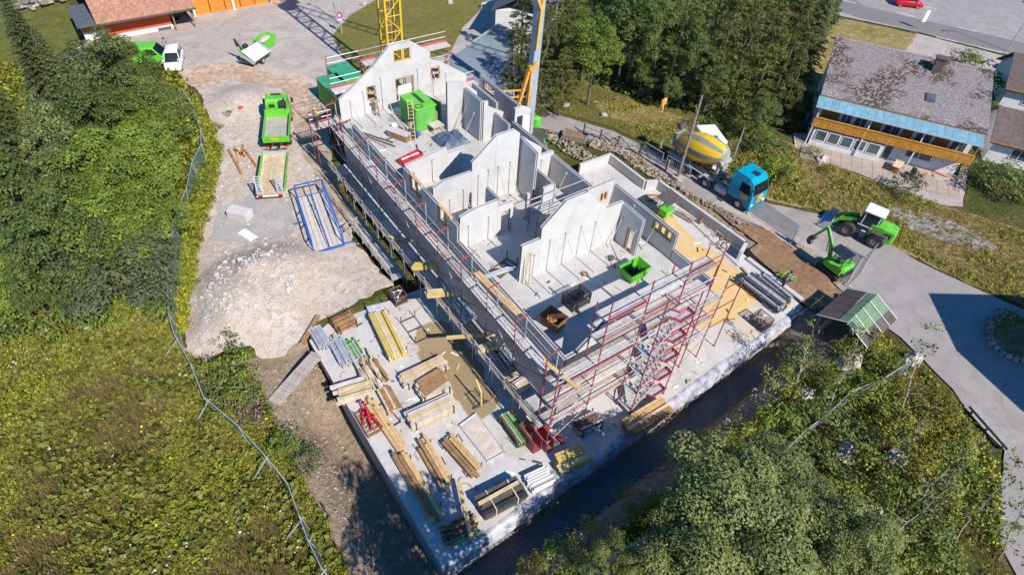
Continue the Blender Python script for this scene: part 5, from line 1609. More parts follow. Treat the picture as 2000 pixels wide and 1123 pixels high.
MB().cbox((-2.95, 0, 1.4), (.06, 2.4, .62)).build('tailgate', 'green_lime', tp)
MB().cbox((-2.99, .1, 1.45), (.012, .7, .16)).build('tailgate_sign', 'orange_sign', tp)
for s in (-1, 1):
    MB().bar((-3.1, s * .4, .85), (3.2, s * .4, .85), .12, .22).build('chassis_rail', 'steel_dark', tp)
    wheel(tp, 2.75, s * .98, .5, .34); wheel(tp, -1.6, s * .95, .5, .5)
    MB().cbox((-3.1, s * .85, .75), (.08, .4, .15)).build('tail_light', 'lamp_red', tp)
MB().bar((-3.1, 0, .7), (-3.6, 0, .65), .15).bar((-3.3, -.9, .55), (-3.3, .9, .55), .1).build('tow_hitch', 'steel_dark', tp)

A, B_ = at(538, 301, 1.0), at(528, 378, 1.0)
dr = (A - B_); dr.z = 0; L = dr.length; dr.normalize(); m0 = (A + B_) / 2
tr = thing('flat_trailer', 'low green sided trailer with silver loading ramps behind the tipper', 'trailer', (m0.x, m0.y, 0.12), math.atan2(dr.y, dr.x))
h = L / 2
for i in range(8):
    MB().cbox((0, -.98 + i * .28, .78), (L, .27, .05)).build('floor_plank', 'wood_pale', tr)
for s in (-1, 1):
    MB().cbox((0.1, s * 1.16, .98), (L - .2, .05, .36)).build('side_board', 'green_lime', tr)
    for x in (-.4, .5):
        wheel(tr, x, s * .9, .36, .26)
    MB().cbox((-h - .12, s * .85, .7), (.08, .4, .16)).build('tail_light', 'lamp_red', tr)
    mb = MB()
    for y in (-.22, .22):
        mb.bar((-h + .02, s * .85 + y, .85), (-h + .45, s * .85 + y, 2.5), .07, .1)
    mb.build('ramp_rail', 'steel_galv', tr)
    for k in range(7):
        q = (k + .5) / 7
        MB().cbox((-h + .02 + .43 * q, s * .85, .85 + 1.65 * q), (.06, .42, .1)).build('ramp_rung', 'steel_galv', tr)
MB().cbox((h, 0, 1.0), (.06, 2.3, .4)).build('front_board', 'steel_galv', tr)
MB().cbox((-h - .1, 0, .7), (.08, 2.3, .12)).build('rear_beam', 'white_sheet', tr)
MB().bar((h, -.6, .65), (h + 1.2, 0, .62), .1).bar((h, .6, .65), (h + 1.2, 0, .62), .1).build('drawbar', 'steel_dark', tr)

# --- passenger cars
def car(label, loc, rz, paint, L=4.2, W=1.76, H=1.5, hood=.95, boot=.35, name='parked_car', group=None):
    c = thing(name, label, 'car', loc, rz, group)
    w = W / 2; f = L / 2
    hull(c, 'body', paint, [(-f, ring(w * .86, .35, .8)), (-f + .12, ring(w * .95, .25, .95)), (-f + boot + .25, ring(w, .22, .98)), (f - hood - .2, ring(w, .22, .98)), (f - .35, ring(w * .97, .22, .82)), (f - .05, ring(w * .88, .3, .68)), (f, ring(w * .8, .35, .6))], True)
    x0, x1 = -f + boot * .5, f - hood
    hull(c, 'cabin', 'glass_dark', [(x0, ring(w * .9, .9, 1.0)), (x0 + .35, ring(w * .92, .9, H - .04, w * .72)), (x1 - .75, ring(w * .92, .9, H - .02, w * .74)), (x1, ring(w * .88, .88, .98))], True)
    hull(c, 'roof', paint, [(x0 + .3, ring(w * .72, H - .06, H - .01, b=.02)), (x0 + .6, ring(w * .75, H - .07, H + .03, b=.02)), (x1 - .95, ring(w * .76, H - .06, H + .03, b=.02)), (x1 - .68, ring(w * .72, H - .07, H - .02, b=.02))], True)
    for s in (-1, 1):
        MB().bar((x0 + .95, s * w * .945, .95), (x0 + 1.0, s * w * .79, H - .03), .08, .03).bar((x1 - .72, s * w * .76, H - .03), (x1 - .02, s * w * .92, .95), .07, .04).build('pillar', paint, c)
        for x in (-f + .75, f - .82):
            wheel(c, x, s * (w - .12), .32, .22)
        MB().cbox((f - .12, s * w * .68, .65), (.16, .34, .14)).build('headlight', 'lamp_clear', c)
        MB().cbox((-f + .06, s * w * .78, .78), (.12, .22, .2)).build('tail_light', 'lamp_red', c)
        MB().rbox((x1 - .35, s * (w + .1), 1.0), (.12, .2, .14), .03).build('mirror', paint, c)
    return c


a, b = at(1748, 6, .5), at(1800, 12, .5)
car('red car driving on the main road at the top right', ((a.x + b.x) / 2 + .5, (a.y + b.y) / 2 + .3, .062), ang(b, a) + PI, 'car_red', H=1.6, name='red_car')
p = at(338, 112, 1.0)
car('white car parked beside the green van next to the trees', (p.x, p.y, .062), ang((9.26, 77.14), (8.48, 74.8)), 'car_white', H=1.75, hood=.85, boot=.15)
p = at(163, 117, .8)
car('dark blue car half hidden behind the tall spruce by the barn', (p.x, p.y, .102), 0.6, 'tarp_blue')
p = at(290, 106, 1.0)
vn = thing('green_van', 'lime green van half hidden under the tree tops beside the white car', 'van', (p.x, p.y, .062), ang((6.24, 77.92), (8.0, 77.0)))
hull(vn, 'body', 'green_lime', [(-2.3, ring(.9, .3, 1.9, .8)), (-2.2, ring(.95, .3, 2.0, .85)), (.9, ring(.95, .3, 2.0, .85)), (1.6, ring(.95, .3, 1.15)), (2.3, ring(.9, .3, .95)), (2.4, ring(.8, .4, .8))])
MB().add([(.95, -.8, 1.95), (.95, .8, 1.95), (1.62, .88, 1.2), (1.62, -.88, 1.2)], [(0, 1, 2, 3), (3, 2, 1, 0)]).build('windscreen', 'glass_dark', vn)
for s in (-1, 1):
    wheel(vn, 1.5, s * .85, .34, .24); wheel(vn, -1.4, s * .85, .34, .24)
    MB().add([(.1, s * .89, 1.85), (.8, s * .89, 1.85), (1.3, s * .965, 1.25), (.1, s * .965, 1.25)], [(0, 1, 2, 3), (3, 2, 1, 0)]).build('side_window', 'glass_dark', vn)

# --- small trailer with white panel and green dump bucket on the forecourt
p = at(500, 118, .3)
t = thing('panel_trailer', 'small machine trailer with a white sloping panel on the forecourt', 'trailer', (p.x, p.y, .14), 0.62)
MB().cbox((0, 0, .55), (3.2, 1.9, .1)).build('trailer_floor', 'steel_dark', t)
MB().hexa([(-1.4, -1.0, .75), (1.4, -1.0, .75), (1.4, .5, 1.6), (-1.4, .5, 1.6), (-1.4, -1.0, .81), (1.4, -1.0, .81), (1.4, .5, 1.66), (-1.4, .5, 1.66)]).build('white_panel', 'white_sheet', t)
for s in (-1, 1):
    wheel(t, 0, s * .95, .34, .24)
    MB().bar((s * 1.55, -1.1, .6), (s * 1.75, .6, 1.5), .1, .3).build('ramp', 'steel_galv', t)
MB().rbox((-.4, .95, 1.1), (1.3, .7, .9), .1).build('machine_body', 'green_lime', t)
MB().bar((-.8, .9, 1.5), (-1.3, 1.2, 2.9), .14, .2).bar((-1.3, 1.2, 2.9), (-1.0, 1.3, 1.9), .12, .16).rbox((-.2, .9, 1.7), (.6, .5, .4), .06).build('machine_arm', 'black_plastic', t)
p = at(520, 92, .3)
t = skip(520, 92, .06, 2.4, 1.5, 1.15, 0.62, 'lime green dump bucket filled with sand behind the white panel', 'green_lime', 'dump_bucket')
MB().blob((0, 0, .8), (1.0, .6, .45), 3, .08).build('sand_load', 'sand_stain', t)

# --- site containers
for (c4, lab) in (([(609, 165), (652, 190), (708, 172), (660, 140)], 'near lime green site container with pale lid beside the back scaffold'), ([(632, 133), (664, 124), (710, 146), (672, 158)], 'far green site container behind the other container')):
    P = [at(u, v, 2.5) for u, v in c4]
    c = (P[0] + P[2]) / 2; Lx = (P[1] - P[0]).length; rz = ang(P[0], P[1])
    t = thing('site_container', lab, 'container', (c.x, c.y, .1), -PI / 2 + .05)
    MB().rbox((0, 0, 1.2), (5.0 if 'near' in lab else 3.6, 2.3, 2.3), .04).build('container_body', 'green_container', t)
    MB().rbox((0, 0, 2.4), (5.1 if 'near' in lab else 3.7, 2.4, .1), .03).build('container_roof', 'green_dark', t)
    for i in range(14 if 'near' in lab else 10):
        for s in (-1, 1):
            MB().cbox(((-2.3 if 'near' in lab else -1.65) + i * .35, s * 1.16, 1.2), (.16, .04, 2.0)).build('wall_rib', 'green_container', t)

# --- tower crane behind the building
CR = V(27.73, 59.56)
cr = thing('tower_crane', 'yellow lattice tower crane standing on the lawn behind the back gable', 'tower crane', CR, 0)
S = .82
MB().cbox((0, 0, .35), (4.2, 4.2, .5)).build('crane_base', 'concrete_old', cr)
for x in (-S, S):
    for y in (-S, S):
        MB().bar((x, y, .6), (x, y, 24.0), .2).build('mast_chord', 'crane_yellow', cr)
zz = .8
k = 0
while zz < 23.5:
    for (a, b) in (((-S, -S), (S, -S)), ((S, -S), (S, S)), ((S, S), (-S, S)), ((-S, S), (-S, -S))):
        mb = MB()
        mb.tube((*a, zz), (*b, zz), .045, n=5)
        mb.tube((*(a if k % 2 else b), zz), (*(b if k % 2 else a), zz + 1.6), .055, n=5)
        mb.build('lattice_brace', 'crane_yellow', cr)
    zz += 1.6; k += 1
for s in (-.25, .25):
    MB().bar((s, .3, .8), (s, .3, 24), .05).build('mast_ladder', 'steel_galv', cr)
MB().lathe([(1.2, 24.0), (1.2, 24.6)], Matrix(), 16).build('slewing_ring', 'crane_yellow', cr)
HOOK = at(1296, 203, 8.0)
jd = (V(HOOK.x, HOOK.y) - CR).normalized(); js = V(-jd.y, jd.x)
for s, zt in ((-.6, 25.0), (.6, 25.0), (0, 26.2)):
    MB().bar(js * s - jd * 1 + V(0, 0, zt), js * s + jd * 36 + V(0, 0, zt), .12).build('jib_chord', 'crane_yellow', cr)
for i in range(24):
    p = jd * (1.5 * i); q = jd * (1.5 * i + .75)
    MB().tube(p + js * .6 + V(0, 0, 25), q + V(0, 0, 26.2), .04, n=4).tube(q + V(0, 0, 26.2), p + js * -.6 + V(0, 0, 25), .04, n=4).tube(p + js * .6 + V(0, 0, 25), p - js * .6 + V(0, 0, 25), .04, n=4).build('jib_brace', 'crane_yellow', cr)
for s in (-.6, .6):
    MB().bar(js * s + V(0, 0, 25), js * s - jd * 10 + V(0, 0, 25), .14).build('counter_jib', 'crane_yellow', cr)
MB().cbox(jd * -8.5 + V(0, 0, 24.3), (2.2, 2.2, 2.0)).build('counterweight', 'concrete_old', cr)
MB().cbox(V(0, 0, 25.6) + js * 1.3, (1.4, 1.4, 2.0)).build('operator_cab', 'white_sheet', cr)
for s in (-1, 1):
    MB().tube(V(HOOK.x, HOOK.y, 8.3) - CR + js * s * .25, V(HOOK.x, HOOK.y, 25) - CR + js * s * .25, .015, n=4).build('hoist_rope', 'steel_dark', cr)
hk = thing('hook_block', 'orange crane hook block hanging over the grass by the lane', 'hook block', (HOOK.x, HOOK.y, 7.2), 0.3)
MB().rbox((0, 0, 1.0), (.75, .25, .55), .06).build('sheave_plate', 'crane_orange', hk)
MB().tube((0, 0, .7), (0, 0, .3), .1, n=8).path([(0, 0, .3), (.12, 0, .1), (0, 0, -.05), (-.14, 0, .08)], .05).build('hook', 'crane_orange', hk)
MB().tube((0, 0, .1), (-.1, 0, -2.6), .02, n=5).build('chain', 'steel_dark', hk)

# --- fast erecting crane beside the right long wall
fc = thing('fast_erecting_crane', 'grey mast with orange struts of a self erecting crane beside the right wall', 'crane', (35.6, 45.3, 0))
MB().bar((0, 0, .4), (.35, .3, 21), .75).build('mast', 'mast_grey', fc)
for i in range(14):
    z = 1.2 + i * 1.4; q = V(.35 * z / 21, .3 * z / 21, z)
    MB().cbox(q, (.8, .8, .05)).build('mast_rib', 'steel_galv', fc)
MB().cbox((0, 0, .2), (3.2, 3.2, .36)).build('crane_base', 'steel_dark', fc)
MB().bar((-1.9, .6, .6), (-.45, -.1, 7.8), .28, .32).build('strut', 'crane_orange', fc)
MB().bar((-1.0, -.7, .6), (-.4, -.3, 7.2), .2).build('strut', 'crane_orange', fc)
MB().bar((-.45, -.1, 7.4), (.2, -.3, 8.2), .5, .4).build('strut_head', 'crane_orange', fc)
MB().bar((-.2, -.45, 9.5), (.0, -.4, 13.2), .2).bar((.0, -.4, 13.2), (-.45, -.3, 14.2), .22).bar((.0, -.4, 13.2), (.3, -.3, 14.3), .2).build('upper_strut', 'crane_orange', fc)
for z in (4.6, 5.3):
    MB().bar((-4.2, 1.6, z), (0, -.2, z), .12).build('outrigger_beam', 'crane_orange', fc)
MB().bar((-4.2, 1.6, 2.6), (-4.2, 1.6, 6.6), .16).build('outrigger_post', 'crane_orange', fc)
MB().tube((-4.2, 1.6, 6.6), (-3.7, 1.2, 18), .02, n=4).build('stay_rope', 'steel_dark', fc)
t = tag(MB().rbox((0, 0, .7), (.9, .8, 1.4), .2).build('toilet_cabin', 'green_lime'), 'lime green cabin behind the right wall near the grey crane mast', 'cabin'); t.location = at(1046, 250, .06)

# ------------------------------------------------------------------ houses, shed, fences, street furniture
mat('render_white', (0.68, 0.67, 0.655), (0.60, 0.59, 0.575), 1.2, 0.85)
mat('balcony_wood', (0.56, 0.25, 0.035), (0.46, 0.19, 0.025), 3, 0.6, objvar=0.10)
mat('wall_brown', (0.30, 0.15, 0.035), (0.24, 0.12, 0.03), 3, 0.75)
mat('glass_blue', (0.16, 0.30, 0.36), (0.20, 0.36, 0.42), 2, 0.15, objvar=0.08)
mat('window_glass', (0.06, 0.08, 0.10), (0.10, 0.12, 0.13), 1, 0.1)
mat('barn_red', (0.60, 0.105, 0.04), (0.54, 0.09, 0.035), 2, 0.75)
mat('roof_felt', (0.085, 0.10, 0.115), (0.11, 0.12, 0.135), 1.5, 0.8)
mat('roof_brown', (0.125, 0.095, 0.085), (0.095, 0.07, 0.065), 2, 0.85, objvar=0.1)
mat('shed_green', (0.15, 0.225, 0.12), (0.18, 0.26, 0.145), 1.5, 0.45, objvar=0.06)
mat('hall_orange', (0.60, 0.22, 0.03), (0.52, 0.18, 0.025), 2, 0.7, objvar=0.1)
mat('flat_roof', (0.21, 0.25, 0.265), (0.18, 0.215, 0.235), 0.6, 0.8)
mat('stone', (0.42, 0.38, 0.33), (0.30, 0.26, 0.22), 2.5, 0.95, bmp=0.4, objvar=0.15)
mat('stone_brown', (0.34, 0.275, 0.20), (0.22, 0.175, 0.125), 2.5, 0.95, bmp=0.4, col3=(0.42, 0.37, 0.31), scale3=.8)
mat('stone_pale', (0.50, 0.465, 0.425), (0.27, 0.24, 0.205), 3.0, 0.95, bmp=0.8, col3=(0.50, 0.47, 0.44), scale3=1.5)
mat('stone_white', (0.56, 0.54, 0.51), (0.36, 0.34, 0.31), 2.0, 0.95, bmp=0.5, objvar=0.08)
mat('old_wood', (0.27, 0.235, 0.20), (0.18, 0.15, 0.13), 5, 0.95, objvar=0.1)
mat('paving', (0.40, 0.33, 0.265), (0.34, 0.28, 0.225), 1.0, 0.9, objvar=0.05)
mat('sign_pink', (0.50, 0.03, 0.22), (0.45, 0.03, 0.2), 2, 0.5)
mat('blue_plastic', (0.0, 0.16, 0.50), (0.0, 0.13, 0.42), 3, 0.35)


def tile_material(name, base, lich, moss, objv=0.16):
    mt, nt, b = new_mat(name)
    b.inputs['Roughness'].default_value = 0.95
    n1 = noise_tex(nt, 0.45, 6, coord='Object', dist=0.4); n2 = noise_tex(nt, 5.5, 5); n3 = noise_tex(nt, 0.28, 5)
    c = mixc(nt, ramp(nt, n2, .42, .6), base, lich)
    if moss:
        mm = nt.nodes.new('ShaderNodeMath'); mm.operation = 'MULTIPLY'
        nt.links.new(ramp(nt, n3, .46, .58), mm.inputs[0]); nt.links.new(ramp(nt, noise_tex(nt, 3.2, 5), .44, .52), mm.inputs[1])
        c = mixc(nt, mm.outputs[0], c, moss)
    oi = nt.nodes.new('ShaderNodeObjectInfo'); hs = nt.nodes.new('ShaderNodeHueSaturation'); mr = nt.nodes.new('ShaderNodeMapRange')
    mr.inputs[3].default_value = 1 - objv; mr.inputs[4].default_value = 1 + objv
    nt.links.new(oi.outputs['Random'], mr.inputs[0]); nt.links.new(mr.outputs[0], hs.inputs['Value']); nt.links.new(c, hs.inputs['Color'])
    nt.links.new(hs.outputs[0], b.inputs['Base Color'])
    bump(nt, b, n2, .5, .04)


tile_material('tiles_grey', (0.22, 0.185, 0.18), (0.32, 0.28, 0.275), (0.085, 0.06, 0.04))
tile_material('tiles_red', (0.36, 0.165, 0.11), (0.44, 0.24, 0.165), None)


def L2W(A, d, n):
    return Matrix(((d.x, n.x, 0, A.x), (d.y, n.y, 0, A.y), (0, 0, 1, 0), (0, 0, 0, 1)))


def roof_tiles(parent, e0, e1, r0, r1, rows, cols, material, lift=0.02, most=300):
    """shingle courses between eave e0-e1 and ridge r0-r1: the nearest rows as single tiles, the rest as joined courses"""
    e0, e1, r0, r1 = map(Vector, (e0, e1, r0, r1))
    nrm = (e1 - e0).cross(r0 - e0).normalized()
    if nrm.z < 0:
        nrm = -nrm
    done = 0; rest = MB()
    for i in range(rows):
        a0, a1 = i / rows, (i + 1.12) / rows
        off = 0.5 * (i % 2)
        for j in range(cols + 1):
            u0 = max(0, (j - off) / cols); u1 = min(1, (j + 1 - off) / cols)
            if u1 - u0 < 0.2 / cols:
                continue
            u0 += .04 / cols; u1 -= .04 / cols
            jit = random.uniform(-.006, .006)
            P = lambda u, a: e0.lerp(e1, u).lerp(r0.lerp(r1, u), min(1.0, a))
            q = [P(u0, a0) + nrm * (lift + .045 + jit), P(u1, a0) + nrm * (lift + .045 + jit), P(u1, a1) + nrm * (lift + .012), P(u0, a1) + nrm * (lift + .012)]
            b_ = [p - nrm * .03 for p in q]
            mb = MB() if done < most else rest
            mb.add(b_ + q, [(4, 5, 6, 7), (0, 1, 5, 4), (1, 2, 6, 5), (3, 0, 4, 7)])
            if done < most:
                mb.build('roof_tile', material, parent); done += 1
    if rest.v:
        o = rest.build('roof_tiles', material, parent); o['kind'] = 'stuff'


def window(parent, M, x0, x1, z0, z1, y=-.02, panes=2, frame='render_white', glass='window_glass'):
    """window with frame and panes on a wall face; local x along the wall, y outward negative"""
    w = MB(); t = .07
    w.box(x0, x1, y - .05, y + .04, z0, z0 + t).box(x0, x1, y - .05, y + .04, z1 - t, z1)
    for k in range(panes + 1):
        c = x0 + t / 2 + (x1 - x0 - t) * k / panes
        w.box(c - t / 2, c + t / 2, y - .048, y + .04, z0 + t, z1 - t)
    o = w.build('window', frame, parent, M=M)
    for k in range(panes):
        c0 = x0 + t + (x1 - x0 - t) * k / panes; c1 = x0 + (x1 - x0 - t) * (k + 1) / panes
        MB().box(c0, c1, y - .01, y + .02, z0 + t, z1 - t).build('pane', glass, o, M=M)


# --- chalet on the right
A = V(61.95, 30.03); d = V(.539, -.842).normalized(); n = V(.842, .539).normalized()
M = L2W(A, d, n)
ch = thing('chalet', 'white chalet with mossy grey roof, blue glass canopy and orange wooden balcony', 'house', (0, 0, 0))
FLen = 14.6
MB().box(0, FLen, 0, 10.5, -.2, 4.9).build('wall', 'render_white', ch, M=M)
MB().ext([(.15, 4.9), (10.2, 4.9), (8.3, 7.3)], M @ Matrix.Rotation(PI / 2, 4, 'Z') @ Matrix.Scale(1, 4), -.2).build('gable_wall', 'render_white', ch)
EV, RD = 5.15, 7.75
e0, e1, r0, r1 = V(-.5, -.1, EV), V(15.2, -.1, EV), V(-.5, 8.6, RD), V(15.2, 8.6, RD)
mb = MB(); mb.hexa([V(-.5, -.1, EV - .14), V(15.2, -.1, EV - .14), V(15.2, 8.6, RD - .14), V(-.5, 8.6, RD - .14), e0, e1, r0, r1]); mb.build('roof_deck', 'wood_brown', ch, M=M)
mb = MB(); mb.hexa([V(-.5, 8.61, RD - .14), V(15.2, 8.61, RD - .14), V(15.2, 14, 5.6), V(-.5, 14, 5.6), V(-.5, 8.61, RD), V(15.2, 8.61, RD), V(15.2, 14, 5.75), V(-.5, 14, 5.75)]); mb.build('back_roof', 'tiles_grey', ch, M=M)
W = lambda p: M @ Vector(p)
roof_tiles(ch, W(e0), W(e1), W(r0), W(r1), 38, 46, 'tiles_grey')
mb = MB(); mb.bar((-.5, 8.6, RD + .05), (15.2, 8.6, RD + .05), .35, .12); mb.build('ridge_cap', 'tiles_grey', ch, M=M)
for k in range(22):
    x = -.6 + 15.6 * k / 22
    MB().hexa([(x, -1.55, 4.55), (x + .69, -1.55, 4.55), (x + .69, -.02, 5.02), (x, -.02, 5.02), (x, -1.55, 4.58), (x + .69, -1.55, 4.58), (x + .69, -.02, 5.05), (x, -.02, 5.05)]).build('canopy_pane', 'glass_blue', ch, M=M)
MB().bar((-.6, -1.57, 4.52), (15.0, -1.57, 4.52), .1, .1).build('gutter', 'steel_galv', ch, M=M)
# chimney, skylight
MB().box(9.3, 10.2, 6.6, 7.4, 6.6, 8.6).build('chimney', 'roof_brown', ch, M=M)
MB().box(9.2, 10.3, 6.5, 7.5, 8.6, 8.68).build('chimney_cap', 'steel_dark', ch, M=M)
MB().hexa([(9.2, 2.3, 5.95), (10.1, 2.3, 5.95), (10.1, 3.4, 6.28), (9.2, 3.4, 6.28), (9.2, 2.3, 6.05), (10.1, 2.3, 6.05), (10.1, 3.4, 6.38), (9.2, 3.4, 6.38)]).build('skylight', 'steel_dark', ch, M=M)
MB().hexa([(9.28, 2.4, 6.09), (10.02, 2.4, 6.09), (10.02, 3.3, 6.36), (9.28, 3.3, 6.36), (9.28, 2.4, 6.1), (10.02, 2.4, 6.1), (10.02, 3.3, 6.37), (9.28, 3.3, 6.37)]).build('skylight_pane', 'window_glass', ch, M=M)
# upper wall panels and windows
for x0, x1 in ((.3, 2.1), (5.0, 6.2), (8.2, 9.2), (11.2, 12.6)):
    MB().box(x0, x1, -.03, -.001, 2.5, 4.6).build('wood_panel', 'wall_brown', ch, M=M)
for x0, x1 in ((2.3, 3.3), (3.6, 4.8), (6.4, 8.0), (9.5, 11.0), (12.8, 14.2)):
    window(ch, M, x0, x1, 2.6, 4.2, panes=2)
# balcony
MB().box(-.2, 14.9, -1.25, -.002, 2.2, 2.34).build('balcony_floor', 'wood_brown', ch, M=M)
MB().bar((-.2, -1.28, 3.3), (14.9, -1.28, 3.3), .16, .09).build('balcony_rail', 'balcony_wood', ch, M=M)
for k in range(64):
    x = -.18 + 15.06 * k / 63
    MB().cbox((x, -1.28, 2.75), (.2, .04, .98)).build('baluster', 'balcony_wood', ch, M=M)
for x in (-.1, 4.9, 9.9, 14.8):
    MB().bar((x, -1.2, 0), (x, -1.2, 4.5), .12).build('balcony_post', 'render_white' if x < 14 else 'wood_brown', ch, M=M)
# ground floor bay with big windows, recessed right part
MB().box(.2, 7.2, -1.1, -.003, -.1, 2.0).build('bay', 'render_white', ch, M=M)
for x0, x1 in ((.5, 1.6), (1.8, 2.9), (3.1, 4.2), (4.4, 5.5), (5.7, 6.9)):
    window(ch, M @ Matrix.Translation((0, -1.1, 0)), x0, x1, .75, 1.95, panes=1)
window(ch, M, 7.5, 8.3, .1, 2.0, panes=1)
window(ch, M, 9.5, 12.0, .9, 1.9, panes=2)
MB().box(12.6, 14.4, -.9, -.004, -.1, .12).build('porch_floor', 'tiles_red', ch, M=M)
for k in range(3):
    MB().box(12.7, 14.2, -1.3 - .3 * k, -1.0 - .3 * k, -.1, .25 - .1 * k).build('porch_step', 'concrete_old', ch, M=M)
# paving slabs of the terrace in front
for i in range(15):
    for j in range(3):
        o = MB().box(-.4 + i * 1.03, .6 + i * 1.03, -2.2 - j * 1.03, -1.2 - j * 1.03, .095, .125).build('paving_slab', 'paving', None, M=M); struct(o)
# garden furniture
t = thing('garden_table', 'small garden table with benches on the chalet terrace', 'garden table', W((9.0, -1.9, .13)), 0.3)
MB().cbox((0, 0, .72), (1.6, .8, .05)).build('table_top', 'wood_pale', t)
for x in (-.6, .6):
    MB().cbox((x, 0, .35), (.1, .7, .7)).build('leg', 'wood_brown', t)
for k, (x, y) in enumerate(((10.6, -2.2), (11.3, -2.6), (10.2, -2.9))):
    t = thing('garden_chair', ['dark chair nearest the chalet porch', 'wooden chair right of the dark garden chairs', 'dark garden chair in front of the table'][k], 'chair', W((x, y, .13)), k * 1.3)
    MB().cbox((0, 0, .45), (.5, .5, .05)).build('seat', 'black_plastic' if k != 1 else 'wood_brown', t)
    MB().cbox((-.25, 0, .75), (.05, .5, .6)).build('backrest', 'black_plastic' if k != 1 else 'wood_brown', t)
    for a in (-.2, .2):
        for b in (-.2, .2):
            MB().bar((a, b, 0), (a, b, .43), .05).build('leg', 'steel_dark', t)

# --- neighbouring houses at the right edge
def simple_house(label, A, ln, dep, hw, hr, roofm, name='neighbour_house', over=.5):
    M2 = L2W(A, d, n)
    t = thing(name, label, 'house', (0, 0, 0))
    MB().box(0, ln, 0, dep, -.2, hw).build('wall', 'render_white', t, M=M2)
    MB().ext([(0.02, hw), (dep - .02, hw), (dep / 2, hr - .15)], M2 @ Matrix.Rotation(PI / 2, 4, 'Z') @ Matrix.Scale(1, 4), -.2).build('gable_wall', 'render_white', t)
    for s in (0, 1):
        y0, y1 = (-over, dep / 2) if s == 0 else (dep + over, dep / 2 + .004)
        zl = hw - over * (hr - hw) / (dep / 2)
        MB().hexa([(-over, y0, zl - .1), (ln + over, y0, zl - .1), (ln + over, y1, hr - .1), (-over, y1, hr - .1), (-over, y0, zl + .05), (ln + over, y0, zl + .05), (ln + over, y1, hr + .05), (-over, y1, hr + .05)]).build('roof', roofm, t, M=M2)
    MB().bar((-over, -over - .06, hw - over * .4), (ln + over, -over - .06, hw - over * .4), .1).build('gutter', 'rust_bright', t, M=M2)
    window(t, M2, 2.0, 3.6, .8, 2.0)
    window(t, M2, 5.0, 6.4, .8, 2.0)
    return t


simple_house('low white house with dark brown roof right of the chalet', at(1918, 312, 0), 11, 6.5, 2.6, 4.6, 'roof_brown')
simple_house('narrow house with dark roof at the right edge behind the low white house', at(1950, 215, 0) + n * 1.0, 7, 8, 2.6, 5.0, 'roof_brown')
t = tag(MB().rbox((0, 0, .5), (2.4, 1.4, 1.0), .35).build('blue_pool_cover', 'blue_plastic'), 'bright blue tarpaulin bundle between chalet and right edge house', 'tarpaulin'); t.location = at(1966, 135, .1)

# --- red barn at the top left
bn = thing('red_barn', 'red walled barn with brick red tiled roof at the top left', 'barn', (0, 0, 0))
MB().box(4.2, 11.2, 86.2, 96, -.1, 3.3).build('wall', 'barn_red', bn)
MB().box(11.2, 13.4, 89.5, 96, -.1, 3.3).build('wall', 'old_wood', bn)
MB().box(4.15, 11.25, 86.12, 86.199, -.1, .55).build('plinth', 'render_white', bn)
for x in (5.6, 8.6):
    MB().box(x, x + 1.1, 86.14, 86.199, 2.2, 2.7).build('vent_window', 'steel_dark', bn)
MB().box(9.5, 11.0, 86.0, 86.11, -.05, .4).build('cellar_window', 'window_glass', bn)
e0, e1, r0, r1 = V(3.3, 84.5, 2.65), V(14.1, 84.5, 2.65), V(3.3, 93, 6.6), V(14.1, 93, 6.6)
MB().hexa([e0 - V(0, 0, .15), e1 - V(0, 0, .15), r1 - V(0, 0, .15), r0 - V(0, 0, .15), e0, e1, r1, r0]).build('roof_deck', 'wood_brown', bn)
MB().hexa([V(3.3, 93.01, 6.45), V(14.1, 93.01, 6.45), V(14.1, 101, 3), V(3.3, 101, 3), V(3.3, 93.01, 6.6), V(14.1, 93.01, 6.6), V(14.1, 101, 3.15), V(3.3, 101, 3.15)]).build('back_roof', 'tiles_red', bn)
roof_tiles(bn, e0, e1, r0, r1, 26, 30, 'tiles_red')
MB().bar((3.3, 84.42, 2.55), (14.1, 84.42, 2.55), .14).build('gutter', 'steel_dark', bn)
for x in (11.4, 13.6):
    MB().bar((x, 85.2, -.1), (x, 85.2, 2.7), .16).build('roof_post', 'wood_brown', bn)
ln_ = thing('lean_to', 'small annexe with flat dark grey roof left of the red barn', 'annexe', (0, 0, 0))
MB().box(1.75, 4.15, 86.6, 91, -.1, 2.35).build('wall', 'render_white', ln_)
MB().box(1.74, 4.0, 86.5, 86.59, 1.2, 2.3).build('wood_cladding', 'hall_orange', ln_)
MB().box(1.35, 3.9, 85.0, 91.4, 2.36, 2.52).build('roof', 'roof_felt', ln_)
t = thing('timber_hall', 'orange timber hall wall at the top edge right of the barn', 'hall', (0, 0, 0))
for k in range(7):
    MB().box(14.6 + k * 1.9, 16.4 + k * 1.9, 88.6, 94, -.1, 3.2).build('wall_panel', 'hall_orange', t)
for k in range(3):
    MB().box(14.3 + k * 4.9, 14.55 + k * 4.9, 88.3, 88.59, -.1, 3.0).build('pillar', 'render_white', t)
MB().box(14, 28.5, 87.9, 95, 3.21, 3.4).build('roof', 'tiles_red', t)
t = thing('wood_pile', 'long grey stone or firewood pile at the top left corner', 'wood pile', at(100, 10, 0), ang(at(75, 14), at(130, 0)))
r = random.Random(2)
for i in range(60):
    MB().cbox((r.uniform(-4.5, 4.5), r.uniform(-.9, .9), r.uniform(.15, 1.1)), (r.uniform(.4, .8), r.uniform(.3, .5), r.uniform(.2, .3)), r.uniform(-.2, .2)).build('log', ['stone', 'old_wood'][i % 2], t)
t = thing('parked_bike', 'yellow wheelbarrow under the barn eaves', 'wheelbarrow', at(333, 38, .06), 1.0)
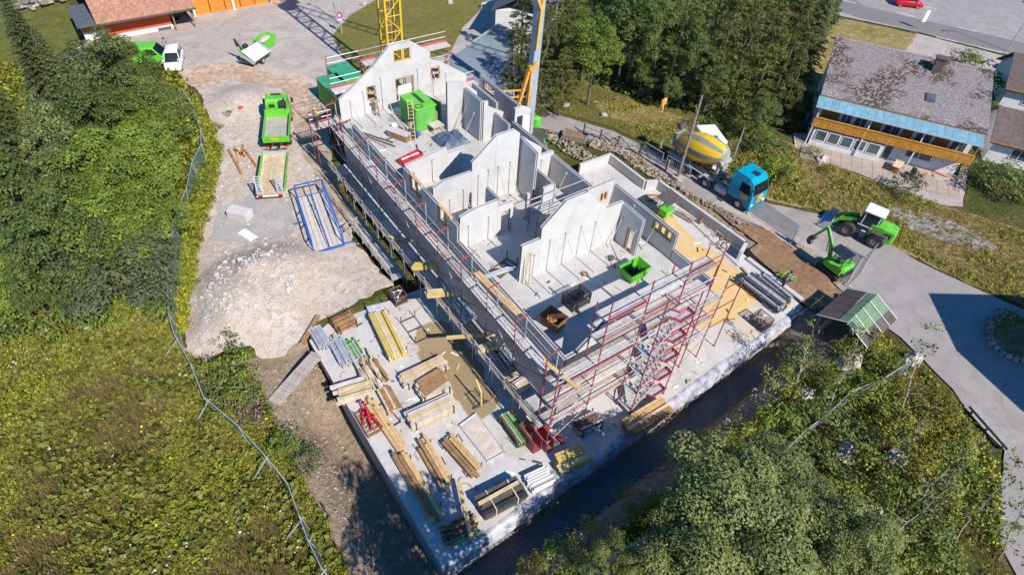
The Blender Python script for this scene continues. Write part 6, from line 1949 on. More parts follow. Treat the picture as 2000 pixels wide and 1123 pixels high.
MB().hexa([(-.4, -.3, .35), (.4, -.3, .35), (.4, .3, .35), (-.4, .3, .35), (-.5, -.4, .7), (.6, -.4, .7), (.6, .4, .7), (-.5, .4, .7)]).build('tray', 'wood_yellow', t)
wheel(t, .6, 0, .2, .1)
for s in (-1, 1):
    MB().bar((.6, s * .1, .25), (-1.0, s * .3, .6), .05).bar((-.3, s * .3, .4), (-.4, s * .3, 0), .05).build('handle', 'steel_dark', t)

# --- flat roofed hall behind the building and white house among the trees
P = [at(u, v, 2.8) for u, v in ((872, 118), (974, 48), (1003, 62), (1003, 200), (900, 200))]
t = thing('flat_roof_hall', 'low hall with flat blue grey roof behind the back gable', 'hall', (0, 0, 0))
MB().prism([(p.x, p.y) for p in P], -.1, 2.7).build('wall', 'render_white', t)
c4 = sum((V(p.x, p.y) for p in P), V(0, 0)) / 5
MB().prism([(p.x, p.y) for p in P], 2.705, 2.82).build('roof', 'flat_roof', t)
for a, b in zip(P, P[1:] + P[:1]):
    MB().bar((a.x, a.y, 2.88), (b.x, b.y, 2.88), .12, .1).build('roof_edge', 'steel_galv', t)
t = thing('hidden_house', 'white gabled house half hidden by the conifers behind the grey crane', 'house', at(1035, 75, 0), .75)
MB().box(-3, 5, -2.5, 4, -.1, 4.2).build('wall', 'render_white', t)
MB().hexa([(-3.4, -3, 4.1), (5.4, -3, 4.1), (5.4, .75, 6.3), (-3.4, .75, 6.3), (-3.4, -3, 4.25), (5.4, -3, 4.25), (5.4, .75, 6.45), (-3.4, .75, 6.45)]).hexa([(-3.4, .76, 6.3), (5.4, .76, 6.3), (5.4, 4.5, 4.1), (-3.4, 4.5, 4.1), (-3.4, .76, 6.45), (5.4, .76, 6.45), (5.4, 4.5, 4.25), (-3.4, 4.5, 4.25)]).build('roof', 'roof_felt', t)

# --- open shed by the lane
sh = thing('open_shed', 'open shed with green panel and dark brown gable roof beside the lane', 'shed', (41.3, 10.55, 0), 0.11)
RZ, EZ, HW, HL = 2.75, 1.75, 2.05, 2.3
for s in (-1, 1):
    for k in range(4):
        x0, x1 = -HL + k * HL / 2 + .02, -HL + (k + 1) * HL / 2 - .02
        for q, (t0, t1, mm) in enumerate(((0, .3, 'shed_green'), (.31, .6 if s < 0 else .32, 'shed_green'), (.61 if s < 0 else .33, 1, 'roof_brown'))):
            if t1 - t0 < .05:
                continue
            f = lambda t_: (s * HW * t_, RZ + (EZ - RZ) * t_)
            (ya, za), (yb, zb) = f(t0), f(t1)
            dz = .02 * q
            MB().hexa([(x0, ya, za - .04 + dz), (x1, ya, za - .04 + dz), (x1, yb, zb - .04 + dz), (x0, yb, zb - .04 + dz), (x0, ya, za + dz), (x1, ya, za + dz), (x1, yb, zb + dz), (x0, yb, zb + dz)]).build('roof_sheet', mm, sh)
    for x in (-HL, -HL / 2, 0, HL / 2, HL):
        if s < 0 or abs(x) > 2:
            MB().bar((x, 0, RZ + .06), (x, s * HW, EZ + .08), .06, .04).build('cover_strip', 'white_sheet', sh)
    for x in (-HL + .2, 0, HL - .2):
        MB().bar((x, s * (HW - .3), -.2), (x, s * (HW - .3), EZ + .1), .14).build('post', 'wood_brown', sh)
    MB().bar((-HL, s * (HW - .3), EZ + .1), (HL, s * (HW - .3), EZ + .1), .1).build('purlin', 'wood_brown', sh)
MB().bar((-HL, 0, RZ - .08), (HL, 0, RZ - .08), .1).build('ridge_beam', 'wood_brown', sh)
MB().box(-HL + .3, HL - .3, 1.3, 1.36, -.1, 1.5).build('back_wall', 'wood_new', sh)
for i in range(9):
    o = MB().blob((0, 0, 0), (.35, .3, .25), i).build('rubbish_bag', ['blue_plastic', 'white_sheet', 'black_plastic', 'wood_brown'][i % 4], sh)
    o.location = (r.uniform(2.4, 3.2), r.uniform(.6, 2.2), .35)

# --- big house outside the frame on the right, known from its shadow on the lane
t = thing('gabled_house', 'large gabled house at the right whose shadow falls on the lane', 'house', (0, 0, 0))
F4 = [(51.9, -.75), (47.9, -5.4), (46.6, -11.0), (52, -18), (62, -14), (58.5, -5.0)]
MB().prism(F4, -.2, 9.0).build('wall', 'render_white', t)
MB().prism([(p[0] + .0, p[1]) for p in F4], 9.01, 9.3).build('roof', 'roof_brown', t)

# ------------------------------------------------------------------ fences
def net_material(name, col, dens):
    mt, nt, b = new_mat(name)
    b.inputs['Base Color'].default_value = (*col, 1); b.inputs['Roughness'].default_value = .7
    b.inputs['Alpha'].default_value = dens
    return mt


net_material('net_green', (0.16, 0.30, 0.24), .38)
net_material('net_grey', (0.30, 0.32, 0.33), .45)


def mesh_fence(name, label, px, hgt, net, every=1, brace=True, seg=3.4, wobble=0.35, gz=None):
    P = [at(u, v, 0) for u, v in px]
    t = thing(name, label, 'fence', P[0])
    pts = [P[0]]
    for a, b in zip(P, P[1:]):
        k = max(1, round((b - a).length / seg))
        for i in range(k):
            pts.append(a.lerp(b, (i + 1) / k))
    O = P[0]; rr = random.Random(len(px)); prev_top = None
    for i, p in enumerate(pts):
        g = (height(p.x, p.y) if gz is None else gz) + .02
        nxt = pts[min(i + 1, len(pts) - 1)]; prv = pts[max(i - 1, 0)]
        dd = (nxt - prv).normalized(); sd = V(-dd.y, dd.x)
        lean = sd * rr.uniform(-wobble, wobble)
        bs = V(p.x, p.y, g) - O; tp_ = bs + V(0, 0, hgt) + lean
        MB().tube(bs, tp_, .03).build('post', 'steel_galv', t)
        MB().cbox(bs + V(0, 0, .06), (.6, .22, .12), math.atan2(sd.y, sd.x)).build('foot', 'concrete_old', t)
        if brace and i % 2 == 0:
            MB().bar(bs + V(0, 0, hgt * .75), bs - sd * 1.3 + V(0, 0, .1), .08, .04).build('brace', 'steel_galv', t)
        if prev_top is not None:
            MB().tube(prev_top, tp_, .024, n=5).build('top_rail', 'steel_galv', t)
            MB().tube(prev_bs + V(0, 0, .2), bs + V(0, 0, .2), .02, n=5).build('bottom_rail', 'steel_galv', t)
            mb = MB(); mb.add([prev_bs + V(0, 0, .2), bs + V(0, 0, .2), tp_, prev_top], [(0, 1, 2, 3)]); mb.build('net_panel', net, t)
        prev_top, prev_bs = tp_, bs
    return t


mesh_fence('net_fence', 'long green net fence winding between the gravel yard and the meadow', [(362, 205), (382, 240), (402, 285), (404, 315), (388, 352), (368, 402), (355, 472), (356, 525), (348, 592), (350, 645), (360, 685), (392, 740), (422, 803), (482, 860), (532, 915), (572, 975), (602, 1030), (622, 1075), (645, 1130)], 1.9, 'net_green')
mesh_fence('bank_fence', 'bluish net fence crossing the overgrown bank at the lower right', [(1150, 1130), (1290, 1060), (1420, 985), (1545, 880), (1640, 800), (1765, 730)], 1.6, 'net_grey', brace=False, wobble=.2)
mesh_fence('site_fence', 'leaning site fence panel with grey foil below the blue cab', [(1462, 418), (1545, 475)], 1.9, 'net_grey', brace=False, seg=3.4, wobble=.1, gz=.06)
mesh_fence('site_fence', 'narrow site fence panel standing behind the mini excavator', [(1688, 505), (1655, 560)], 1.9, 'net_grey', brace=False, seg=3.4, gz=.06)
# crowd barriers
for i, (a, b) in enumerate((((1256, 296), (1292, 318)), ((1300, 322), (1345, 348)))):
    A, B_ = at(*a, .06), at(*b, .06)
    t = thing('crowd_barrier', ['silver crowd barrier behind the mixer truck', 'silver crowd barrier in front of the trailer wheels'][i], 'barrier', A)
    D = B_ - A
    MB().path([V(0, 0, .15), V(0, 0, 1.1), D + V(0, 0, 1.1), D + V(0, 0, .15), V(0, 0, .15)], .03).build('frame', 'steel_galv', t)
    for k in range(1, 14):
        MB().tube(D * k / 14 + V(0, 0, .15), D * k / 14 + V(0, 0, 1.1), .014, n=5).build('bar', 'steel_galv', t)
    for s in (.1, .9):
        sd = V(-D.y, D.x).normalized() * .35
        MB().bar(D * s - sd + V(0, 0, .03), D * s + sd + V(0, 0, .03), .05).build('foot', 'steel_galv', t)
# wooden posts with rails and cable along the lane
t = thing('post_fence', 'weathered post and rail fence along the near side of the lane', 'fence', at(1140, 262, 0))
PP = [at(u, v, 0) - at(1140, 262, 0) for u, v in ((1140, 262), (1172, 275), (1206, 288), (1248, 305), (1300, 335))]
for p in PP:
    MB().bar(p, p + V(.05, 0, 1.3), .18).build('post', 'old_wood', t)
for a, b in zip(PP, PP[1:]):
    for z in (.5, .95):
        MB().bar(a + V(0, 0, z), b + V(0, 0, z), .05, .16).build('rail', 'wood_plank', t)
cb = [PP[1] + V(0, 0, .8), PP[1].lerp(PP[2], .5) + V(0, -.1, .5), PP[2] + V(0, 0, 1.35), PP[2].lerp(PP[3], .5) + V(0, 0, .6), PP[3] + V(0, 0, 1.3), PP[3].lerp(PP[4], .4) + V(0, 0, .3)]
tag(MB().path([c + at(1140, 262, 0) for c in cb], .04).build('black_cable', 'black_plastic'), 'thick black cable slung over the lane fence posts', 'cable')
t = thing('timber_planter', 'old wooden planter bed between lane fence and white wall', 'planter', at(1122, 272, 0), -.95)
for c, s in (((0, -.55, .35), (2.4, .12, .6)), ((0, .55, .35), (2.4, .12, .6)), ((-1.2, 0, .35), (.12, 1.1, .6)), ((1.2, 0, .35), (.12, 1.1, .6)), ((0, 0, .3), (2.3, 1.0, .5))):
    MB().cbox(c, s).build('plank', 'old_wood' if s[1] != 1.0 else 'brown_earth', t)
# ------------------------------------------------------------------ poles and lamps
def lamp(label, bpx, z0, hgt, lean=(0, 0), head=(-.9, 0), name='street_lamp'):
    p = at(*bpx, z0)
    t = thing(name, label, 'street lamp', p)
    MB().tube((0, 0, 0), (lean[0], lean[1], hgt), .08, .05, 8).build('lamp_post', 'mast_grey', t)
    MB().bar((lean[0], lean[1], hgt), (lean[0] + head[0], lean[1] + head[1], hgt + .12), .1, .06).build('lamp_arm', 'mast_grey', t)
    MB().rbox((lean[0] + head[0], lean[1] + head[1], hgt + .08), (.45, .35, .12), .05, math.atan2(head[1], head[0] + 1e-6)).build('lamp_head', 'steel_dark', t)


lamp('curved street lamp at the top beside the crane lawn', (658, 42), .1, 5.0, (-.2, .3), (-.5, .6))
lamp('street lamp with round head standing behind the mixer drum', (1424, 332), .06, 4.6, (0, 0), (.15, .1))
lamp('tall lamp on the far side of the main road', (1966, 100), .06, 6.5, (0, 0), (-1.5, 1.0))
t = thing('sign_pole', 'pole with round pink sign and white plate at the edge of the crane lawn', 'sign', at(668, 66, .1))
MB().tube((0, 0, 0), (0, 0, 5.6), .05, n=8).build('pole', 'steel_galv', t)
fd = V(-.62, -.78)
MB().lathe([(.38, 0), (.38, .03)], Matrix.Translation(V(0, 0, 2.3) + fd * .07) @ Matrix.Rotation(math.atan2(fd.y, fd.x), 4, 'Z') @ Matrix.Rotation(PI / 2, 4, 'Y'), 20).build('round_sign', 'sign_pink', t)
MB().lathe([(.2, 0), (.2, .012)], Matrix.Translation(V(0, 0, 2.3) + fd * .101) @ Matrix.Rotation(math.atan2(fd.y, fd.x), 4, 'Z') @ Matrix.Rotation(PI / 2, 4, 'Y'), 16).build('sign_centre', 'white_sheet', t)
MB().cbox(V(0, 0, 1.75) + fd * .07, (.03, .5, .35), math.atan2(fd.y, fd.x)).build('plate', 'white_sheet', t)
pt, pb = at(1367, 185, 8.9), at(1322, 352, 0)
t = thing('power_pole', 'leaning weathered wooden power pole in front of the mixer drum', 'pole', pb)
MB().tube((0, 0, 0), V(.0, .0, 9.0), .15, .11, 9).build('pole_shaft', 'old_wood', t)
MB().cbox((0, 0, .2), (.9, .9, .5)).build('pole_foot', 'stone', t)
for z in (3, 4.5, 6, 7.5):
    MB().tube((-.2, 0, z), (.2, 0, z), .025).build('climbing_peg', 'steel_dark', t)
t = thing('guard_rail', 'silver crash barrier at the top edge behind the crane lawn', 'crash barrier', at(940, 17, .06))
D = at(1010, 0, .06) - at(940, 17, .06)
MB().bar(V(0, 0, .6), D + V(0, 0, .6), .08, .3).build('beam', 'steel_galv', t)
for k in range(5):
    MB().bar(D * k / 4, D * k / 4 + V(0, 0, .6), .1).build('post', 'steel_galv', t)
t = thing('road_sign', 'white direction sign at the main road', 'sign', at(1796, 58, .06))
MB().tube((0, 0, 0), (0, 0, 1.2), .04).build('pole', 'steel_galv', t)
MB().cbox((0, 0, 1.9), (.06, .6, 1.6), 1.1).build('sign_board', 'white_sheet', t)
# white van behind the mixer
c = at(1394, 268, 2.3)
t = thing('white_van', 'white box van parked behind the mixer drum', 'van', (c.x, c.y, .06), 1.15 + PI)
hull(t, 'cargo_box', 'car_white', [(-2.2, ring(1.0, .4, 2.25)), (-2.1, ring(1.05, .4, 2.35)), (1.0, ring(1.05, .4, 2.35)), (1.1, ring(1.0, .4, 2.3))])
hull(t, 'cab', 'car_white', [(1.11, ring(.98, .4, 2.1, .85)), (1.6, ring(.98, .35, 2.0, .85)), (2.3, ring(.95, .35, 1.2)), (2.9, ring(.88, .35, .95))])
MB().add([(1.65, -.8, 1.95), (1.65, .8, 1.95), (2.32, .88, 1.25), (2.32, -.88, 1.25)], [(0, 1, 2, 3), (3, 2, 1, 0)]).build('windscreen', 'glass_dark', t)
for s in (-1, 1):
    wheel(t, 2.1, s * .9, .34, .24); wheel(t, -1.4, s * .9, .34, .24)
# planter island at the right edge
isl = at(1990, 662, .06)
t = thing('planter_island', 'oval planting island ringed by stones in the shaded lane', 'planter', isl)
MB().lathe([(1.9, 0), (1.8, .18)], Matrix.Scale(1.4, 4, V(1, 0, 0)), 28).build('soil', 'brown_earth', t)
for i in range(26):
    a = 2 * PI * i / 26
    MB().blob((2.75 * math.cos(a), 1.95 * math.sin(a), .12), (.3, .22, .2), i).build('edge_stone', 'stone', t)
# small blue car behind chalet corner, motorbike
t = tag(MB().rbox((0, 0, .45), (1.8, .8, .9), .25).build('covered_motorbike', 'blue_plastic'), 'blue covered motorbike in the shade left of the chalet', 'motorbike'); t.location = at(1578, 238, .05); t.rotation_euler.z = .4
# loose site things by the lane
t = thing('plate_compactor', 'lime green plate compactor on the brown earth bank', 'compactor', at(1535, 550, .18), -.3)
MB().rbox((0, 0, .08), (.9, .65, .14), .05).build('base_plate', 'steel_dark', t)
MB().rbox((.05, 0, .4), (.5, .45, .45), .08).build('engine', 'black_plastic', t)
for s in (-1, 1):
    MB().path([(-.4, s * .28, .15), (-.35, s * .3, .75), (.35, s * .3, .8), (.45, s * .28, .15)], .05).build('roll_bar', 'green_lime', t)
MB().path([(-.3, -.2, .5), (-1.0, -.2, .95), (-1.0, .2, .95), (-.3, .2, .5)], .03).build('handle', 'green_lime', t)

# timber guard beam along the lane at the lower right
A, B_ = at(1888, 800, 0), at(1962, 884, 0)
t = thing('edge_beam', 'dark timber beam on short posts along the lane edge at the lower right', 'beam', A)
MB().bar(V(0, 0, .45), B_ - A + V(0, 0, .45), .2, .22).build('beam', 'wood_grey', t)
for s_ in (.1, .5, .9):
    MB().bar((B_ - A) * s_, (B_ - A) * s_ + V(0, 0, .35), .15).build('post', 'old_wood', t)

# ------------------------------------------------------------------ people
mat('skin', (0.45, 0.25, 0.17), (0.40, 0.21, 0.14), 6, 0.6)
mat('shirt_green', (0.01, 0.36, 0.19), (0.01, 0.30, 0.16), 5, 0.85)
mat('trousers_beige', (0.32, 0.25, 0.18), (0.25, 0.19, 0.14), 5, 0.9)
mat('trousers_dark', (0.05, 0.055, 0.07), (0.07, 0.075, 0.09), 5, 0.9)
mat('hair_dark', (0.03, 0.02, 0.015), (0.045, 0.03, 0.02), 9, 0.7)
mat('cap_green', (0.02, 0.28, 0.10), (0.02, 0.24, 0.09), 5, 0.7)
mat('hiviz_yellow', (0.62, 0.50, 0.02), (0.55, 0.44, 0.02), 5, 0.7)
mat('boots', (0.06, 0.04, 0.03), (0.04, 0.03, 0.025), 6, 0.8)


def skin_mesh(name, nodes, edges, material, parent=None, sub=1, root=0):
    me = bpy.data.meshes.new(name)
    me.from_pydata([tuple(p) for p, r in nodes], edges, [])
    me.update()
    o = link(name, me, material, parent)
    sm = o.modifiers.new('skin', 'SKIN')
    sv = me.skin_vertices[0].data if me.skin_vertices else None
    if sv is None:
        bm = bmesh.new(); bm.from_mesh(me); bm.verts.layers.skin.verify(); bm.to_mesh(me); bm.free(); sv = me.skin_vertices[0].data
    for k, (p, r) in enumerate(nodes):
        rr = r if isinstance(r, tuple) else (r, r)
        sv[k].radius = rr; sv[k].use_root = (k == root)
    ss = o.modifiers.new('smooth', 'SUBSURF'); ss.levels = sub; ss.render_levels = sub
    return o


def person(label, loc, rz, shirt='shirt_green', trousers='trousers_beige', head='hair_dark', arms=((.25, -.25, .95), (.25, .25, .95)), lean=0.0, stride=0.12, crouch=0.0, group='site workers'):
    """figure facing local +x; arms = hand targets relative to the feet"""
    H = 1.78
    hip = V(0, 0, .93 - crouch)
    fw = lambda z: V(math.sin(lean) * z, 0, math.cos(lean) * z)
    waist = hip + fw(.15); chest = hip + fw(.36); neck = hip + fw(.55); hd = neck + fw(.10); top_ = neck + fw(.25)
    nodes = [(hip, (.15, .12)), (waist, (.14, .11)), (chest, (.175, .12)), (neck, .06), (hd + V(.01, 0, .02), (.078, .092)), (top_, (.07, .08))]
    edges = [(0, 1), (1, 2), (2, 3), (3, 4), (4, 5)]
    nodes.append((hd + V(.115, 0, .03), .016)); edges.append((4, 6))                    # nose
    sh_n = [(waist, (.155, .125)), (chest, (.19, .14)), (neck - fw(.04), .075)]; sh_e = [(0, 1), (1, 2)]
    tr_n = [(hip + V(0, 0, .10), (.16, .13)), (hip, (.165, .135))]; tr_e = [(0, 1)]
    for s, tgt in ((-1, arms[0]), (1, arms[1])):
        shd = chest + fw(.10) + V(0, s * .19, 0)
        hand = Vector(tgt)
        mid = (shd + hand) / 2
        dist = (hand - shd).length
        bend = math.sqrt(max(0.0, .29 ** 2 - (dist / 2) ** 2)) if dist < .58 else .02
        elbow = mid + V(-bend * .5, s * bend * .6, -bend * .5)
        k = len(nodes)
        nodes += [(shd, .062), (elbow, .045), (hand, .032), (hand + (hand - elbow).normalized() * .075, (.042, .02))]
        edges += [(2, k), (k, k + 1), (k + 1, k + 2), (k + 2, k + 3)]
        f = (hand - elbow).normalized(); sd = f.cross(V(0, 0, 1)); sd = sd.normalized() if sd.length > .1 else V(0, 1, 0)
        for j, (off, ln) in enumerate(((-.03, .075), (-.01, .085), (.012, .08), (.032, .065))):
            b0 = hand + f * .085 + sd * off
            nodes.append((b0 + f * ln * .55, .009)); nodes.append((b0 + f * ln + V(0, 0, -.025), .008))
            edges += [(k + 3, len(nodes) - 2), (len(nodes) - 2, len(nodes) - 1)]
        nodes.append((hand + f * .05 + sd * .055 * s, .010)); nodes.append((hand + f * .09 + sd * .07 * s, .009))
        edges += [(k + 2, len(nodes) - 2), (len(nodes) - 2, len(nodes) - 1)]
        j = len(sh_n); sh_n += [(shd, .078), (shd.lerp(elbow, .75), .066)]; sh_e += [(1, j), (j, j + 1)]
        hp = hip + V(0, s * .095, -.04); knee = V(s * stride * .5 + crouch * .75, s * .12, .49 - crouch * .45); ank = V(s * stride, s * .12, .09)
        k = len(nodes)
        nodes += [(hp, .085), (knee, .058), (ank, .042), (ank + V(.14, 0, -.045), (.04, .028))]
        edges += [(0, k), (k, k + 1), (k + 1, k + 2), (k + 2, k + 3)]
        j = len(tr_n); tr_n += [(hp, .105), (knee, .078), (ank + V(0, 0, .02), .066)]; tr_e += [(1, j), (j, j + 1), (j + 1, j + 2)]
    o = skin_mesh('person', nodes, edges, 'skin')
    o.location = loc; o.rotation_euler.z = rz; o.scale = (1.08, 1.08, 1.06)
    tag(o, label, 'person', group)
    skin_mesh('shirt', sh_n, sh_e, shirt, o)
    skin_mesh('trousers', tr_n, tr_e, trousers, o)
    Mh = Matrix.Translation(hd + V(-.012, 0, .085)) @ Matrix.Rotation(lean, 4, 'Y')
    MB().lathe([(.098, -.05), (.108, .0), (.10, .06), (.06, .105), (.01, .118)], Mh, 14).build('headwear' if head != 'hair_dark' else 'hair', head, o, smooth=True)
    for s in (-1, 1):
        MB().rbox((s * stride + .05, s * .12, .045), (.28, .1, .09), .03).build('boot', 'boots', o)
    return o


person('worker in green shirt and beige trousers at the left window of the back gable', (20.75, 48.75, FL), 1.6, arms=((.35, -.2, 1.35), (.35, .2, 1.3)))
person('worker in green shirt and green cap standing outside the right wall', (31.9, 30.4, 2.9), -1.2, head='cap_green', arms=((.35, -.3, 1.2), (.3, .35, 1.1)))
person('worker in green shirt bending over the upper end of the left scaffold', (16.2, 46.4, ZT + .05), 1.8, trousers='trousers_dark', lean=.6, crouch=.2, arms=((.5, -.2, .6), (.5, .2, .6)))
person('worker in yellow vest on the scaffold beside the green containers', (15.7, 50.6, 4.16), .4, shirt='hiviz_yellow', trousers='trousers_dark', head='hiviz_yellow', arms=((.3, -.25, 1.0), (.3, .25, 1.0)))
person('worker in green shirt at the foot of the ladder by the green container', (21.6, 43.9, FL), .9, trousers='trousers_dark', lean=.2, arms=((.4, -.2, 1.2), (.4, .2, 1.1)))
p = at(1526, 562, .15)
person('worker in green shirt and dark shorts guiding the plate compactor', (p.x, p.y, .16), -.3, trousers='trousers_dark', lean=.35, arms=((.45, -.2, .95), (.45, .2, .95)))
p = at(328, 105, .06)
person('man in green shirt behind the white car', (p.x, p.y, .062), -1.9, trousers='trousers_dark', arms=((.2, -.25, .8), (.2, .25, .8)))
p = at(1284, 305, .06)
person('worker in lime vest standing behind the mixer truck', (p.x, p.y, .062), -.6, shirt='green_lime', trousers='trousers_dark', head='cap_green', arms=((.3, -.2, 1.0), (.3, .2, 1.0)))
p = at(1064, 282, FL * 0 + .06)
person('worker in dark green shirt beyond the right wall near the rubble', (32.4, 38.6, 2.9), -2.6, lean=.4, crouch=.15, trousers='trousers_dark', head='cap_green', arms=((.4, -.2, .7), (.4, .2, .7)))
# platform outside the right wall on which two of them stand
t = thing('side_platform', 'plank platform on steel tubes along the outside of the right wall', 'platform', (31.6, 29.5, 0))
for k in range(4):
    for j in range(3):
        MB().box(-.45 + j * .34, -.13 + j * .34, k * 3.05 - .9, k * 3.05 + 2.1, 2.84, 2.89).build('deck_plank', 'wood_plank', t)
    for x in (-.45, .6):
        MB().tube((x, k * 3.05 - .9, .004), (x, k * 3.05 - .9, 3.9 if x > 0 else 2.84), .03).build('standard', 'red_paint', t)
    for z in (3.35, 3.85):
        MB().tube((.6, k * 3.05 - .9, z), (.6, k * 3.05 + 2.15, z), .024, n=5).build('guard_rail', 'steel_dark', t)

# ------------------------------------------------------------------ vegetation
RG = np.random.default_rng(5)


def leaf_material(name, stops, trans=0.22, rough=0.6, objv=0.22):
    """leaf colours spread leaf by leaf, with a slower drift through the crown and from plant to plant"""
    mt, nt, b = new_mat(name)
    geo = nt.nodes.new('ShaderNodeNewGeometry')
    cr = nt.nodes.new('ShaderNodeValToRGB')
    el = cr.color_ramp.elements
    while len(el) < len(stops):
        el.new(0.5)
    for e, (p, c) in zip(el, stops):
        e.position = p; e.color = (*c, 1)
    nz = noise_tex(nt, 0.45, 3)
    mx_ = nt.nodes.new('ShaderNodeMath'); mx_.operation = 'MULTIPLY_ADD'; mx_.inputs[1].default_value = 0.55
    n2 = nt.nodes.new('ShaderNodeMath'); n2.operation = 'MULTIPLY'; n2.inputs[1].default_value = 0.45
    nt.links.new(nz, n2.inputs[0])
    nt.links.new(geo.outputs['Random Per Island'], mx_.inputs[0]); nt.links.new(n2.outputs[0], mx_.inputs[2])
    nt.links.new(mx_.outputs[0], cr.inputs[0])
    oi = nt.nodes.new('ShaderNodeObjectInfo'); hs = nt.nodes.new('ShaderNodeHueSaturation'); mr = nt.nodes.new('ShaderNodeMapRange')
    mr.inputs[3].default_value = 1 - objv; mr.inputs[4].default_value = 1 + objv
    nt.links.new(oi.outputs['Random'], mr.inputs[0]); nt.links.new(mr.outputs[0], hs.inputs['Value']); nt.links.new(cr.outputs[0], hs.inputs['Color'])
    nt.links.new(hs.outputs[0], b.inputs['Base Color'])
    b.inputs['Roughness'].default_value = rough; b.inputs['Specular IOR Level'].default_value = 0.3
    tl = nt.nodes.new('ShaderNodeBsdfTranslucent'); nt.links.new(hs.outputs[0], tl.inputs[0])
    ms = nt.nodes.new('ShaderNodeMixShader'); ms.inputs[0].default_value = trans
    out = nt.nodes['Material Output']
    nt.links.new(b.outputs[0], ms.inputs[1]); nt.links.new(tl.outputs[0], ms.inputs[2]); nt.links.new(ms.outputs[0], out.inputs[0])


leaf_material('leaf_maple', [(0.1, (0.059, 0.098, 0.017)), (0.45, (0.144, 0.204, 0.026)), (0.75, (0.212, 0.270, 0.036)), (1, (0.289, 0.311, 0.056))])
leaf_material('leaf_dark', [(0.1, (0.051, 0.076, 0.018)), (0.5, (0.109, 0.152, 0.033)), (0.85, (0.169, 0.209, 0.050)), (1, (0.258, 0.275, 0.090))])
leaf_material('leaf_pale', [(0.1, (0.062, 0.085, 0.022)), (0.5, (0.116, 0.147, 0.037)), (0.8, (0.233, 0.256, 0.093)), (0.95, (0.559, 0.559, 0.310)), (1, (0.714, 0.683, 0.435))])
leaf_material('leaf_yellow', [(0.1, (0.075, 0.081, 0.013)), (0.5, (0.150, 0.150, 0.020)), (0.8, (0.300, 0.237, 0.022)), (1, (0.525, 0.375, 0.025))])
leaf_material('leaf_ash', [(0.1, (0.066, 0.083, 0.024)), (0.5, (0.165, 0.198, 0.055)), (0.85, (0.253, 0.281, 0.088)), (1, (0.396, 0.407, 0.187))])
leaf_material('leaf_willow', [(0.1, (0.042, 0.059, 0.025)), (0.5, (0.081, 0.105, 0.045)), (1, (0.133, 0.154, 0.070))])
leaf_material('needle_spruce', [(0.1, (0.05, 0.065, 0.022)), (0.5, (0.115, 0.14, 0.045)), (1, (0.21, 0.225, 0.085))])
leaf_material('needle_pine', [(0.1, (0.065, 0.075, 0.018)), (0.5, (0.155, 0.165, 0.04)), (1, (0.27, 0.26, 0.085))])
leaf_material('meadow_leaf', [(0.05, (0.073, 0.085, 0.013)), (0.3, (0.153, 0.173, 0.020)), (0.55, (0.248, 0.262, 0.028)), (0.8, (0.348, 0.351, 0.037)), (1, (0.508, 0.497, 0.054))], .3)
leaf_material('meadow_grass', [(0.05, (0.13, 0.10, 0.030)), (0.4, (0.24, 0.185, 0.062)), (0.7, (0.34, 0.26, 0.10)), (1, (0.46, 0.36, 0.18))], .25)
leaf_material('scrub_leaf', [(0.05, (0.077, 0.096, 0.018)), (0.4, (0.176, 0.191, 0.029)), (0.75, (0.276, 0.287, 0.044)), (1, (0.420, 0.407, 0.066))], .25)
leaf_material('flower_yellow', [(0.1, (0.500, 0.360, 0.010)), (1, (0.750, 0.580, 0.020))], .2)
leaf_material('flower_pink', [(0.1, (0.300, 0.090, 0.220)), (1, (0.450, 0.170, 0.360))], .2)
leaf_material('flower_white', [(0.1, (0.550, 0.550, 0.480)), (1, (0.750, 0.750, 0.680))], .1)
mat('bark', (0.16, 0.125, 0.095), (0.10, 0.08, 0.06), 6, 0.95, bmp=.4)
mat('bark_grey', (0.30, 0.265, 0.225), (0.21, 0.18, 0.15), 6, 0.95, bmp=.3)


def leaves_mesh(name, C, Nn, S, aspect=0.62, material=None, curl=0.25):
    """N rhombic leaves: centre, normal, length; returned as one mesh"""
    n = len(C)
    Nn = Nn / np.maximum(1e-6, np.linalg.norm(Nn, axis=1, keepdims=True))
    T = RG.normal(size=(n, 3)); T -= (T * Nn).sum(1, keepdims=True) * Nn
    T /= np.maximum(1e-6, np.linalg.norm(T, axis=1, keepdims=True))
    B = np.cross(Nn, T)
    S = S[:, None]
    v = np.empty((n, 4, 3))
    v[:, 0] = C - T * S * .5; v[:, 1] = C + B * S * aspect * .5 + Nn * S * curl * .3; v[:, 2] = C + T * S * .5 - Nn * S * curl * .3; v[:, 3] = C - B * S * aspect * .5 + Nn * S * curl * .3
    return quads_mesh(name, v.reshape(-1, 3), n, material)


def quads_mesh(name, v, n, material):
    me = bpy.data.meshes.new(name)
    me.vertices.add(4 * n); me.vertices.foreach_set('co', v.astype(np.float32).ravel())
    me.loops.add(4 * n); me.loops.foreach_set('vertex_index', np.arange(4 * n, dtype=np.int32))
    me.polygons.add(n); me.polygons.foreach_set('loop_start', np.arange(0, 4 * n, 4, dtype=np.int32))
    try:
        me.polygons.foreach_set('loop_total', np.full(n, 4, dtype=np.int32))
    except Exception:
        pass
    me.update(calc_edges=True)
    if material:
        me.materials.append(MATS[material])
    return me


def rand_dir(n):
    d = RG.normal(size=(n, 3)); return d / np.linalg.norm(d, axis=1, keepdims=True)


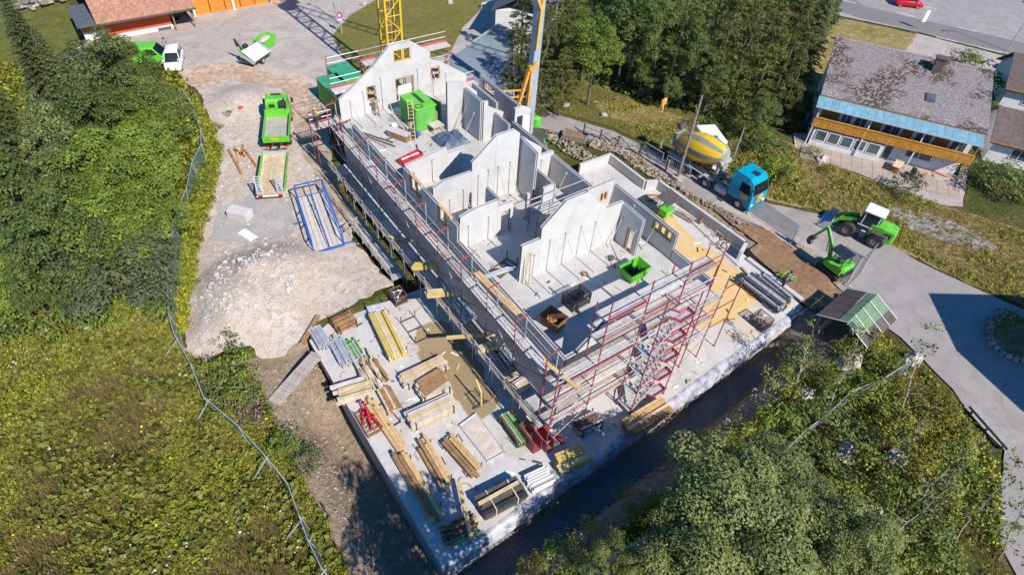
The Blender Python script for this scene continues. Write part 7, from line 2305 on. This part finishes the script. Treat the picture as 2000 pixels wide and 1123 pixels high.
def broad_crown(name, R=3.05, Hc=4.0, zc=8.0, clumps=80, per=150, size=.21, material=None, low=-.55, cr_=(.55, 1.05)):
    d = rand_dir(clumps * 3); d = d[d[:, 2] > low][:clumps]
    k = len(d)
    rad = RG.uniform(.62, 1.0, k) ** .6
    lob = 1 + .30 * np.sin(d[:, 0] * 5 + RG.uniform(0, 6)) * np.cos(d[:, 1] * 4 + RG.uniform(0, 6)) + RG.normal(0, .07, k)
    cc = d * (rad * lob)[:, None] * np.array([R, R, Hc]) + np.array([0, 0, zc])
    rc = RG.uniform(*cr_, k)
    C, Nn, S = [], [], []
    for i in range(k):
        m_ = int(per * (rc[i] / .8) ** 1.6)
        q = rand_dir(m_); q[:, 2] = np.where(q[:, 2] < -.35, -q[:, 2], q[:, 2])
        rr = rc[i] * RG.uniform(.72, 1.05, m_)
        C.append(cc[i] + q * rr[:, None] * np.array([1.05, 1.05, .72])); Nn.append(q * .75 + np.array([0, 0, .55]) + RG.normal(0, .35, (m_, 3))); S.append(RG.uniform(.65, 1.35, m_) * size)
    return leaves_mesh(name, np.concatenate(C), np.concatenate(Nn), np.concatenate(S), .68, material)


def spruce_crown(name, H=14.0, R=2.7, material=None, z0=1.2, step=.42, dens=1.0, droop=.28):
    C, Nn, S, = [], [], []
    z = z0
    v = []
    while z < H - .15:
        t = (z - z0) / (H - z0)
        r = R * (1 - t) ** .85 * RG.uniform(.85, 1.12) + .12
        nb = max(4, int((9 - 3 * t)))
        a0 = RG.uniform(0, 6.3)
        for b in range(nb):
            a = a0 + 2 * PI * b / nb + RG.uniform(-.2, .2)
            L = r * RG.uniform(.72, 1.1)
            dx = np.array([math.cos(a), math.sin(a), 0]); sx = np.array([-dx[1], dx[0], 0])
            nt_ = max(4, int(L * 8 * dens))
            for i in range(nt_):
                s = (i + RG.random()) / nt_
                p = dx * L * s + np.array([0, 0, z - droop * L * s ** 1.4 + .12 * L * s])
                wdt = .42 * (1 - .55 * s) * min(1, L / 1.4) + .12
                for sd in (-1, 1):
                    tip = p + sx * sd * wdt * RG.uniform(.7, 1.2) + dx * wdt * .75 + np.array([0, 0, -.10 + RG.uniform(-.08, .08)])
                    mid = (p + tip) / 2; th = np.cross(tip - p, [0, 0, 1]); th = th / max(1e-6, np.linalg.norm(th)) * .075
                    v.append([p, mid + th + [0, 0, .03], tip, mid - th + [0, 0, .03]])
            tip = dx * (L + .12) + np.array([0, 0, z - droop * L + .12 * L]); p = dx * L * .75 + np.array([0, 0, z - droop * .66 * L + .09 * L]); mid = (p + tip) / 2
            v.append([p, mid + sx * .09, tip, mid - sx * .09])
        z += step * RG.uniform(.8, 1.2) * (1 - .35 * t)
    v.append([[0, 0, H - .6], [.06, .06, H - .3], [0, 0, H + .25], [-.06, -.06, H - .3]])
    v = np.array(v).reshape(-1, 3)
    return quads_mesh(name, v, len(v) // 4, material)


def trunk_mesh(H, r, limbs=6, seed=0, spread=2.0):
    rr = random.Random(seed); mb = MB()
    p = V(0, 0, -.3); k = 6; pts = [p]
    for i in range(k):
        p = V(rr.uniform(-.12, .12) * i, rr.uniform(-.12, .12) * i, H * (i + 1) / k); pts.append(p)
    for i in range(k):
        mb.tube(pts[i], pts[i + 1], r * (1 - .8 * i / k), r * (1 - .8 * (i + 1) / k), 7)
    for i in range(limbs):
        b = pts[2 + i % (k - 2)]; a = rr.uniform(0, 6.3)
        e = b + V(math.cos(a) * spread * rr.uniform(.6, 1), math.sin(a) * spread * rr.uniform(.6, 1), H * .22)
        mb.tube(b, e, r * .4, r * .12, 5)
    me = bpy.data.meshes.new('trunk'); me.from_pydata(mb.v, [], mb.f); me.update()
    return me


TRUNKS = [trunk_mesh(8.5, .22, 7, i) for i in range(3)]
for m_ in TRUNKS:
    m_.materials.append(MATS['bark'])
PT = trunk_mesh(13, .2, 0, 9); PT.materials.append(MATS['bark'])
BROAD = {}
for kind, mt_, nvar, kw in (('maple', 'leaf_maple', 3, dict()), ('dark', 'leaf_dark', 2, dict()), ('pale', 'leaf_pale', 2, dict(size=.2)), ('ash', 'leaf_ash', 3, dict(size=.18, per=165, R=3.0, Hc=3.5)),
                            ('willow', 'leaf_willow', 1, dict(size=.2, clumps=70, per=120, Hc=2.6, zc=3.0, low=-.3)), ('yellow', 'leaf_yellow', 1, dict(clumps=60))):
    BROAD[kind] = [broad_crown('crown', material=mt_, **kw) for _ in range(nvar)]
SPRUCE = [spruce_crown('crown', 14, 2.7, 'needle_spruce'), spruce_crown('crown', 14, 2.4, 'needle_spruce', droop=.4)]
def pine_crown(name, H=12.5, R=3.0, material=None, z0=2.5, clumps=115, per=70):
    """conifer of many needle tufts set on a loose cone"""
    C, Nn, S = [], [], []
    for i in range(clumps):
        t = RG.random() ** 1.25
        r = R * (1 - t) ** .75 * RG.uniform(.55, 1.08) + .1
        a = RG.uniform(0, 6.3)
        c = np.array([math.cos(a) * r, math.sin(a) * r, z0 + (H - z0) * t + RG.uniform(-.3, .3)])
        rc = RG.uniform(.45, .85) * (1 - .45 * t)
        m_ = int(per * rc / .6)
        q = rand_dir(m_); q[:, 2] = np.abs(q[:, 2]) * .9 - .2
        C.append(c + q * (rc * RG.uniform(.5, 1.05, m_))[:, None] * np.array([1.15, 1.15, .6]))
        Nn.append(np.cross(q, RG.normal(size=(m_, 3)))); S.append(RG.uniform(.22, .42, m_))
    return leaves_mesh(name, np.concatenate(C), np.concatenate(Nn), np.concatenate(S), .26, material)


PINE = [pine_crown('crown', 12.5, 3.0, 'needle_pine'), pine_crown('crown', 13, 2.7, 'needle_pine'), pine_crown('crown', 11.5, 3.3, 'needle_pine')]
SHRUB = {k: broad_crown('foliage', R=1.1, Hc=.95, zc=.85, clumps=34, per=60, size=.15, material=mt_, low=-.35, cr_=(.28, .5)) for k, mt_ in (('green', 'leaf_maple'), ('dark', 'leaf_dark'), ('olive', 'scrub_leaf'), ('yellow', 'leaf_yellow'), ('grey', 'leaf_willow'))}
rp = random.Random(21)
CNAME = {'maple': ('broadleaf_tree', 'bright green broadleaf tree'), 'dark': ('broadleaf_tree', 'dark green broadleaf tree'), 'pale': ('broadleaf_tree', 'whitish tipped broadleaf tree'), 'ash': ('broadleaf_tree', 'grey green broadleaf tree'),
         'willow': ('round_bush_tree', 'round grey green bush tree'), 'yellow': ('broadleaf_tree', 'tree with yellow blossoms'), 'spruce': ('spruce_tree', 'dark spruce'), 'pine': ('conifer_tree', 'olive green conifer')}


def tree(kind, x, y, sc, label, group, z=None, sz=None):
    nm, _ = CNAME[kind]
    g = height(x, y) if z is None else z
    t = thing(nm, label, 'tree', (x, y, g), rp.uniform(0, 6.3), group)
    t.scale = (sc * rp.uniform(.9, 1.05), sc * rp.uniform(.9, 1.05), (sz or sc) * rp.uniform(.85, 1.18))
    if kind in ('spruce', 'pine'):
        link('trunk', PT, None, t); link('crown', rp.choice(SPRUCE if kind == 'spruce' else PINE), None, t)
    else:
        if kind == 'willow':
            o = link('trunk', TRUNKS[0], None, t); o.scale = (1, 1, .4)
        else:
            link('trunk', rp.choice(TRUNKS), None, t)
        link('crown', rp.choice(BROAD[kind]), None, t)
    return t


def wood(spec, where, group, zc=8.0):
    """trees from (pixel of crown centre, kind, scale); labels count them in reading order per kind"""
    cnt = {}
    for (u, v, kind, sc, *hz) in sorted(spec, key=lambda q: q[1]):
        vsc = hz[0] if hz else sc
        zz = {'spruce': 6.5, 'pine': 7.0, 'willow': 2.6}.get(kind, zc) * vsc
        p = at(u, v, zz)
        i = cnt.get(kind, 0); cnt[kind] = i + 1
        tree(kind, p.x, p.y, sc, '%s %s, %s from the top' % (CNAME[kind][1], where, ORD[i] if i < len(ORD) else str(i + 1) + 'th'), group, sz=vsc)


wood([(66, 110, 'spruce', 0.95), (118, 165, 'spruce', 0.90), (160, 205, 'spruce', 0.76), (22, 250, 'spruce', 0.90), (15, 330, 'spruce', 0.90), (35, 470, 'spruce', 0.66), (15, 20, 'spruce', 0.47), (222, 118, 'yellow', 0.59), (225, 185, 'pale', 0.84), (256, 160, 'dark', 0.70), (293, 215, 'dark', 0.75), (246, 235, 'maple', 0.77), (190, 265, 'dark', 0.84), (110, 270, 'pale', 0.79), (140, 330, 'pale', 0.79), (234, 310, 'maple', 0.86), (278, 300, 'maple', 0.82), (195, 350, 'maple', 0.86), (241, 395, 'maple', 0.82), (205, 430, 'maple', 0.86), (150, 400, 'dark', 0.84), (288, 390, 'maple', 0.65), (120, 505, 'dark', 0.75), (45, 535, 'maple', 0.57), (240, 545, 'willow', 1.19), (241, 470, 'maple', 0.70), (150, 570, 'dark', 0.44), (70, 580, 'dark', 0.44), (278, 460, 'maple', 0.49), (35, 410, 'dark', 0.75)],
     'in the wood left of the yard', 'trees of the left wood')
wood([(1022, 45, 'pine', .8), (1012, 125, 'pine', .72), (1060, 130, 'pine', .78), (1085, 60, 'pine', .9), (1120, 20, 'pine', .85), (1045, 180, 'pine', .5), (1100, 150, 'pine', .65),
      (1165, 92, 'maple', .85), (1150, 55, 'maple', .8), (1245, 60, 'dark', .85), (1285, 88, 'dark', .78), (1300, 30, 'pine', .9), (1345, 90, 'pine', .95), (1350, 120, 'dark', .7), (1400, 40, 'pine', 1.0), (1410, 105, 'pine', 1.0),
      (1445, 128, 'pine', .85), (1465, 75, 'pine', 1.0), (1500, 112, 'pine', .95), (1510, 30, 'pine', .9), (1545, 95, 'pine', .95), (1490, 215, 'dark', .5), (1545, 175, 'pine', .6), (1590, 70, 'spruce', .85), (1605, 30, 'spruce', .7), (1225, 60, 'dark', .8), (1390, 165, 'dark', .5), (1200, 20, 'dark', .8), (1440, 10, 'pine', .9), (1560, 20, 'pine', .9), (1255, 150, 'dark', .35), (1310, 175, 'dark', .35)],
     'in the wood behind the mixer', 'trees of the conifer wood')
wood([(1400, 1000, 'ash', .95, .67), (1490, 950, 'ash', .9, .66), (1310, 1085, 'ash', .5), (1450, 1065, 'ash', 1.05, .62), (1560, 1040, 'ash', .85, .55), (1195, 1112, 'ash', .38), (1350, 1105, 'ash', .75, .5), (1640, 1085, 'ash', .6)],
     'in the lower right foreground', 'foreground trees')
# trees standing below the lower picture edge, known from their shade on the deck corner and meadow
for i, (x, y, k, s) in enumerate(((6.6, 2.6, 'dark', 1.08), (4.4, 1.2, 'dark', .9), (9.8, -.6, 'ash', .75), (-3.5, 4.0, 'spruce', .8), (-5.2, 4.6, 'spruce', .7), (3.0, -1.5, 'ash', .8), (16.0, -5.0, 'ash', .7))):
    tree(k, x, y, s, '%s tree below the lower picture edge shading the deck corner' % ORD[i], 'trees below the picture edge')

# sparse saplings on the bank
mat('twig', (0.42, 0.36, 0.29), (0.28, 0.23, 0.18), 5, .9)
for i, (b, tp_, zt) in enumerate((((1733, 868), (1812, 642), 6.0), ((1600, 835), (1680, 650), 5.0), ((1700, 950), (1820, 800), 5.0), ((1760, 1010), (1900, 860), 6.0), ((1690, 1100), (1880, 920), 6.5), ((1860, 1060), (1990, 900), 7.0), ((1540, 800), (1590, 640), 4.5), ((1950, 1090), (2010, 960), 7))):
    B0 = at(*b, 0); B0.z = height(B0.x, B0.y); T0 = at(*tp_, zt) - B0
    t = thing('sapling', '%s thin leaning sapling on the overgrown bank, counted from the left' % ORD[sorted([1733, 1600, 1700, 1760, 1690, 1860, 1540, 1950]).index(b[0])], 'sapling', B0, 0, 'saplings on the bank')
    mb = MB(); C = []; r = random.Random(i)
    pts = [T0 * k / 7 + V(r.uniform(-.12, .12), r.uniform(-.12, .12), 0) * min(1, k) for k in range(8)]
    for k in range(7):
        mb.tube(pts[k], pts[k + 1], .06 * (1 - k / 8), .06 * (1 - (k + 1) / 8), 5)
    for k in range(2, 8):
        for j in range(4):
            a = r.uniform(0, 6.3); L = r.uniform(.5, 1.3) * (1.2 - k / 10); e = pts[k] + V(math.cos(a) * L, math.sin(a) * L, L * .5)
            mb.tube(pts[k], e, .018, .008, 4)
            for q in range(14 if i != 3 else 8):
                C.append(pts[k].lerp(e, r.uniform(.4, 1.1)) + V(r.gauss(0, .16), r.gauss(0, .16), r.gauss(0, .12)))
    mb.build('trunk', 'twig', t)
    C = np.array([tuple(c) for c in C])
    link('foliage', leaves_mesh('foliage', C, rand_dir(len(C)) + [0, 0, .6], RG.uniform(.12, .24, len(C)), .65, 'leaf_ash'), None, t)

# shrubs
def shrubs(spec, where, group):
    cnt = {}
    for (u, v, kind, sc) in sorted(spec):
        p = at(u, v, .5 * sc)
        i = cnt.get(kind, 0); cnt[kind] = i + 1
        word = {'green': 'fresh green', 'dark': 'dark green', 'olive': 'olive brown', 'yellow': 'yellow flowering', 'grey': 'grey green'}[kind]
        t = thing('shrub', '%s shrub %s, %s of its colour from the left' % (word, where, ORD[i]), 'shrub', (p.x, p.y, height(p.x, p.y) + (.05 if p.x > 42 else 0)), rp.uniform(0, 6), group)
        t.scale = (sc, sc, sc * rp.uniform(.8, 1.1))
        link('foliage', SHRUB[kind], None, t)
        MB().tube((0, 0, -.1), (.05, .05, .7), .05, .02, 5).tube((0, 0, 0), (-.3, .2, .6), .03, .01, 4).build('stem', 'bark', t)


shrubs([(1440, 330, 'yellow', 1.3), (1500, 300, 'dark', 1.5), (1520, 345, 'green', 1.4), (1545, 350, 'olive', 1.2), (1587, 297, 'green', .7), (1615, 335, 'yellow', .6), (1770, 372, 'grey', 1.2), (1765, 395, 'green', .6), (1900, 140, 'green', 1.7), (1880, 120, 'dark', 1.6), (1925, 170, 'dark', 1.8), (1925, 215, 'green', 1.1), (1900, 330, 'dark', 1.6), (1940, 360, 'dark', 1.8), (1985, 375, 'dark', 1.6), (1470, 260, 'green', 1.3), (1430, 240, 'dark', 1.5), (1380, 245, 'dark', 1.2), (1590, 210, 'dark', 1.3), (1560, 240, 'dark', 1.2), (1740, 470, 'yellow', .8), (1985, 660, 'dark', 1.6), (1915, 195, 'yellow', .8), (1352, 392, 'olive', .35)],
       'around the lane and chalet', 'shrubs around the lane')
shrubs([(1590, 745, 'yellow', 1.0), (1640, 700, 'yellow', .9), (1560, 720, 'dark', 1.2), (1520, 760, 'olive', 1.1), (1690, 690, 'olive', 1.2), (1620, 790, 'green', 1.2), (1700, 780, 'olive', 1.2), (1760, 760, 'yellow', 1.0), (1830, 800, 'yellow', 1.3), (1850, 850, 'yellow', 1.4), (1800, 860, 'yellow', 1.3), (1740, 850, 'olive', 1.2), (1660, 860, 'dark', 1.2), (1580, 850, 'dark', 1.4), (1510, 850, 'green', 1.3), (1450, 870, 'olive', 1.2), (1600, 930, 'dark', 1.4), (1690, 930, 'olive', 1.3), (1780, 920, 'yellow', 1.1), (1860, 910, 'green', 1.2), (1640, 1000, 'olive', 1.4), (1740, 1000, 'green', 1.3), (1820, 980, 'olive', 1.3), (1700, 1080, 'olive', 1.4), (1800, 1070, 'dark', 1.4), (1240, 990, 'olive', 1.0), (1150, 1060, 'olive', 1.0), (1090, 1095, 'green', .9), (1660, 640, 'green', 1.0), (1720, 720, 'green', 1.1), (1040, 1110, 'yellow', .7), (1380, 880, 'olive', 1.0)],
       'on the overgrown bank', 'shrubs on the bank')
shrubs([(429, 290, 'yellow', 0.45), (419, 340, 'green', 0.45), (412, 390, 'yellow', 0.40), (399, 430, 'green', 0.40), (386, 470, 'yellow', 0.40), (399, 365, 'green', 0.55), (350, 520, 'green', 0.55), (330, 560, 'yellow', 0.50), (310, 600, 'green', 1.00), (60, 620, 'dark', 1.40), (130, 640, 'green', 1.30), (180, 600, 'yellow', 1.20), (20, 650, 'green', 1.20), (460, 720, 'green', 1.10), (440, 760, 'dark', 1.00), (480, 760, 'green', 1.00), (410, 730, 'olive', 0.90), (500, 800, 'dark', 0.90), (450, 800, 'olive', 1.00), (444, 225, 'green', 0.40), (426, 250, 'olive', 0.45), (445, 665, 'dark', 0.80), (384, 560, 'green', 0.45), (210, 630, 'green', 1.10), (560, 865, 'green', 0.90), (600, 900, 'dark', 0.80)],
       'along the green net fence', 'shrubs along the net fence')


# ------------------------------------------------------------------ uncountable ground cover
def scatter(px, dens, excl=()):
    P = [at(u, v, 0) for u, v in px]
    poly = [(p.x, p.y) for p in P]
    x0, x1 = min(p[0] for p in poly), max(p[0] for p in poly); y0, y1 = min(p[1] for p in poly), max(p[1] for p in poly)
    n = int((x1 - x0) * (y1 - y0) * dens)
    X = RG.uniform(x0, x1, n); Y = RG.uniform(y0, y1, n)
    ins = np.zeros(n, bool); j = len(poly) - 1
    for i in range(len(poly)):
        (ax, ay), (bx, by) = poly[i], poly[j]
        c = ((ay > Y) != (by > Y)) & (X < (bx - ax) * (Y - ay) / (by - ay + 1e-12) + ax)
        ins ^= c; j = i
    return X[ins], Y[ins]


def lowfreq(X, Y, s, seed):
    r = np.random.default_rng(seed); v = np.zeros(len(X))
    for k in range(7):
        a, b, ph = r.normal(0, s, 3)[0], r.normal(0, s), r.uniform(0, 6.3)
        v += np.sin(a * X + b * Y + ph)
    return v / 7


def cover(name, label, px, dens, size, material, kind='leaf', hgt=.3, thresh=None, leaves=4, seed=0, zoff=0.0, cat='plants'):
    X, Y = scatter(px, dens)
    if thresh is not None:
        k = lowfreq(X, Y, .55, seed) + .6 * lowfreq(X, Y, 2.2, seed + 50) + RG.normal(0, .12, len(X)) > thresh
        X, Y = X[k], Y[k]
    keep = np.array([bareness(x, y) < .55 for x, y in zip(X, Y)]) if len(X) else np.zeros(0, bool)
    X, Y = X[keep], Y[keep]
    Zg = np.array([height(x, y) for x, y in zip(X, Y)]) + zoff
    n = len(X)
    sc = RG.uniform(.6, 1.4, n)
    if kind == 'leaf':
        C = np.stack([X, Y, Zg], 1).repeat(leaves, 0); S = sc.repeat(leaves)
        off = RG.normal(0, 1, C.shape) * np.array([1, 1, 0]) * size * .75 * S[:, None]
        off[:, 2] = RG.uniform(.25, 1.0, len(C)) * hgt * S
        nn = off * np.array([1.2, 1.2, 0]) / size + np.array([0, 0, 1.0]) + RG.normal(0, .3, C.shape)
        me = leaves_mesh(name, C + off, nn, S * size * RG.uniform(.7, 1.3, len(S)), .75, material)
    else:
        C = np.stack([X, Y, Zg], 1).repeat(leaves, 0); S = sc.repeat(leaves)
        m_ = len(C)
        base = C + RG.normal(0, .05, (m_, 3)) * [1, 1, 0]
        a = RG.uniform(0, 6.3, m_); lean = RG.uniform(.1, .8, m_)
        tip = base + np.stack([np.cos(a) * lean, np.sin(a) * lean, np.ones(m_)], 1) * (hgt * S)[:, None]
        w = np.stack([-np.sin(a), np.cos(a), np.zeros(m_)], 1) * size
        v = np.stack([base - w, base + w, tip + w * .25, tip - w * .25], 1)
        me = quads_mesh(name, v.reshape(-1, 3), m_, material)
    o = link(name, me, None)
    tag(o, label, cat, kind='stuff')
    return o


MEADOW = [(-60, 560), (150, 600), (300, 590), (345, 600), (350, 650), (362, 690), (400, 710), (470, 700), (520, 720), (530, 800), (600, 900), (660, 1000), (700, 1160), (-60, 1160)]
BANK = [(1010, 1140), (1140, 1030), (1290, 935), (1430, 850), (1530, 760), (1580, 690), (1640, 640), (1700, 640), (1770, 690), (1860, 790), (1930, 880), (1950, 1000), (1960, 1140)]
WOODF = [(-60, 130), (110, 130), (260, 120), (350, 150), (380, 200), (410, 270), (400, 340), (370, 430), (355, 520), (345, 600), (-60, 620)]
cover('meadow_plants', 'low yellow green broad leaved plants covering the meadow at the lower left', MEADOW, 90, .125, 'meadow_leaf', thresh=-.15, seed=3, hgt=.3, leaves=6)
cover('meadow_grass', 'dry meadow grass between the broad leaved plants at the lower left', MEADOW, 75, .014, 'meadow_grass', 'blade', .38, thresh=-.35, leaves=4, seed=9)
cover('meadow_herbs', 'darker herbs in patches of the lower left meadow', MEADOW, 22, .28, 'scrub_leaf', thresh=.12, seed=14, hgt=.5)
cover('bank_plants', 'olive scrub covering the overgrown bank at the lower right', BANK, 46, .15, 'scrub_leaf', thresh=-.15, seed=5, hgt=.5)
cover('bank_herbs', 'green herbs between the scrub on the lower right bank', BANK, 26, .24, 'leaf_maple', thresh=.05, seed=6, hgt=.45)
cover('bank_grass', 'dry grass between the scrub on the lower right bank', BANK, 34, .016, 'meadow_grass', 'blade', .45, thresh=-.2, leaves=4, seed=19)
cover('wood_undergrowth', 'undergrowth below the trees of the left wood', WOODF, 14, .28, 'meadow_leaf', hgt=.6)
VERGE = [(1380, 332), (1440, 300), (1520, 275), (1600, 312), (1700, 355), (1870, 412), (2040, 470), (2040, 620), (1850, 532), (1790, 502), (1690, 446), (1600, 410), (1500, 388)]
cover('verge_grass', 'dry grass on the verge between lane and chalet', VERGE, 34, .015, 'meadow_grass', 'blade', .24, leaves=4, zoff=.08)
cover('verge_herbs', 'green tufts on the verge between lane and chalet', VERGE, 16, .18, 'meadow_leaf', thresh=.05, hgt=.25, seed=4, zoff=.08)
CLEAR = [(1048, 165), (1120, 155), (1200, 185), (1280, 208), (1400, 235), (1480, 245), (1425, 300), (1395, 345), (1300, 300), (1200, 248), (1110, 224), (1055, 206)]
cover('clearing_grass', 'grass of the clearing behind the lane', CLEAR, 30, .015, 'meadow_grass', 'blade', .2, leaves=4, zoff=.06)
cover('clearing_herbs', 'green tufts in the clearing behind the lane', CLEAR, 14, .18, 'meadow_leaf', thresh=.1, hgt=.2, seed=8, zoff=.06)
STRIP = [(330, 640), (345, 560), (358, 470), (388, 380), (406, 300), (390, 240), (368, 198), (384, 192), (412, 240), (434, 300), (414, 400), (392, 470), (380, 560), (368, 650), (352, 660)]
cover('strip_plants', 'yellow green plants along the foot of the green net fence', STRIP, 75, .16, 'meadow_leaf', hgt=.5, leaves=6)
CONW = [(1000, 0), (1640, 0), (1640, 40), (1590, 100), (1550, 190), (1480, 240), (1280, 205), (1120, 150), (1045, 160)]
cover('conifer_undergrowth', 'undergrowth below the conifer wood behind the lane', CONW, 6, .35, 'leaf_dark', hgt=.6)
for nm, lab, px, mt_, hh, dn, th, sd in (
        ('yellow_flowers', 'yellow blossoms in patches along the green net fence', [(345, 520), (375, 440), (400, 340), (420, 270), (430, 300), (410, 400), (390, 470), (370, 560), (362, 640), (300, 640), (300, 560)], 'flower_yellow', .8, 30, .1, 3),
        ('bank_flowers', 'yellow blossoms in patches on the lower right bank', BANK, 'flower_yellow', .75, 14, .18, 5),
        ('goldenrod', 'dense yellow blossoms beside the lane edge at the lower right', [(1780, 760), (1840, 790), (1900, 870), (1880, 920), (1800, 900), (1760, 830)], 'flower_yellow', .9, 45, .0, 6),
        ('fireweed', 'pink fireweed blossoms beside the net fence below the gravel heap', [(405, 710), (470, 720), (510, 790), (520, 840), (470, 830), (420, 780)], 'flower_pink', .9, 45, .0, 7),
        ('white_umbels', 'white umbels scattered over the meadow', MEADOW, 'flower_white', .7, 1.1, .12, 8),
        ('meadow_blossoms', 'yellow blossoms scattered over the meadow', MEADOW, 'flower_yellow', .5, 1.6, .2, 12)):
    cover(nm, lab, px, dn, .13, mt_, hgt=hh, thresh=th, leaves=3, seed=sd, cat='flowers')

# ------------------------------------------------------------------ stones
def stones(name, label, px, dens, smin, smax, material, zfn=None, seed=1):
    X, Y = scatter(px, dens); mb = MB(); r = random.Random(seed)
    for i, (x, y) in enumerate(zip(X, Y)):
        s = r.uniform(smin, smax) * (2.2 if r.random() < .06 else 1)
        z = (zfn(x, y) if zfn else height(x, y))
        mb.blob((x, y, z + s * .12), (s, s * r.uniform(.6, 1), s * r.uniform(.4, .7)), i, .3, 3, 5)
    tag(mb.build(name, material), label, 'stones', kind='stuff')


stones('yard_stones', 'loose stones scattered over the gravel yard', [(420, 200), (560, 200), (630, 300), (680, 440), (740, 545), (600, 640), (560, 690), (480, 680), (380, 670), (372, 560), (400, 420), (430, 300)], 5, .03, .09, 'stone_white', lambda x, y: yard_h(x, y) + .09)
stones('heap_stones', 'coarse stones on the rounded gravel heap', [(440, 530), (560, 520), (600, 580), (560, 640), (440, 640), (400, 600)], 16, .04, .13, 'stone_white', lambda x, y: yard_h(x, y) + .09, 2)
stones('trench_rubble', 'brown rubble on the slope left of the deck', [(520, 720), (570, 690), (620, 700), (650, 800), (700, 900), (760, 1010), (800, 1123), (720, 1123), (660, 1010), (600, 900), (540, 820)], 20, .03, .11, 'stone_brown', None, 3)
stones('front_rubble', 'rubble at the foot of the bank in front of the deck', [(1000, 1110), (1130, 1020), (1290, 920), (1430, 840), (1540, 740), (1560, 700), (1500, 720), (1300, 860), (1100, 990), (960, 1090)], 14, .03, .13, 'stone_brown', None, 4)
stones('lane_rubble', 'pale rubble of the dug bank between lane and white parapet', [(1165, 268), (1235, 300), (1300, 345), (1345, 375), (1420, 415), (1470, 445), (1440, 440), (1330, 375), (1270, 348), (1200, 300), (1150, 290)], 55, .03, .13, 'stone_brown', lambda x, y: .05 + .3 * max(0, mnoise.noise(V(x * .6, y * .6, 3)) + .4), 5)
stones('corner_rubble', 'heap of broken boards and stones beyond the right wall', [(1050, 262), (1080, 258), (1130, 290), (1165, 310), (1150, 325), (1100, 300)], 26, .05, .16, 'stone_brown', lambda x, y: .2, 6)
for i, (u, v, s, lab) in enumerate(((1655, 712, .9, 'large white boulder below the open shed'), (1782, 705, .7, 'white boulder beside the lane bend'), (1570, 778, .6, 'low pale boulder near the trench end'), (1645, 892, .8, 'layered grey boulder in the middle of the bank'), (1742, 905, .75, 'tall split boulder on the right bank'), (1690, 1010, .8, 'boulder between bare saplings near the lower edge'), (1550, 985, .6, 'small grey boulder beside the foreground tree'), (1105, 204, .45, 'pale stone on the clearing near the grey crane'), (1075, 202, .35, 'small pale stone left on the clearing'), (1180, 225, .4, 'flat stone by the dry grass patch'), (880, 5, .4, 'stone at the top of the crane lawn'), (712, 8, .5, 'stone on the upper rim of the crane lawn'), (90, 648, .35, 'white stone lying in the meadow'), (172, 643, .4, 'second white stone right in the meadow'), (1605, 312, .6, 'boulder at the left end of the chalet terrace'))):
    p = at(u, v, .2)
    s *= 1.1
    o = MB().blob((0, 0, 0), (s, s * .75, s * .75), i + 40, .28, 7, 10).build('boulder', 'stone_pale' if i < 7 else 'stone')
    o.location = (p.x, p.y, height(p.x, p.y) + .35 * s); tag(o, lab, 'boulder', 'boulders')

# offcuts and scraps left lying on deck and floors
mb = {}
r = random.Random(77)
for (x0, x1, y0, y1, z, n_) in ((7, 15, 13.5, 31, .004, 90), (16, 40, 13.8, 14.8, .004, 25), (31.5, 39, 17, 36, .008, 50), (18, 30, 17.5, 24, FL + .003, 50), (18, 24, 38, 48.5, FL + .003, 60), (18, 28, 25, 33, FL + .003, 30)):
    for i in range(n_):
        k_ = ['wood_pale', 'wood_grey', 'steel_dark', 'wood_new', 'white_sheet'][r.randrange(5)]
        mb.setdefault(k_, MB()).cbox((r.uniform(x0, x1), r.uniform(y0, y1), z + .03), (r.uniform(.1, .7), r.uniform(.05, .14), .05), r.uniform(0, 3.1))
for k_, b in mb.items():
    tag(b.build('offcuts', k_), {'wood_pale': 'pale timber offcuts', 'wood_grey': 'grey timber offcuts', 'steel_dark': 'dark metal scraps', 'wood_new': 'fresh timber offcuts', 'white_sheet': 'white packing scraps'}[k_] + ' scattered over deck and floors', 'scraps', kind='stuff')
